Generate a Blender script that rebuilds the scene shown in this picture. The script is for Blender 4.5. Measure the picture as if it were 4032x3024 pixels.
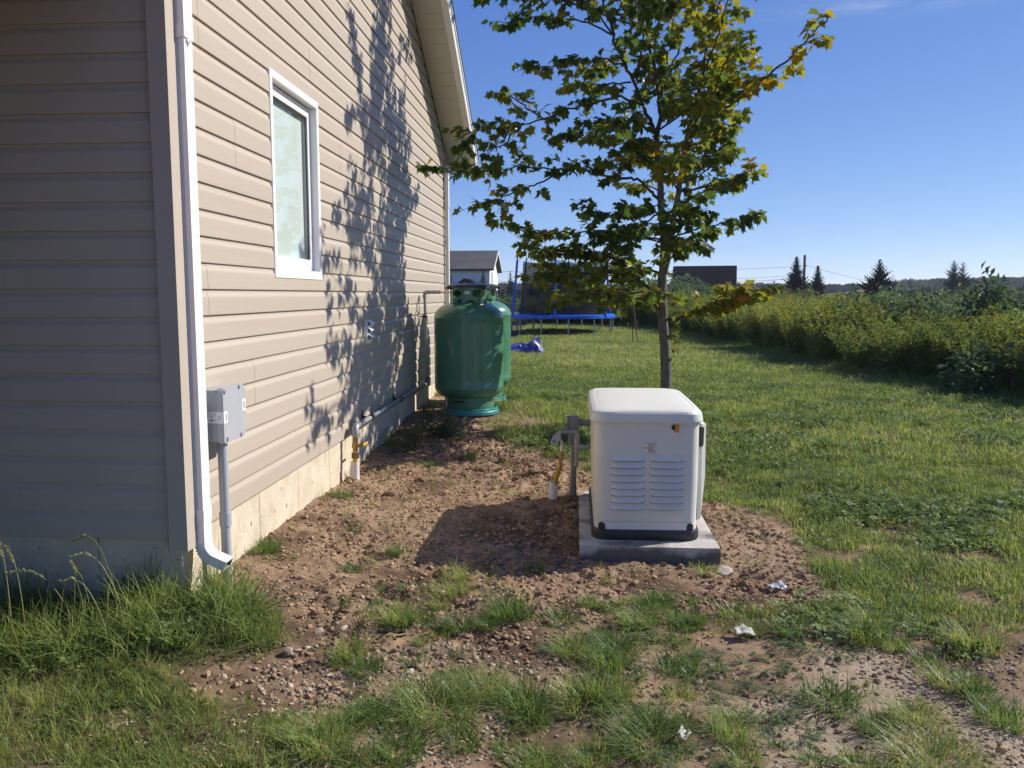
import bpy, bmesh, math, random
import numpy as np
from mathutils import Vector, Matrix, Euler

S = bpy.context.scene
for o in list(bpy.data.objects):
    bpy.data.objects.remove(o, do_unlink=True)
C = S.collection
PI = math.pi

# ------------------------------------------------------------------ camera
cam_d = bpy.data.cameras.new('camera')
cam_d.sensor_width = 36.0
cam_d.lens = 36.0 * 3350.0 / 4032.0
cam_d.clip_start = 0.05
cam_d.clip_end = 6000.0
cam = bpy.data.objects.new('camera', cam_d)
C.objects.link(cam)
S.camera = cam
CAM = Vector((0.0, 0.0, 1.5))
_yaw, _pit, _rol = math.radians(4.2), math.radians(6.0), math.radians(-0.13)
_f = Vector((-math.sin(_yaw) * math.cos(_pit), math.cos(_yaw) * math.cos(_pit), -math.sin(_pit)))
_r = Vector((math.cos(_yaw), math.sin(_yaw), 0.0))
_u = _r.cross(_f)
_r2 = math.cos(_rol) * _r + math.sin(_rol) * _u
_u2 = _r2.cross(_f)
_m = Matrix(((_r2.x, _u2.x, -_f.x, 0), (_r2.y, _u2.y, -_f.y, 0), (_r2.z, _u2.z, -_f.z, CAM.z), (0, 0, 0, 1)))
cam.matrix_world = _m

# ------------------------------------------------------------------ sky and sun
SUN_DIR = Vector((1.0, 0.48, 0.79)).normalized()      # towards the sun
SUN_EL = math.asin(SUN_DIR.z)
SUN_AZ = math.atan2(SUN_DIR.x, SUN_DIR.y)             # clockwise from +Y
world = bpy.data.worlds.new('World')
S.world = world
world.use_nodes = True
wn, wl = world.node_tree.nodes, world.node_tree.links
for n in list(wn):
    wn.remove(n)
w_out = wn.new('ShaderNodeOutputWorld')
w_bg = wn.new('ShaderNodeBackground')
w_bg.inputs['Strength'].default_value = 0.10
sky = wn.new('ShaderNodeTexSky')
sky.sky_type = 'NISHITA'
sky.sun_disc = False
sky.sun_elevation = SUN_EL
sky.sun_rotation = SUN_AZ
sky.altitude = 0.0
sky.air_density = 0.5
sky.dust_density = 0.0
sky.ozone_density = 2.6
# a few thin wisps of cirrus
w_tc = wn.new('ShaderNodeTexCoord')
w_map = wn.new('ShaderNodeMapping')
w_map.inputs['Scale'].default_value = (9, 9, 60)
w_map.inputs['Rotation'].default_value = (0.0, 0.10, 0.0)
w_noise = wn.new('ShaderNodeTexNoise')
w_noise.inputs['Scale'].default_value = 1.35
w_noise.inputs['Detail'].default_value = 7.0
w_noise.inputs['Roughness'].default_value = 0.62
w_ramp = wn.new('ShaderNodeMapRange')
w_ramp.inputs['From Min'].default_value = 0.34
w_ramp.inputs['From Max'].default_value = 0.72
w_ramp.inputs['To Min'].default_value = 0.0
w_ramp.inputs['To Max'].default_value = 0.34
w_mix = wn.new('ShaderNodeMix')
w_mix.data_type = 'RGBA'
w_mix.inputs[7].default_value = (5.0, 5.3, 6.2, 1)
wl.new(w_tc.outputs['Generated'], w_map.inputs['Vector'])
wl.new(w_map.outputs['Vector'], w_noise.inputs['Vector'])
wl.new(w_noise.outputs['Fac'], w_ramp.inputs['Value'])
def w_dot(vec):
    d_ = wn.new('ShaderNodeVectorMath'); d_.operation = 'DOT_PRODUCT'; d_.inputs[1].default_value = vec
    wl.new(w_tc.outputs['Generated'], d_.inputs[0])
    return d_.outputs['Value']
def w_math(op, a_, b_):
    m_ = wn.new('ShaderNodeMath'); m_.operation = op
    for i_, q_ in enumerate((a_, b_)):
        if isinstance(q_, float): m_.inputs[i_].default_value = q_
        else: wl.new(q_, m_.inputs[i_])
    return m_.outputs[0]
# one thin streak of cirrus, high to the right
w_a = w_math('DIVIDE', w_math('SUBTRACT', w_dot((0.9555, -0.2921, -0.042)), 0.0026), 0.085)
w_b = w_math('DIVIDE', w_math('SUBTRACT', w_dot((0.0456, 0.2869, -0.9569)), 0.0000), 0.0085)
w_r2 = w_math('ADD', w_math('MULTIPLY', w_a, w_a), w_math('MULTIPLY', w_b, w_b))
w_e = w_math('POWER', 2.718, w_math('MULTIPLY', w_r2, -1.0))
w_front = w_math('GREATER_THAN', w_dot((0.294, 0.9116, 0.2873)), 0.5)
wl.new(w_math('MULTIPLY', w_math('MULTIPLY', w_ramp.outputs['Result'], w_e), w_front), w_mix.inputs[0])
w_sep = wn.new('ShaderNodeSeparateColor')
w_com = wn.new('ShaderNodeCombineColor')
wl.new(sky.outputs['Color'], w_sep.inputs[0])
for i_, (g_, k_) in enumerate(((0.986, 0.87), (0.807, 1.128), (0.5, 2.42))):   # the camera's own rendering of a clear blue sky
    a_ = wn.new('ShaderNodeMath'); a_.operation = 'POWER'; a_.inputs[1].default_value = g_
    b_ = wn.new('ShaderNodeMath'); b_.operation = 'MULTIPLY'; b_.inputs[1].default_value = k_
    wl.new(w_sep.outputs[i_], a_.inputs[0]); wl.new(a_.outputs[0], b_.inputs[0]); wl.new(b_.outputs[0], w_com.inputs[i_])
wl.new(w_com.outputs[0], w_mix.inputs[6])
wl.new(w_mix.outputs[2], w_bg.inputs['Color'])
wl.new(w_bg.outputs['Background'], w_out.inputs['Surface'])

sun_d = bpy.data.lights.new('sun', 'SUN')
sun_d.energy = 4.4
sun_d.angle = math.radians(0.53)
sun_d.color = (1.0, 0.93, 0.82)
sun = bpy.data.objects.new('sun', sun_d)
sun.rotation_euler = SUN_DIR.to_track_quat('Z', 'Y').to_euler()
sun.location = (6, 3, 8)
C.objects.link(sun)

S.view_settings.view_transform = 'Standard'
S.view_settings.look = 'None'
S.view_settings.exposure = 0.5
S.view_settings.gamma = 1.0
S.view_settings.use_curve_mapping = False
S.cycles.max_bounces = 8
S.cycles.transparent_max_bounces = 8

# ------------------------------------------------------------------ helpers
rng = np.random.default_rng(7)
R = random.Random(11)

def tag(o, label=None, cat=None, group=None, kind=None):
    if label: o['label'] = label
    if cat: o['category'] = cat
    if group: o['group'] = group
    if kind: o['kind'] = kind
    return o

def wloc(o):
    v = Vector((0, 0, 0))
    while o is not None:
        v += o.location
        o = o.parent
    return v

def thing(name, loc, label=None, cat=None, group=None):
    o = bpy.data.objects.new(name, None)
    o.empty_display_size = 0.1
    C.objects.link(o)
    o.location = loc
    return tag(o, label, cat, group)

def copy_tree(o, parent=None):
    c = o.copy()
    C.objects.link(c)
    c.parent = parent
    for ch in [x for x in o.children]:
        copy_tree(ch, c)
    return c

class MB:
    """collects geometry in world coordinates; build() makes ONE mesh object"""
    def __init__(self):
        self.v, self.f, self.m, self.s, self.n = [], [], [], [], 0
    def add(self, verts, faces, mat=0, smooth=False):
        k = self.n
        self.v.extend([tuple(p) for p in verts])
        self.f.extend([tuple(i + k for i in fc) for fc in faces])
        self.m.extend([mat] * len(faces))
        self.s.extend([smooth] * len(faces))
        self.n += len(verts)
    def box(self, c, d, mat=0, bev=0.0, seg=2, rot=None, smooth=None):
        bm = bmesh.new()
        bmesh.ops.create_cube(bm, size=1.0)
        bmesh.ops.scale(bm, vec=d, verts=bm.verts)
        if bev > 0:
            bmesh.ops.bevel(bm, geom=list(bm.edges), offset=bev, segments=seg, profile=0.5, affect='EDGES')
        if rot is not None:
            bmesh.ops.rotate(bm, cent=(0, 0, 0), matrix=Euler(rot).to_matrix(), verts=bm.verts)
        bmesh.ops.translate(bm, vec=c, verts=bm.verts)
        bm.verts.index_update()
        self.add([v.co[:] for v in bm.verts], [[v.index for v in f.verts] for f in bm.faces], mat,
                 bev > 0 if smooth is None else smooth)
        bm.free()
    def box2(self, a, b, mat=0, bev=0.0, seg=2):
        self.box([(a[i] + b[i]) / 2 for i in range(3)], [abs(b[i] - a[i]) for i in range(3)], mat, bev, seg)
    def tube(self, pts, rad, n=8, mat=0, caps=True, smooth=True, flat=1.0):
        pts = [Vector(p) for p in pts]
        if not hasattr(rad, '__len__'):
            rad = [rad] * len(pts)
        verts, faces = [], []
        t = (pts[1] - pts[0]).normalized()
        a = Vector((0, 0, 1)) if abs(t.z) < 0.9 else Vector((1, 0, 0))
        u = t.cross(a).normalized()
        for i, p in enumerate(pts):
            if i == 0: t = pts[1] - pts[0]
            elif i == len(pts) - 1: t = pts[-1] - pts[-2]
            else: t = (pts[i + 1] - pts[i]).normalized() + (pts[i] - pts[i - 1]).normalized()
            t.normalize()
            u = (u - t * u.dot(t))
            u.normalize()
            w = t.cross(u)
            for j in range(n):
                a_ = 2 * PI * j / n
                verts.append(p + (u * math.cos(a_) + w * math.sin(a_) * flat) * rad[i])
        for i in range(len(pts) - 1):
            for j in range(n):
                k = (j + 1) % n
                faces.append((i * n + j, i * n + k, (i + 1) * n + k, (i + 1) * n + j))
        if caps:
            faces.append(tuple(range(n))[::-1])
            faces.append(tuple((len(pts) - 1) * n + j for j in range(n)))
        self.add(verts, faces, mat, smooth)
    def lathe(self, prof, c, n=32, mat=0, smooth=True):
        """prof: (r, z) pairs, world z; axis through c=(x, y)"""
        verts, faces = [], []
        for r, z in prof:
            for j in range(n):
                a_ = 2 * PI * j / n
                verts.append((c[0] + r * math.cos(a_), c[1] + r * math.sin(a_), z))
        for i in range(len(prof) - 1):
            for j in range(n):
                k = (j + 1) % n
                faces.append((i * n + j, i * n + k, (i + 1) * n + k, (i + 1) * n + j))
        if prof[0][0] > 1e-4: faces.append(tuple(range(n))[::-1])
        if prof[-1][0] > 1e-4: faces.append(tuple((len(prof) - 1) * n + j for j in range(n)))
        self.add(verts, faces, mat, smooth)
    def loft(self, rings, mat=0, smooth=True, cap0=True, cap1=True, closed=True):
        n = len(rings[0])
        verts = [p for r in rings for p in r]
        faces = []
        for i in range(len(rings) - 1):
            for j in range(n if closed else n - 1):
                k = (j + 1) % n
                faces.append((i * n + j, i * n + k, (i + 1) * n + k, (i + 1) * n + j))
        if cap0: faces.append(tuple(range(n))[::-1])
        if cap1: faces.append(tuple((len(rings) - 1) * n + j for j in range(n)))
        self.add(verts, faces, mat, smooth)
    def prism(self, poly, axis, a, b, mat=0):
        """polygon (2-D pairs) extruded along axis 'x','y','z' from a to b"""
        def P(p, t):
            return {'x': (t, p[0], p[1]), 'y': (p[0], t, p[1]), 'z': (p[0], p[1], t)}[axis]
        n = len(poly)
        verts = [P(p, a) for p in poly] + [P(p, b) for p in poly]
        faces = [tuple(range(n)), tuple(range(2 * n - 1, n - 1, -1))]
        faces += [(i, i + n, (i + 1) % n + n, (i + 1) % n) for i in range(n)]
        self.add(verts, faces, mat)
    def build(self, name, mats, parent=None, sharp=35.0, recalc=True):
        off = wloc(parent) if parent is not None else Vector((0, 0, 0))
        me = bpy.data.meshes.new(name)
        v = np.array(self.v, dtype=float) - np.array(off)
        me.from_pydata([tuple(p) for p in v], [], self.f)
        if not isinstance(mats, (list, tuple)):
            mats = [mats]
        for mt in mats:
            me.materials.append(mt)
        me.polygons.foreach_set('material_index', self.m)
        me.polygons.foreach_set('use_smooth', self.s)
        me.update()
        if recalc:
            bm = bmesh.new()
            bm.from_mesh(me)
            bmesh.ops.recalc_face_normals(bm, faces=bm.faces)
            bm.to_mesh(me)
            bm.free()
        if any(self.s):
            me.set_sharp_from_angle(angle=math.radians(sharp))
        o = bpy.data.objects.new(name, me)
        C.objects.link(o)
        o.parent = parent
        return o

def bez(pts, n=8):
    """Catmull-Rom resample"""
    P = [Vector(p) for p in pts]
    P = [P[0] * 2 - P[1]] + P + [P[-1] * 2 - P[-2]]
    out = []
    for i in range(1, len(P) - 2):
        for k in range(n):
            t = k / n
            a, b, c, d = P[i - 1], P[i], P[i + 1], P[i + 2]
            out.append(0.5 * ((2 * b) + (c - a) * t + (2 * a - 5 * b + 4 * c - d) * t * t + (3 * b - a - 3 * c + d) * t ** 3))
    out.append(P[-2].copy())
    return out

# ------------------------------------------------------------------ numpy noise
def _hash(ix, iy, seed):
    h = (ix.astype(np.int64) * 374761393 + iy.astype(np.int64) * 668265263 + seed * 974711) & 0x7fffffff
    h = ((h ^ (h >> 13)) * 1274126177) & 0x7fffffff
    h = h ^ (h >> 16)
    return (h & 0xffff) / 65535.0

def vnoise(x, y, seed=0):
    x, y = np.asarray(x, float), np.asarray(y, float)
    ix, iy = np.floor(x), np.floor(y)
    fx, fy = x - ix, y - iy
    fx, fy = fx * fx * (3 - 2 * fx), fy * fy * (3 - 2 * fy)
    ix, iy = ix.astype(np.int64), iy.astype(np.int64)
    a, b = _hash(ix, iy, seed), _hash(ix + 1, iy, seed)
    c, d = _hash(ix, iy + 1, seed), _hash(ix + 1, iy + 1, seed)
    return (a + (b - a) * fx) * (1 - fy) + (c + (d - c) * fx) * fy

def fbm(x, y, scale, octv=4, seed=0, gain=0.5):
    """fractal noise in 0..1, feature size = scale"""
    s, amp, tot = 0.0, 1.0, 0.0
    fx = 1.0 / scale
    for k in range(octv):
        s = s + amp * vnoise(np.asarray(x) * fx + 17.3 * k, np.asarray(y) * fx - 9.1 * k, seed + k)
        tot += amp
        amp *= gain
        fx *= 2.03
    return s / tot

def sstep(a, b, x):
    t = np.clip((np.asarray(x, float) - a) / (b - a), 0, 1)
    return t * t * (3 - 2 * t)

def poly_sd(x, y, poly):
    """signed distance to polygon, positive inside"""
    x, y = np.asarray(x, float), np.asarray(y, float)
    d = np.full(x.shape, 1e9)
    ins = np.zeros(x.shape, bool)
    n = len(poly)
    for i in range(n):
        x0, y0 = poly[i]
        x1, y1 = poly[(i + 1) % n]
        ex, ey = x1 - x0, y1 - y0
        t = np.clip(((x - x0) * ex + (y - y0) * ey) / (ex * ex + ey * ey + 1e-12), 0, 1)
        d = np.minimum(d, np.hypot(x - x0 - t * ex, y - y0 - t * ey))
        c = ((y0 > y) != (y1 > y)) & (x < (x1 - x0) * (y - y0) / (y1 - y0 + 1e-12) + x0)
        ins ^= c
    return np.where(ins, d, -d)

# ------------------------------------------------------------------ materials
def newmat(name):
    m = bpy.data.materials.new(name)
    m.use_nodes = True
    nt = m.node_tree
    for n in list(nt.nodes):
        nt.nodes.remove(n)
    out = nt.nodes.new('ShaderNodeOutputMaterial')
    return m, nt, out

def mat(name, col, rough=0.5, metal=0.0, spec=0.5, var=0.0, vscale=6.0, bump=0.0, bscale=40.0, col2=None,
        stretch=(1, 1, 1), coat=0.0, detail=5.0, fmin=0.35, fmax=0.65, rvar=0.0):
    """Principled with noise-varied colour, optional second colour patches and bump"""
    m, nt, out = newmat(name)
    N, L = nt.nodes, nt.links
    p = N.new('ShaderNodeBsdfPrincipled')
    p.inputs['Roughness'].default_value = rough
    p.inputs['Metallic'].default_value = metal
    p.inputs['Specular IOR Level'].default_value = spec
    p.inputs['Coat Weight'].default_value = coat
    p.inputs['Coat Roughness'].default_value = 0.08
    L.new(p.outputs[0], out.inputs[0])
    p.inputs['Base Color'].default_value = (*col, 1)
    if var > 0 or col2 is not None or bump > 0:
        tc = N.new('ShaderNodeTexCoord')
        mp = N.new('ShaderNodeMapping')
        mp.inputs['Scale'].default_value = stretch
        L.new(tc.outputs['Object'], mp.inputs[0])
    if var > 0 or col2 is not None:
        nz = N.new('ShaderNodeTexNoise')
        nz.inputs['Scale'].default_value = vscale
        nz.inputs['Detail'].default_value = detail
        nz.inputs['Roughness'].default_value = 0.65
        L.new(mp.outputs[0], nz.inputs['Vector'])
        mr = N.new('ShaderNodeMapRange')
        mr.inputs['From Min'].default_value = fmin
        mr.inputs['From Max'].default_value = fmax
        L.new(nz.outputs['Fac'], mr.inputs['Value'])
        mx = N.new('ShaderNodeMix')
        mx.data_type = 'RGBA'
        c2 = col2 if col2 is not None else tuple(min(1, c * (1 + var)) for c in col)
        c1 = col if col2 is not None else tuple(c * (1 - var) for c in col)
        mx.inputs[6].default_value = (*c1, 1)
        mx.inputs[7].default_value = (*c2, 1)
        L.new(mr.outputs['Result'], mx.inputs[0])
        L.new(mx.outputs[2], p.inputs['Base Color'])
        if rvar > 0:
            rr = N.new('ShaderNodeMapRange')
            rr.inputs['To Min'].default_value = max(0.02, rough - rvar)
            rr.inputs['To Max'].default_value = min(1, rough + rvar)
            L.new(nz.outputs['Fac'], rr.inputs['Value'])
            L.new(rr.outputs['Result'], p.inputs['Roughness'])
    if bump > 0:
        nb = N.new('ShaderNodeTexNoise')
        nb.inputs['Scale'].default_value = bscale
        nb.inputs['Detail'].default_value = 4.0
        L.new(mp.outputs[0], nb.inputs['Vector'])
        bp = N.new('ShaderNodeBump')
        bp.inputs['Strength'].default_value = bump
        bp.inputs['Distance'].default_value = 0.01
        L.new(nb.outputs['Fac'], bp.inputs['Height'])
        L.new(bp.outputs[0], p.inputs['Normal'])
    return m

def leafmat(name, stops, src='instance', transl=0.35, gloss=0.12, rough=0.45, extra=0.0):
    """thin-leaf shader; colour picked along `stops` by a per-leaf/per-instance number"""
    m, nt, out = newmat(name)
    N, L = nt.nodes, nt.links
    if src == 'attr':
        a = N.new('ShaderNodeAttribute')
        a.attribute_name = 'tint'
        fac = a.outputs['Fac']
    elif src == 'inst':
        a = N.new('ShaderNodeAttribute')
        a.attribute_type = 'INSTANCER'
        a.attribute_name = 'tint'
        fac = a.outputs['Fac']
    else:
        a = N.new('ShaderNodeObjectInfo')
        fac = a.outputs['Random']
    if extra > 0:       # a little variation from blade to blade / leaf to leaf
        g = N.new('ShaderNodeNewGeometry')
        ma = N.new('ShaderNodeMath'); ma.operation = 'MULTIPLY_ADD'
        ma.inputs[1].default_value = extra
        ma.inputs[2].default_value = 0.0
        sb = N.new('ShaderNodeMath'); sb.operation = 'SUBTRACT'
        sb.inputs[1].default_value = 0.5
        L.new(g.outputs['Random Per Island'], sb.inputs[0])
        L.new(sb.outputs[0], ma.inputs[0])
        L.new(fac, ma.inputs[2])
        fac = ma.outputs[0]
    rp = N.new('ShaderNodeValToRGB')
    el = rp.color_ramp.elements
    while len(el) < len(stops): el.new(0.5)
    for e, (pos, c) in zip(el, stops):
        e.position = pos
        e.color = (*c, 1)
    L.new(fac, rp.inputs[0])
    d = N.new('ShaderNodeBsdfDiffuse')
    t = N.new('ShaderNodeBsdfTranslucent')
    hs = N.new('ShaderNodeHueSaturation')
    hs.inputs['Saturation'].default_value = 1.15
    hs.inputs['Value'].default_value = 1.5
    L.new(rp.outputs[0], d.inputs['Color'])
    L.new(rp.outputs[0], hs.inputs['Color'])
    L.new(hs.outputs[0], t.inputs['Color'])
    mx = N.new('ShaderNodeMixShader')
    mx.inputs[0].default_value = transl
    L.new(d.outputs[0], mx.inputs[1])
    L.new(t.outputs[0], mx.inputs[2])
    gl = N.new('ShaderNodeBsdfGlossy')
    gl.inputs['Roughness'].default_value = rough
    gl.inputs['Color'].default_value = (0.9, 0.95, 1.0, 1)
    lw = N.new('ShaderNodeLayerWeight')
    lw.inputs['Blend'].default_value = 0.25
    mm = N.new('ShaderNodeMath'); mm.operation = 'MULTIPLY'
    mm.inputs[1].default_value = gloss
    L.new(lw.outputs['Fresnel'], mm.inputs[0])
    mx2 = N.new('ShaderNodeMixShader')
    L.new(mm.outputs[0], mx2.inputs[0])
    L.new(mx.outputs[0], mx2.inputs[1])
    L.new(gl.outputs[0], mx2.inputs[2])
    L.new(mx2.outputs[0], out.inputs[0])
    return m

# ------------------------------------------------------------------ scattering (only for uncountable stuff)
SRC = {}
def source_set(key, objs):
    col = bpy.data.collections.new('sources_' + key)
    for i, o in enumerate(objs):
        o.name = '%s_source_%02d' % (key, i)
        for c in list(o.users_collection):
            c.objects.unlink(o)
        col.objects.link(o)
    SRC[key] = col
    return col

def scatter(name, pts, rot, scl, idx, tint, key, label, cat):
    me = bpy.data.meshes.new(name)
    n = len(pts)
    me.vertices.add(n)
    me.vertices.foreach_set('co', np.asarray(pts, dtype=np.float32).ravel())
    def at(nm, typ, val, fld):
        a = me.attributes.new(nm, typ, 'POINT')
        a.data.foreach_set(fld, np.asarray(val).ravel())
    at('rot', 'FLOAT_VECTOR', np.asarray(rot, np.float32), 'vector')
    scl = np.asarray(scl, np.float32)
    if scl.ndim == 1: scl = np.repeat(scl[:, None], 3, 1)
    at('scl', 'FLOAT_VECTOR', scl, 'vector')
    at('idx', 'INT', np.asarray(idx, np.int32), 'value')
    at('tint', 'FLOAT', np.asarray(tint, np.float32), 'value')
    o = bpy.data.objects.new(name, me)
    C.objects.link(o)
    ng = bpy.data.node_groups.new('scatter_' + name, 'GeometryNodeTree')
    ng.interface.new_socket('Geometry', in_out='INPUT', socket_type='NodeSocketGeometry')
    ng.interface.new_socket('Geometry', in_out='OUTPUT', socket_type='NodeSocketGeometry')
    N, L = ng.nodes, ng.links
    gi, go = N.new('NodeGroupInput'), N.new('NodeGroupOutput')
    ip = N.new('GeometryNodeInstanceOnPoints')
    ci = N.new('GeometryNodeCollectionInfo')
    ci.inputs['Collection'].default_value = SRC[key]
    ci.inputs['Separate Children'].default_value = True
    ci.inputs['Reset Children'].default_value = True
    def na(nm, typ):
        a = N.new('GeometryNodeInputNamedAttribute')
        a.data_type = typ
        a.inputs['Name'].default_value = nm
        return a.outputs['Attribute']
    L.new(gi.outputs[0], ip.inputs['Points'])
    L.new(ci.outputs[0], ip.inputs['Instance'])
    ip.inputs['Pick Instance'].default_value = True
    L.new(na('idx', 'INT'), ip.inputs['Instance Index'])
    L.new(na('rot', 'FLOAT_VECTOR'), ip.inputs['Rotation'])
    L.new(na('scl', 'FLOAT_VECTOR'), ip.inputs['Scale'])
    L.new(ip.outputs[0], go.inputs[0])
    md = o.modifiers.new('scatter', 'NODES')
    md.node_group = ng
    return tag(o, label, cat, None, 'stuff')

# ================================================================== GROUND
GC = np.array([(-1.8,3.5,.085),(-1.78,4.2,.085),(-1.78,4.9,.086),(-1.78,5.4,.085),(-1.78,6.5,.055),(-1.78,7.5,.11),(-1.78,9.3,.19),(-1.2,9.4,.21),(-1.2,10.3,.21),
 (-.6,9.0,.15),(-.5,8,.12),(.3,4.6,-.07),(.9,4.6,-.075),(1.0,4.9,-.06),(.1,4.95,-.05),(-.3,5.0,-.035),(-.5,5.3,-.02),(-1.0,5.4,.04),(-1.1,4.7,.02),(-.13,6.0,.05),(0,6.2,.055),(.45,6.4,.02),
 (1.0,6.2,-.01),(1.5,5,-.04),(-.2,7,.075),(.9,8,.08),(2,7,.05),(3,6,.03),(1,9.2,.1),(3,9,.08),(5,12,.1),(0,15,.1),(2,20,.1),(6,20,.1),(10,12,.1),(-1,3,-.02),(-2.5,3,.0),(-1.9,2.9,.0),
 (0,3,-.075),(0,1.5,-.08),(.8,3.4,-.07),(2,2,-.06),(1.8,3.4,-.05),(3,3.5,-.03),(-3,1,-.05),(0,-3,-.05),(8,4,.0),(8,8,.08),(-8,2,.0),(-8,-4,0),(8,-4,0),(-12,14,.15),(-6,20,.12),(14,20,.1),(-2,14,.12)])
def base_z(x, y):
    x, y = np.asarray(x, float), np.asarray(y, float)
    num = np.zeros(x.shape); den = np.zeros(x.shape)
    for cx, cy, cz in GC:
        w = 1.0 / (((x - cx) ** 2 + (y - cy) ** 2) + 0.09) ** 1.7
        num += w * cz; den += w
    z = num / den
    far = 0.11 + 0.28 * sstep(24, 42, y) - 2.4 * sstep(9, 34, x) * sstep(16, 60, y)
    k = sstep(11, 20, np.hypot(x, y - 6))
    return z * (1 - k) + far * k

DIRT = [(-1.9,4.0),(-1.47,3.77),(-1.28,3.49),(-1.36,3.27),(-1.54,3.12),(-1.45,2.97),(-1.22,2.95),(-1.06,2.86),(-.87,2.81),(-.63,2.89),(-.49,3.12),(-.22,3.39),(.03,3.65),(.56,3.82),(1.03,4.02),(1.36,4.3),
        (1.46,4.9),(1.47,5.4),(1.3,5.95),(1.04,6.2),(.58,6.5),(.1,6.9),(-.2,7.5),(-.6,8.0),(-.9,8.8),(-.95,9.3),(-1.0,10.6),(-1.95,10.9),(-1.95,8),(-1.95,6.0)]
SAND = [(1.04,3.69),(1.36,3.76),(1.45,3.53),(1.5,3.25),(1.85,3.3),(2.1,2.9),(1.7,2.5),(.55,2.5),(.64,2.8),(.52,3.0),(.45,3.21),(.9,3.36)]
TALL = [(-4.2,4.1),(-1.99,4.0),(-1.72,3.98),(-1.5,3.78),(-1.3,3.46),(-1.38,3.27),(-1.61,3.2),(-1.75,3.04),(-2.21,2.95),(-4.2,2.9)]
WALLX, FRONTY = -1.79, 3.69

def soil_amount(x, y):
    """1 = bare soil, 0 = turf"""
    wob = 0.22 * (fbm(x, y, 0.35, 4, 3) - 0.5)
    d = sstep(-0.10, 0.12, poly_sd(x, y, DIRT) + wob)
    s = sstep(-0.06, 0.10, poly_sd(x, y, SAND) + wob)
    patch = fbm(x, y, 0.42, 4, 21)
    fg = sstep(4.3, 3.7, y) * sstep(-1.15, -0.75, x)                  # thin turf in front
    fgsoil = sstep(0.30, 0.44, patch + 0.08)
    lf = sstep(3.1, 2.9, y) * sstep(-0.7, -1.1, x)
    lfsoil = sstep(0.57, 0.70, patch) * .8
    rt = sstep(1.2, 1.6, x) * sstep(7.5, 4.5, y) * sstep(3.5, 4.2, y)
    rtsoil = sstep(0.52, 0.66, fbm(x, y, 0.42, 4, 33)) * (0.5 + 0.5 * sstep(7, 4, y))
    bk = sstep(10.5, 8.5, y) * sstep(6.6, 7.2, y) * sstep(2.2, 0.6, x)
    bksoil = sstep(0.46, 0.62, fbm(x, y, 0.7, 4, 41)) * 0.9
    far = 0.5 * sstep(0.62, 0.75, fbm(x, y, 1.1, 4, 55)) * sstep(14, 8, y)
    out = np.maximum.reduce([d, s, fg * fgsoil, lf * lfsoil, rt * rtsoil, bk * bksoil, far])
    return np.clip(out, 0, 1)

def ground_z(x, y):
    x, y = np.asarray(x, float), np.asarray(y, float)
    z = base_z(x, y)
    near = sstep(16, 9, np.hypot(x, y))
    s = soil_amount(x, y) * near
    sandy = sstep(-0.05, 0.15, poly_sd(x, y, SAND))
    loose = sstep(0.0, 0.3, poly_sd(x, y, DIRT)) * (0.35 + 0.65 * sstep(0.42, 0.6, fbm(x, y, 0.55, 3, 71)))
    # mounds, clods and crumbs of the dug soil
    z = z + near * 0.05 * (fbm(x, y, 0.5, 3, 5) - 0.5)
    cl = np.abs(fbm(x, y, 0.13, 4, 9) - 0.5) * 2
    z = z + s * (1 - 0.75 * sandy) * (0.012 + 0.050 * loose) * (cl - 0.25)
    z = z + s * (1 - 0.6 * sandy) * (0.016 + 0.024 * loose) * (fbm(x, y, 0.05, 3, 15, 0.65) - 0.5)
    z = z + (1 - s) * near * 0.02 * (fbm(x, y, 0.16, 3, 25) - 0.3)
    # ridges of spoil beside the trench
    rid = sstep(0.75, 0.0, np.abs(y - 6.75 - 0.25 * x)) * sstep(-1.7, -1.3, x) * sstep(0.35, -0.15, x)
    z = z + 0.035 * rid * (fbm(x, y, 0.22, 3, 91) - 0.3)
    # keep clear of slab and house
    return z

def axis_lines(a, b, fine, grow, far):
    mid = np.arange(a, b + fine / 2, fine)
    def side(start, sgn, lim):
        out, st, p = [], fine, start
        while abs(p) < lim:
            st *= grow
            p = p + sgn * st
            out.append(p)
        return out
    lo = side(a, -1, far)[::-1]
    hi = side(b, 1, far)
    return np.concatenate([lo, mid, hi])

gx = axis_lines(-1.95, 2.0, 0.0125, 1.085, 2500)
gy = axis_lines(2.4, 7.0, 0.0140, 1.075, 2500)
GX, GY = np.meshgrid(gx, gy)
GZ = ground_z(GX, GY)
SO = soil_amount(GX, GY)
SA = sstep(-0.05, 0.12, poly_sd(GX, GY, SAND))
nx, ny = len(gx), len(gy)
gm = bpy.data.meshes.new('ground')
co = np.stack([GX, GY, GZ], -1).reshape(-1, 3).astype(np.float32)
gm.vertices.add(nx * ny)
gm.vertices.foreach_set('co', co.ravel())
ii = (np.arange(ny - 1)[:, None] * nx + np.arange(nx - 1)[None, :]).ravel()
quads = np.stack([ii, ii + 1, ii + nx + 1, ii + nx], -1).astype(np.int32)
gm.loops.add(quads.size)
gm.loops.foreach_set('vertex_index', quads.ravel())
gm.polygons.add(len(quads))
gm.polygons.foreach_set('loop_start', np.arange(0, quads.size, 4, dtype=np.int32))
gm.polygons.foreach_set('use_smooth', np.ones(len(quads), bool))
gm.update(calc_edges=True)
DAMP = sstep(.55, .1, np.hypot((GX + .75) / 1.1, (GY - 3.75) / .95) - .35) + .8 * sstep(.5, .1, np.hypot((GX + .15) / .9, (GY - 5.4) / .8) - .2)
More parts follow.
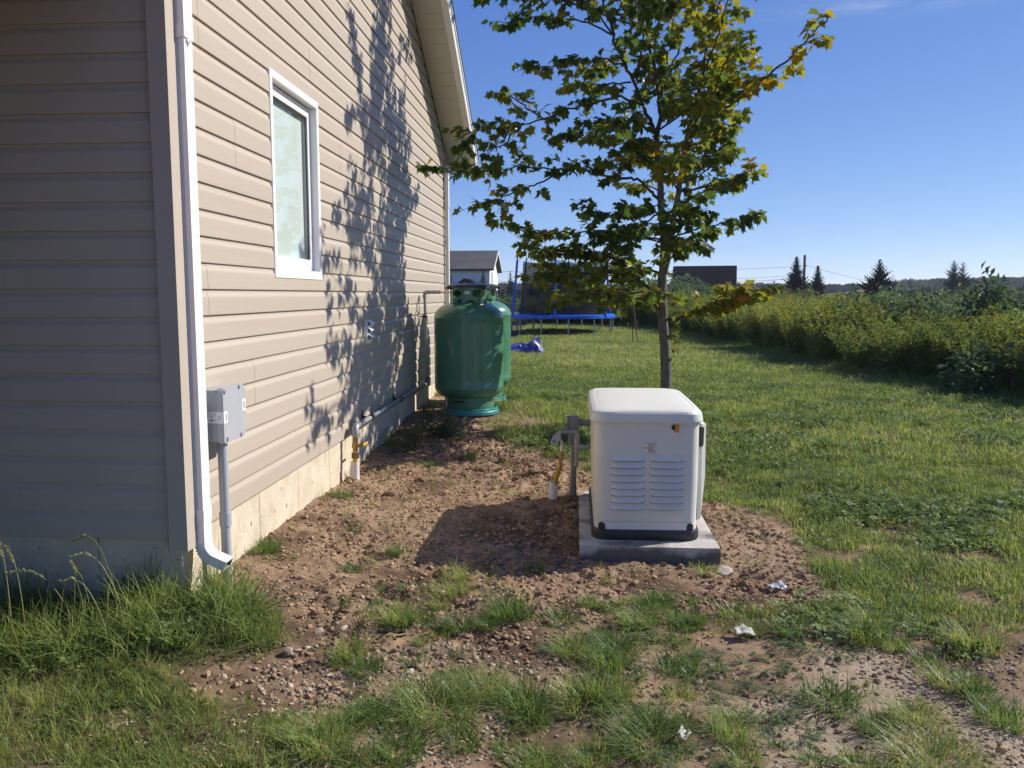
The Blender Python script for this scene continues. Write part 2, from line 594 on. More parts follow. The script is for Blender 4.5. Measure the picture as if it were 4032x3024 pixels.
for nm, val in (('soil', SO), ('sand', SA), ('damp', np.clip(DAMP, 0, 1))):
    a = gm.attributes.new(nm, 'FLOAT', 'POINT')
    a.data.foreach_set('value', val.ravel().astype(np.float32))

def ground_material():
    m, nt, out = newmat('soil_and_turf')
    N, L = nt.nodes, nt.links
    tc = N.new('ShaderNodeTexCoord')
    def noise(scale, detail=6, rough=0.6):
        n = N.new('ShaderNodeTexNoise')
        n.inputs['Scale'].default_value = scale
        n.inputs['Detail'].default_value = detail
        n.inputs['Roughness'].default_value = rough
        L.new(tc.outputs['Object'], n.inputs['Vector'])
        return n.outputs['Fac']
    def rng_(v, a, b, c=0.0, d=1.0):
        n = N.new('ShaderNodeMapRange')
        n.inputs['From Min'].default_value = a
        n.inputs['From Max'].default_value = b
        n.inputs['To Min'].default_value = c
        n.inputs['To Max'].default_value = d
        L.new(v, n.inputs['Value'])
        return n.outputs['Result']
    def mix(f, a, b):
        n = N.new('ShaderNodeMix')
        n.data_type = 'RGBA'
        for sck, v in ((n.inputs[6], a), (n.inputs[7], b)):
            if isinstance(v, tuple): sck.default_value = (*v, 1)
            else: L.new(v, sck)
        if isinstance(f, float): n.inputs[0].default_value = f
        else: L.new(f, n.inputs[0])
        return n.outputs[2]
    def attr(nm):
        a = N.new('ShaderNodeAttribute')
        a.attribute_name = nm
        return a.outputs['Fac']
    earth = mix(rng_(noise(3.2), .38, .62), (0.21, 0.138, 0.086), (0.45, 0.315, 0.20))
    earth = mix(rng_(noise(26, 5, .7), .42, .62, 0, .55), earth, (0.48, 0.345, 0.22))
    earth = mix(rng_(noise(1.3, 3), .50, .62, 0, .8), earth, (0.105, 0.066, 0.042))
    sandc = mix(rng_(noise(14, 6, .7), .35, .65), (0.40, 0.31, 0.21), (0.56, 0.45, 0.33))
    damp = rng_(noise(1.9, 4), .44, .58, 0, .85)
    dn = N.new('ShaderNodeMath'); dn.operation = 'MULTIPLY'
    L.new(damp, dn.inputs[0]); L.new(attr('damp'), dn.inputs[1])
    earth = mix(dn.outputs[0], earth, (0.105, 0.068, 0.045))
    earth = mix(attr('sand'), earth, sandc)
    turf = mix(rng_(noise(2.2), .38, .62), (0.085, 0.095, 0.035), (0.155, 0.135, 0.065))
    turf = mix(rng_(noise(30, 5, .7), .45, .6, 0, .5), turf, (0.075, 0.055, 0.03))
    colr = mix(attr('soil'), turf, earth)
    p = N.new('ShaderNodeBsdfPrincipled')
    p.inputs['Roughness'].default_value = 0.95
    p.inputs['Specular IOR Level'].default_value = 0.15
    L.new(colr, p.inputs['Base Color'])
    b = N.new('ShaderNodeBump')
    b.inputs['Strength'].default_value = 1.0
    b.inputs['Distance'].default_value = 0.016
    L.new(noise(95, 8, .75), b.inputs['Height'])
    L.new(b.outputs[0], p.inputs['Normal'])
    L.new(p.outputs[0], out.inputs[0])
    return m
gm.materials.append(ground_material())
ground = bpy.data.objects.new('ground', gm)
C.objects.link(ground)
tag(ground, 'open yard of lawn and dug brown soil reaching the fields', None, None, 'structure')
def gz(x, y):
    return float(ground_z(np.array([x]), np.array([y]))[0])

# ================================================================== HOUSE
M_SIDING = mat('beige_vinyl', (0.455, 0.395, 0.325), 0.5, spec=0.35, var=0.035, vscale=3.0, bump=0.12, bscale=60, stretch=(1, 0.06, 1.6))
M_POST = mat('beige_post_vinyl', (0.455, 0.40, 0.335), 0.5, spec=0.35, var=0.03, vscale=3.0)
M_WHITE = mat('white_vinyl', (0.80, 0.80, 0.79), 0.35, spec=0.5, var=0.02, vscale=5)
M_SOFFIT = mat('cream_soffit', (0.60, 0.565, 0.49), 0.55, var=0.03, vscale=4)
M_ALU = mat('white_aluminium', (0.80, 0.80, 0.80), 0.30, spec=0.5, var=0.03, vscale=7)
M_CONC_F = mat('foundation_concrete', (0.52, 0.45, 0.335), 0.9, spec=0.2, col2=(0.66, 0.58, 0.455), vscale=5, bump=0.35, bscale=35, detail=8)
def pit_concrete(m):
    nt = m.node_tree; N, L = nt.nodes, nt.links
    p = next(n for n in N if n.type == 'BSDF_PRINCIPLED')
    tc = N.new('ShaderNodeTexCoord'); mp = N.new('ShaderNodeMapping'); mp.inputs['Scale'].default_value = (1, 1, .55)
    v = N.new('ShaderNodeTexVoronoi'); v.inputs['Scale'].default_value = 19; v.inputs['Randomness'].default_value = 1
    w = N.new('ShaderNodeTexWhiteNoise')
    L.new(tc.outputs['Object'], mp.inputs[0]); L.new(mp.outputs[0], v.inputs['Vector']); L.new(v.outputs['Position'], w.inputs['Vector'])
    lim = N.new('ShaderNodeMath'); lim.operation = 'MULTIPLY_ADD'; lim.inputs[1].default_value = .20; lim.inputs[2].default_value = -.045
    L.new(w.outputs['Value'], lim.inputs[0])
    c = N.new('ShaderNodeMath'); c.operation = 'LESS_THAN'
    L.new(v.outputs['Distance'], c.inputs[0]); L.new(lim.outputs[0], c.inputs[1])
    n2 = N.new('ShaderNodeTexNoise'); n2.inputs['Scale'].default_value = 2.2; n2.inputs['Detail'].default_value = 6
    L.new(tc.outputs['Object'], n2.inputs['Vector'])
    r2 = N.new('ShaderNodeMapRange'); r2.inputs['From Min'].default_value = .55; r2.inputs['From Max'].default_value = .72; r2.inputs['To Max'].default_value = .55
    L.new(n2.outputs['Fac'], r2.inputs['Value'])
    old = p.inputs['Base Color'].links[0].from_socket
    mx0 = N.new('ShaderNodeMix'); mx0.data_type = 'RGBA'; mx0.inputs[7].default_value = (.36, .33, .28, 1)
    L.new(r2.outputs['Result'], mx0.inputs[0]); L.new(old, mx0.inputs[6])
    mx = N.new('ShaderNodeMix'); mx.data_type = 'RGBA'; mx.inputs[7].default_value = (.16, .135, .10, 1)
    L.new(c.outputs[0], mx.inputs[0]); L.new(mx0.outputs[2], mx.inputs[6]); L.new(mx.outputs[2], p.inputs['Base Color'])
pit_concrete(M_CONC_F)
M_SHINGLE = mat('dark_shingles', (0.035, 0.035, 0.038), 0.9, col2=(0.07, 0.068, 0.066), vscale=25, bump=0.5, bscale=60)
M_DARK = mat('dark_gap', (0.015, 0.015, 0.016), 0.8)

HY0, HY1 = 3.69, 11.80            # front and back wall planes
HX0 = -11.0
ZB = 0.392                        # bottom of the siding
CR = 0.127                        # one course
RIDGE_Y = (HY0 + HY1) / 2
def z_soffit(y):
    return 4.651 - 0.5146 * (y - 9.421) if y >= RIDGE_Y else 4.651 - 0.5146 * (2 * RIDGE_Y - y - 9.421)
Z_EAVE = z_soffit(HY1)

house = thing('beige_house', (-6.4, RIDGE_Y, 0.1), 'beige vinyl sided house with a concrete base and white trimmed gable', 'house')

# profile of one double panel (offset from wall plane, height) - dutch lap, two courses
def panel_profile():
    one = [(0.0020, -0.005), (0.0140, -0.004), (0.0145, 0.001), (0.0140, 0.078), (0.0132, 0.086), (0.0075, 0.099), (0.0042, 0.105), (0.0025, 0.121)]
    pr = [(0.0015, 0.004)] + one
    pr += [(o, h + CR) for o, h in one] + [(0.0030, 2 * CR + 0.006)]
    return pr
PROF = panel_profile()
def siding_panel(axis, a, b, z, extra, h0=-1.0, h1=9.0):
    """axis 'y': gable wall (faces +x); axis 'x': front wall (faces -y)"""
    mb = MB()
    rings = []
    for t in (a, b):
        ring = []
        pr = [q for q in PROF if h0 < q[1] < h1]
        hs, os_ = [q[1] for q in PROF[1:]], [q[0] for q in PROF[1:]]
        if h0 > -1: pr = [(float(np.interp(h0, hs, os_)), h0)] + pr
        if h1 < 9: pr = pr + [(float(np.interp(h1, hs, os_)), h1)]
        for o, h in pr:
            if axis == 'y': ring.append((WALLX + o + extra, t, z + h))
            else: ring.append((t, HY0 - o - extra, z + h))
        rings.append(ring)
    mb.loft(rings, 0, False, False, False, closed=False)
    # turned-in ends so a panel reads as a sheet with thickness
    for ring in rings:
        back = []
        for p in ring[::-1]:
            back.append((WALLX - 0.004, p[1], p[2]) if axis == 'y' else (p[0], HY0 + 0.004, p[2]))
        poly = ring + [back[0], back[-1]]
        mb.add(poly, [tuple(range(len(poly)))], 0, False)
    return mb.build('siding_panel', M_SIDING, house, recalc=True)

n_rows = 21
for r in range(n_rows):
    z = ZB + 2 * CR * r
    # extents under the rake
    if z + 0.03 > Z_EAVE:
        dy = (z - Z_EAVE) / 0.5146
        y0, y1 = HY0 + 0.02 + dy, HY1 - 0.02 - dy
    else:
        y0, y1 = HY0 + 0.035, HY1 - 0.035
    if y1 - y0 < 0.2: break
    offs = [0.0, 1.35, 2.3, 0.7, 1.9][r % 5] + (0.16 if r in (2, 3) else 0)
    joints = [y0]
    y = 3.7 + 2.1 + offs - 3.66
    while y < y1 - 0.3:
        if y > y0 + 0.3: joints.append(y)
        y += 3.63
    joints.append(y1)
    for k in range(len(joints) - 1):
        a, b = joints[k], joints[k + 1] + (0.03 if k < len(joints) - 2 else 0)
        # leave out the window opening
        if z < 2.80 and z + 2 * CR > 1.62 and a < 5.90 and b > 4.99:
            if 4.99 - a > 0.05: siding_panel('y', a, 5.0, z, 0.0012 * (k % 2))
            if b - 5.91 > 0.05: siding_panel('y', 5.900, b, z, 0.0012 * (k % 2))
            wa, wb = max(a, 5.0), min(b, 5.90)
            if wb - wa > .02:
                if z < 1.58: siding_panel('y', wa, wb, z, 0.0012 * (k % 2), h1=1.615 - z)
                if z + 2 * CR > 2.80: siding_panel('y', wa, wb, z, 0.0012 * (k % 2), h0=2.805 - z)
        else:
            siding_panel('y', a, b, z, 0.0012 * (k % 2))
for r in range(12):
    z = ZB + 2 * CR * r
    if z > Z_EAVE: break
    off = [-2.55, -3.7, -4.6, -3.1][r % 4]
    siding_panel('x', off - 0.03, -1.825, z, 0.0)
    siding_panel('x', off - 3.66, off, z, 0.0012)

# structural walls just behind the cladding (sheathing), with the window opening
mb = MB()
wz0, wz1, wy0, wy1 = 1.63, 2.79, 5.00, 5.895
gable = [(HY0 + .005, ZB + .01), (HY1 - .005, ZB + .01), (HY1 - .005, Z_EAVE), (RIDGE_Y, z_soffit(RIDGE_Y)), (HY0 + .005, Z_EAVE)]
xw0, xw1 = -1.93, -1.7935
mb.prism([(HY0 + .005, ZB + .01), (wy0, ZB + .01), (wy0, z_soffit(wy0)), (HY0 + .005, Z_EAVE)], 'x', xw0, xw1)
mb.prism([(wy1, ZB + .01), (HY1 - .005, ZB + .01), (HY1 - .005, Z_EAVE), (RIDGE_Y, z_soffit(RIDGE_Y)), (wy1, z_soffit(wy1))], 'x', xw0, xw1)
mb.prism([(wy0 + .001, ZB + .01), (wy1 - .001, ZB + .01), (wy1 - .001, wz0), (wy0 + .001, wz0)], 'x', xw0, xw1)
mb.prism([(wy0 + .001, wz1), (wy1 - .001, wz1), (wy1 - .001, z_soffit(wy1)), (wy0 + .001, z_soffit(wy0))], 'x', xw0, xw1)
mb.box2((HX0, HY0 + .0055, ZB + .01), (xw0 - .002, HY0 + .14, Z_EAVE))
mb.box2((HX0, HY1 - .14, ZB + .01), (xw0 - .002, HY1 - .0055, Z_EAVE))
mb.box2((HX0 - .1, HY0 + .01, ZB + .012), (HX0, HY1 - .01, Z_EAVE))
mb.build('wall', M_POST, house)

# foundation, cast against forms about 0.7 m wide: each lift its own piece with a recessed joint
fy = [HY0 + 0.012, 4.0, 4.67, 5.355, 6.07, 6.78, 7.49, 8.2, 8.9, 9.6, 10.3, 11.0, HY1 - 0.01]
for a, b in zip(fy[:-1], fy[1:]):
    mb = MB()
    mb.box2((-2.0, a + 0.0018, -0.6), (-1.800 + 0.002 * R.random(), b - 0.0018, ZB + 0.02), 0, 0.004, 1)
    mb.build('foundation_panel', M_CONC_F, house)
fx = [-1.802, -1.86, -2.20, -2.85, -3.5, -4.15, -4.8, -6.5, -8.5, HX0]
for a, b in zip(fx[:-1], fx[1:]):
    mb = MB()
    mb.box2((b + 0.0018, HY0 + 0.012 - 0.002 * R.random(), -0.6), (a - 0.0018, HY0 + 0.25, ZB + 0.02), 0, 0.004, 1)
    mb.build('foundation_panel', M_CONC_F, house)

# corner posts
def corner_post(ys, sgn):
    mb = MB()
    y0, y1 = (3.652, 3.734) if ys == 0 else (HY1 - 0.045, HY1 + 0.035)
    poly = [(-1.833, y0), (-1.748, y0), (-1.748, y1), (-1.7885, y1), (-1.7885, y0 + 0.036), (-1.833, y0 + 0.036)] if ys == 0 else \
           [(-1.7885, y0), (-1.748, y0), (-1.748, y1), (-1.833, y1), (-1.833, y1 - 0.036), (-1.7885, y1 - 0.036)]
    mb.prism(poly, 'z', ZB - 0.052, Z_EAVE + 0.02)
    mb.build('corner_post', M_POST, house)
corner_post(0, 1)
corner_post(1, 1)

# soffit panels under the rake, each a grooved board running across the overhang
RX = -1.375                       # outer face of the rake fascia
sl = math.hypot(1, 0.5146)
def slab_on_slope(mb, x0, x1, y0, y1, dz0, dz1, m=0):
    """piece between two heights above the soffit plane, sloping with the roof; must not cross the ridge"""
    v = []
    for x in (x0, x1):
        for y in (y0, y1):
            for dz in (dz0, dz1):
                v.append((x, y, z_soffit(y) + dz))
    f = [(0, 1, 3, 2), (4, 6, 7, 5), (0, 4, 5, 1), (2, 3, 7, 6), (0, 2, 6, 4), (1, 5, 7, 3)]
    mb.add(v, f, m)
pitch = 0.205
y = RIDGE_Y + 0.01
while y < HY1 + 0.36:
    b = min(y + pitch - 0.016, HY1 + 0.37)
    mb = MB()
    slab_on_slope(mb, WALLX - 0.004, RX - 0.02, y, b, 0.0, 0.008)
    slab_on_slope(mb, WALLX - 0.003, RX - 0.021, b + 0.0005, b + 0.0155, 0.0060, 0.0079)
    mb.build('soffit_panel', M_SOFFIT, house)
    y += pitch
mb = MB()
slab_on_slope(mb, WALLX - 0.004, RX - 0.02, HY0 - 0.37, RIDGE_Y - 0.001, 0.0, 0.008)
mb.build('soffit', M_SOFFIT, house)
# trim where the soffit meets the siding
mb = MB()
slab_on_slope(mb, WALLX + 0.001, WALLX + 0.022, RIDGE_Y + .001, HY1 + 0.05, -0.022, -0.001)
slab_on_slope(mb, WALLX + 0.001, WALLX + 0.022, HY0, RIDGE_Y - .001, -0.022, -0.001)
mb.build('soffit_trim', mat('brown_channel', (0.10, 0.085, 0.07), 0.6), house)
# rake fascia with a drip edge
for ya, yb in ((RIDGE_Y + .001, HY1 + 0.40), (HY0 - 0.40, RIDGE_Y - .001)):
    mb = MB()
    slab_on_slope(mb, RX - 0.0195, RX, ya, yb, -0.03, 0.150)
    slab_on_slope(mb, RX - 0.075, RX - 0.0200, ya, yb, -0.012, -0.002)
    mb.build('fascia', M_ALU, house)
    mb = MB()
    slab_on_slope(mb, RX + 0.0005, RX + 0.012, ya, yb, 0.108, 0.152)
    mb.build('drip_edge', M_ALU, house)
    mb = MB()
    slab_on_slope(mb, HX0 - 0.4, RX + 0.02, ya, yb, 0.153, 0.178)
    mb.build('roof', M_SHINGLE, house)
    mb = MB()
    slab_on_slope(mb, HX0 - 0.38, RX - 0.08, ya, yb, 0.0095, 0.150)
    mb.build('roof_deck', M_DARK, house)
# boxed eaves: level soffit, fascia, gutter
for sg, yw in ((1, HY1), (-1, HY0)):
    mb = MB()
    zf = z_soffit(HY1 + 0.40)
    mb.box2((HX0 - 0.3, yw + sg * 0.002, zf - 0.006), (WALLX, yw + sg * 0.385, zf + 0.004))
    mb.build('eave_soffit', M_SOFFIT, house)
    mb = MB()
    mb.box2((HX0 - 0.3, yw + sg * 0.386, zf - 0.035), (RX, yw + sg * 0.402, zf + 0.15))
    mb.prism([(WALLX - 0.0005, zf - 0.03), (RX - 0.0005, zf - 0.03), (RX - 0.0005, zf + 0.20), (WALLX - 0.0005, zf + 0.20)], 'y',
             yw + sg * 0.372, yw + sg * 0.3855)
    mb.build('eave_fascia', M_ALU, house)
    mb = MB()
    g0 = yw + sg * 0.4025
    prof = [(g0, zf + 0.10), (g0, zf), (g0 + sg * 0.07, zf), (g0 + sg * 0.10, zf + 0.05), (g0 + sg * 0.105, zf + 0.10),
            (g0 + sg * 0.095, zf + 0.10), (g0 + sg * 0.09, zf + 0.055), (g0 + sg * 0.065, zf + 0.012), (g0 + sg * 0.012, zf + 0.012), (g0 + sg * 0.012, zf + 0.10)]
    mb.prism(prof, 'x', HX0 - 0.3, RX)
    mb.build('gutter', M_ALU, house)

# ------------------------------------------------------------------ window (part of the house, with its own pieces)
CXF = -1.770
window_mb = MB()
wy0, wy1, wz0, wz1 = 4.977, 5.921, 1.604, 2.816
def frame_ring(mb, y0, y1, z0, z1, wl_, wr, wb, wt, x0, x1, m=0):
    mb.box2((x0, y0, z0), (x1, y0 + wl_, z1), m, 0.002, 1)
    mb.box2((x0, y1 - wr, z0), (x1, y1, z1), m, 0.002, 1)
    mb.box2((x0, y0 + wl_ + .0002, z0), (x1, y1 - wr - .0002, z0 + wb), m, 0.002, 1)
    mb.box2((x0, y0 + wl_ + .0002, z1 - wt), (x1, y1 - wr - .0002, z1), m, 0.002, 1)
frame_ring(window_mb, wy0, wy1, wz0, wz1, 0.038, 0.042, 0.050, 0.042, -1.80, CXF)
window = window_mb.build('window', M_WHITE, house)
mb = MB()      # deep jamb liner behind the casing
frame_ring(mb, wy0 + 0.034, wy1 - 0.040, wz0 + 0.046, wz1 - 0.038, 0.012, 0.006, 0.010, 0.010, -1.93, -1.7715)
mb.build('jamb_liner', M_WHITE, window)
mb = MB()
frame_ring(mb, 5.020, 5.872, 1.662, 2.760, 0.085, 0.050, 0.080, 0.062, -1.875, -1.820)
mb.build('sash', M_WHITE, window)
m_glass, nt, out = newmat('window_glass')
N, L = nt.nodes, nt.links
tr = N.new('ShaderNodeBsdfTransparent'); tr.inputs[0].default_value = (0.94, 0.965, 0.955, 1)
gl = N.new('ShaderNodeBsdfGlossy'); gl.inputs['Roughness'].default_value = 0.015
lwt = N.new('ShaderNodeLayerWeight'); lwt.inputs['Blend'].default_value = 0.5
pw = N.new('ShaderNodeMath'); pw.operation = 'POWER'; pw.inputs[1].default_value = 4.0
L.new(lwt.outputs['Facing'], pw.inputs[0])
fr = N.new('ShaderNodeMath'); fr.operation = 'MULTIPLY_ADD'; fr.inputs[1].default_value = 0.45; fr.inputs[2].default_value = 0.03
L.new(pw.outputs[0], fr.inputs[0])
mx = N.new('ShaderNodeMixShader')
L.new(fr.outputs[0], mx.inputs[0]); L.new(tr.outputs[0], mx.inputs[1]); L.new(gl.outputs[0], mx.inputs[2])
L.new(mx.outputs[0], out.inputs[0])
mb = MB()
mb.box2((-1.841, 5.1055, 1.7425), (-1.835, 5.8215, 2.6975))
mb.build('pane', m_glass, window)
mb = MB()      # black glazing bead that shows along the right and upper edge
mb.box2((-1.8345, 5.807, 1.7428), (-1.829, 5.8215, 2.6972)); mb.box2((-1.8345, 5.1058, 2.685), (-1.829, 5.8065, 2.6972))
mb.build('glazing_bead', mat('black_rubber', (0.02, 0.02, 0.022), 0.6), window)
mb = MB()
mb.box2((-1.860, 5.106, 1.7430), (-1.855, 5.821, 2.697))
mb.build('blind', mat('pale_blind', (0.70, 0.735, 0.71), 0.8, var=0.04, vscale=3), window)

# ------------------------------------------------------------------ downspouts
def downspout(name, y, x, z_el, z_joint, label, ground_zz, elbow=True):
    t = thing(name, (x, y, ground_zz), label, 'downspout', 'white downspouts on the gable wall')
    hw, hd = 0.022, 0.041
    def ring(cx, cy, cz, e=0.0, fx=Vector((1, 0, 0)), corr=0.0028):
        # corrugated rectangle
        pts = []
        def side(p, q, nrib):
            o = []
            steps = nrib * 4
            for i in range(steps):
                f = i / steps
                b = -corr if 0.12 < f < 0.88 and (i // 2) % 2 else 0.0
                o.append((p[0] + (q[0] - p[0]) * f, p[1] + (q[1] - p[1]) * f, b, p, q))
            return o
        cs = [(-hw - e, -hd - e), (hw + e, -hd - e), (hw + e, hd + e), (-hw - e, hd + e)]
        for i in range(4):
            p, q = cs[i], cs[(i + 1) % 4]
            nx_, ny_ = (q[1] - p[1]), -(q[0] - p[0])
            l = math.hypot(nx_, ny_)
            for a, b, d, _, _ in side(p, q, 2 if i % 2 == 0 else 3):
                pts.append(Vector((cx, cy, cz)) + fx * (a + nx_ / l * d) + Vector((0, 1, 0)) * (b + ny_ / l * d))
        return pts
    up = MB()
    up.loft([ring(x, y, z_joint + 0.03, 0.004), ring(x, y, Z_EAVE - 0.30, 0.004)], 0, False)
    # offset back to the gutter
    sg = -1 if y < 7 else 1
    up.tube([(x, y, Z_EAVE - 0.31), (x, y, Z_EAVE - 0.22), (x - 0.02, y + sg * 0.36, Z_EAVE - 0.16), (x - 0.02, y + sg * 0.47, Z_EAVE - 0.10), (x - 0.02, y + sg * 0.47, z_soffit(HY1 + .4) - 0.002)], 0.036, 8)
    up.build('upper_pipe', M_ALU, t)
    pm = MB()
    pm.loft([ring(x, y, z_el + 0.13), ring(x, y, z_joint + 0.032)], 0, False)
    pm.build('pipe', M_ALU, t)
    bm_ = MB()
    bm_.box2((x - hw - .006, y - hd - .006, z_joint - 0.02), (x + hw + .006, y + hd + .006, z_joint + 0.036), 0, 0.003, 1)
    bm_.add([(x + hw + .007, y - .02, z_joint - .02), (x + hw + .007, y + .02, z_joint - .02), (x + hw + .007, y + .002, z_joint - .055), (x + hw + .007, y - .002, z_joint - .055)],
            [(0, 1, 2, 3)], 0)
    bm_.tube([(x + hw + .006, y, z_joint - .03), (x + hw + .011, y, z_joint - .03)], 0.005, 8)
    bm_.build('joint_band', M_ALU, t)
    st = MB()
    st.box2((x - hw - .004, y - hd - .004, z_el + 0.10), (x + hw + .004, y + hd + .004, z_el + 0.165), 0, 0.002, 1)
    st.build('coupler', M_ALU, t)
    # kicked-out elbow with crimped pleats
    el = MB()
    rings = []
    rad, n = 0.085, 15
    for i in range(n + 1):
        a = i / n * math.radians(66)
        cx = x + rad * (1 - math.cos(a)); cz = z_el - rad * math.sin(a)
        fx = Vector((math.cos(a), 0, math.sin(a)))
        e = 0.0035 if i % 2 == 0 else -0.0008
        rings.append(ring(cx, y, cz, e, fx, 0.0))
    a = math.radians(66)
    d = Vector((math.sin(a), 0, -math.cos(a)))
    base = Vector((x + rad * (1 - math.cos(a)), y, z_el - rad * math.sin(a)))
    for k in (0.012, 0.07):
        p = base + d * k
        rings.append(ring(p.x, p.y, p.z, 0.001, Vector((math.cos(a), 0, math.sin(a))), 0.0))
    rings = [ring(x, y, z_el + 0.105, 0.001, corr=0.0), ring(x, y, z_el + 0.02, 0.001, corr=0.0)] + rings
    el.loft(rings, 0, False, True, False)
    # inner wall so the open end reads as a thin sheet
    inner = [ring(p.x, p.y, p.z, -0.002, Vector((math.cos(a), 0, math.sin(a))), 0.0) for p in (base + d * 0.0705, base + d * 0.01)]
    el.loft(inner, 1, False, False, True)
    el.build('elbow', [M_ALU, mat('pipe_inside', (0.25, 0.25, 0.25), 0.6)], t)
    for zz in (1.35, 2.2):
        sp = MB()
        sp.box2((WALLX + .013, y - 0.02, zz), (x - hw, y + 0.02, zz + 0.03))
        sp.build('strap', M_ALU, t)
    return t
downspout('downspout', 3.791, -1.736, 0.345, 2.645, 'white ribbed downspout at the near house corner, its elbow over the grass', 0.1)
downspout('downspout', 11.66, -1.736, 0.50, 2.7, 'white downspout at the far end of the gable wall behind the tanks', 0.2)

# unseen cover and side screen, added only to darken the front wall
M_SHADE_BOARDS = mat('added_shade_boards', (0.05, 0.042, 0.036), 0.8, var=.1, vscale=3)  # dark boards for the added shade pieces, so they bounce little light
porch = MB()
porch.box2((-9.0, -2.3, 2.80), (-1.92, HY0 - 0.42, 2.86))
porch.build('added_shade_ceiling', M_SHADE_BOARDS, house)  # added out of view to keep skylight off the wall
porch = MB()
porch.box2((-1.99, -2.05, 0.15), (-1.945, 2.25, 2.799))
porch.build('added_shade_screen', M_SHADE_BOARDS, house)  # added out of view to block sky and bounced light from the right
porch = MB()
porch.prism([(-2.5, 2.865), (HY0 - 0.41, 2.865), (HY0 - 0.41, 3.30), (-2.5, 2.95)], 'x', -9.1, -1.90)
porch.build('front_roof', M_SHINGLE, house)  # top of the added shade cover, out of view
for px_ in (-2.05, -4.4, -6.7, -8.9):
    porch = MB(); porch.box2((px_ - .06, -2.2, -.3), (px_ + .06, -2.08, 2.799)); porch.build('added_shade_post', M_POST, house)  # posts carrying the added shade cover

# ================================================================== THINGS ON AND BY THE WALL
M_PVC = mat('grey_pvc', (0.40, 0.415, 0.44), 0.45, var=0.04, vscale=6)
M_PVC_D = mat('dark_grey_pvc', (0.20, 0.205, 0.22), 0.5, var=0.04, vscale=6)
M_STICK = mat('white_sticker', (0.80, 0.80, 0.80), 0.5)
M_INK = mat('black_ink', (0.03, 0.03, 0.03), 0.6)
M_GALV = mat('galvanised_steel', (0.26, 0.265, 0.27), 0.45, metal=0.25, col2=(0.42, 0.42, 0.42), vscale=18, rvar=0.12)
M_BLACKPIPE = mat('aged_steel_pipe', (0.14, 0.15, 0.155), 0.42, metal=0.7, col2=(0.34, 0.35, 0.36), vscale=14, stretch=(1, .25, 1))
M_BRASS = mat('brass', (0.42, 0.27, 0.10), 0.32, metal=0.9, var=0.15, vscale=20)
M_COPPER = mat('copper', (0.62, 0.29, 0.15), 0.3, metal=0.9)
M_YEL = mat('yellow_coating', (0.58, 0.36, 0.035), 0.45, var=0.06)
M_BLACK = mat('black_steel', (0.018, 0.018, 0.02), 0.5)
M_PIPEW = mat('white_pipe', (0.78, 0.77, 0.74), 0.4, col2=(0.68, 0.64, 0.57), vscale=9, fmin=.5, fmax=.75)
M_STEEL = mat('bright_steel', (0.5, 0.5, 0.5), 0.3, metal=0.5)

# ---- junction box
jb = thing('junction_box', (-1.72, 4.005, 0.80), 'grey plastic junction box with white stickers on the wall beside the downspout', 'electrical box')
mb = MB()
mb.box2((-1.7755, 3.878, 0.806), (-1.680, 4.135, 1.054), 0, 0.006, 2)
mb.build('body', M_PVC, jb)
mb = MB()
y0, y1, z0, z1, c = 3.870, 4.143, 0.798, 1.062, 0.030
poly = [(y0, z0 + .012), (y0 + .012, z0), (y1 - c, z0), (y1, z0 + c), (y1, z1 - c), (y1 - c, z1), (y0 + .012, z1), (y0, z1 - .012)]
mb.prism(poly, 'x', -1.6795, -1.650)
mb.build('cover', M_PVC, jb)
for (yy, zz) in ((3.884, 1.047), (4.06, 1.053), (3.90, 0.812), (4.07, 0.808)):
    mb = MB()
    mb.tube([(-1.690, yy, zz), (-1.646, yy, zz)], 0.0075, 10)
    mb.build('screw', M_PVC_D, jb)
    mb = MB()
    sg = 1 if zz > .9 else -1
    mb.box2((-1.6496, yy - .006, zz - sg * .012), (-1.6485, yy + .012, zz + sg * .006), 0)
    mb.build('notch', M_INK, jb)
def sticker(parent, corners, bars, name='sticker', m=None):
    """flat printed label: corners p00,p10,p01 and bars in its own 0..1 coordinates"""
    p0, p1, p2 = [Vector(c) for c in corners]
    u, v = p1 - p0, p2 - p0
    n = u.cross(v).normalized()
    mb = MB()
    mb.add([p0, p1, p1 + v, p2], [(0, 1, 2, 3)], 0)
    for i_, (a, b, c_, d, k) in enumerate(bars):
        e_ = n * (.0003 + .00004 * i_)
        mb.add([p0 + u * a + v * b + e_, p0 + u * c_ + v * b + e_, p0 + u * c_ + v * d + e_, p0 + u * a + v * d + e_], [(0, 1, 2, 3)], k)
    return mb.build(name, m or [M_STICK, M_INK], parent, recalc=False)
bars = [(.30 + .022 * i, .45, .30 + .022 * i + (.012 if i % 3 else .017), .92, 1) for i in range(9)]
bars += [(.06, .84, .22, .87, 1), (.06, .72, .2, .75, 1), (.06, .60, .22, .63, 1), (.30, .30, .45, .34, 1), (.62, .55, .74, .6, 1), (.8, .7, .86, .8, 1), (.62, .2, .72, .34, 1), (.8, .25, .9, .3, 1), (.62, .8, .7, .86, 1)]
sticker(jb, [(-1.7755, 3.8772, 0.895), (-1.6805, 3.8772, 0.895), (-1.7755, 3.8772, 0.951)], bars)
sticker(jb, [(-1.6792, 3.8692, 0.895), (-1.6502, 3.8692, 0.895), (-1.6792, 3.8692, 0.951)], [(.1, .4, .5, .45, 1), (.1, .6, .4, .65, 1)])
sticker(jb, [(-1.6494, 3.871, 0.895), (-1.6494, 3.915, 0.895), (-1.6494, 3.871, 0.951)], [(.5, .15, .6, .85, 1), (.66, .2, .7, .8, 1), (.76, .2, .79, .8, 1)])
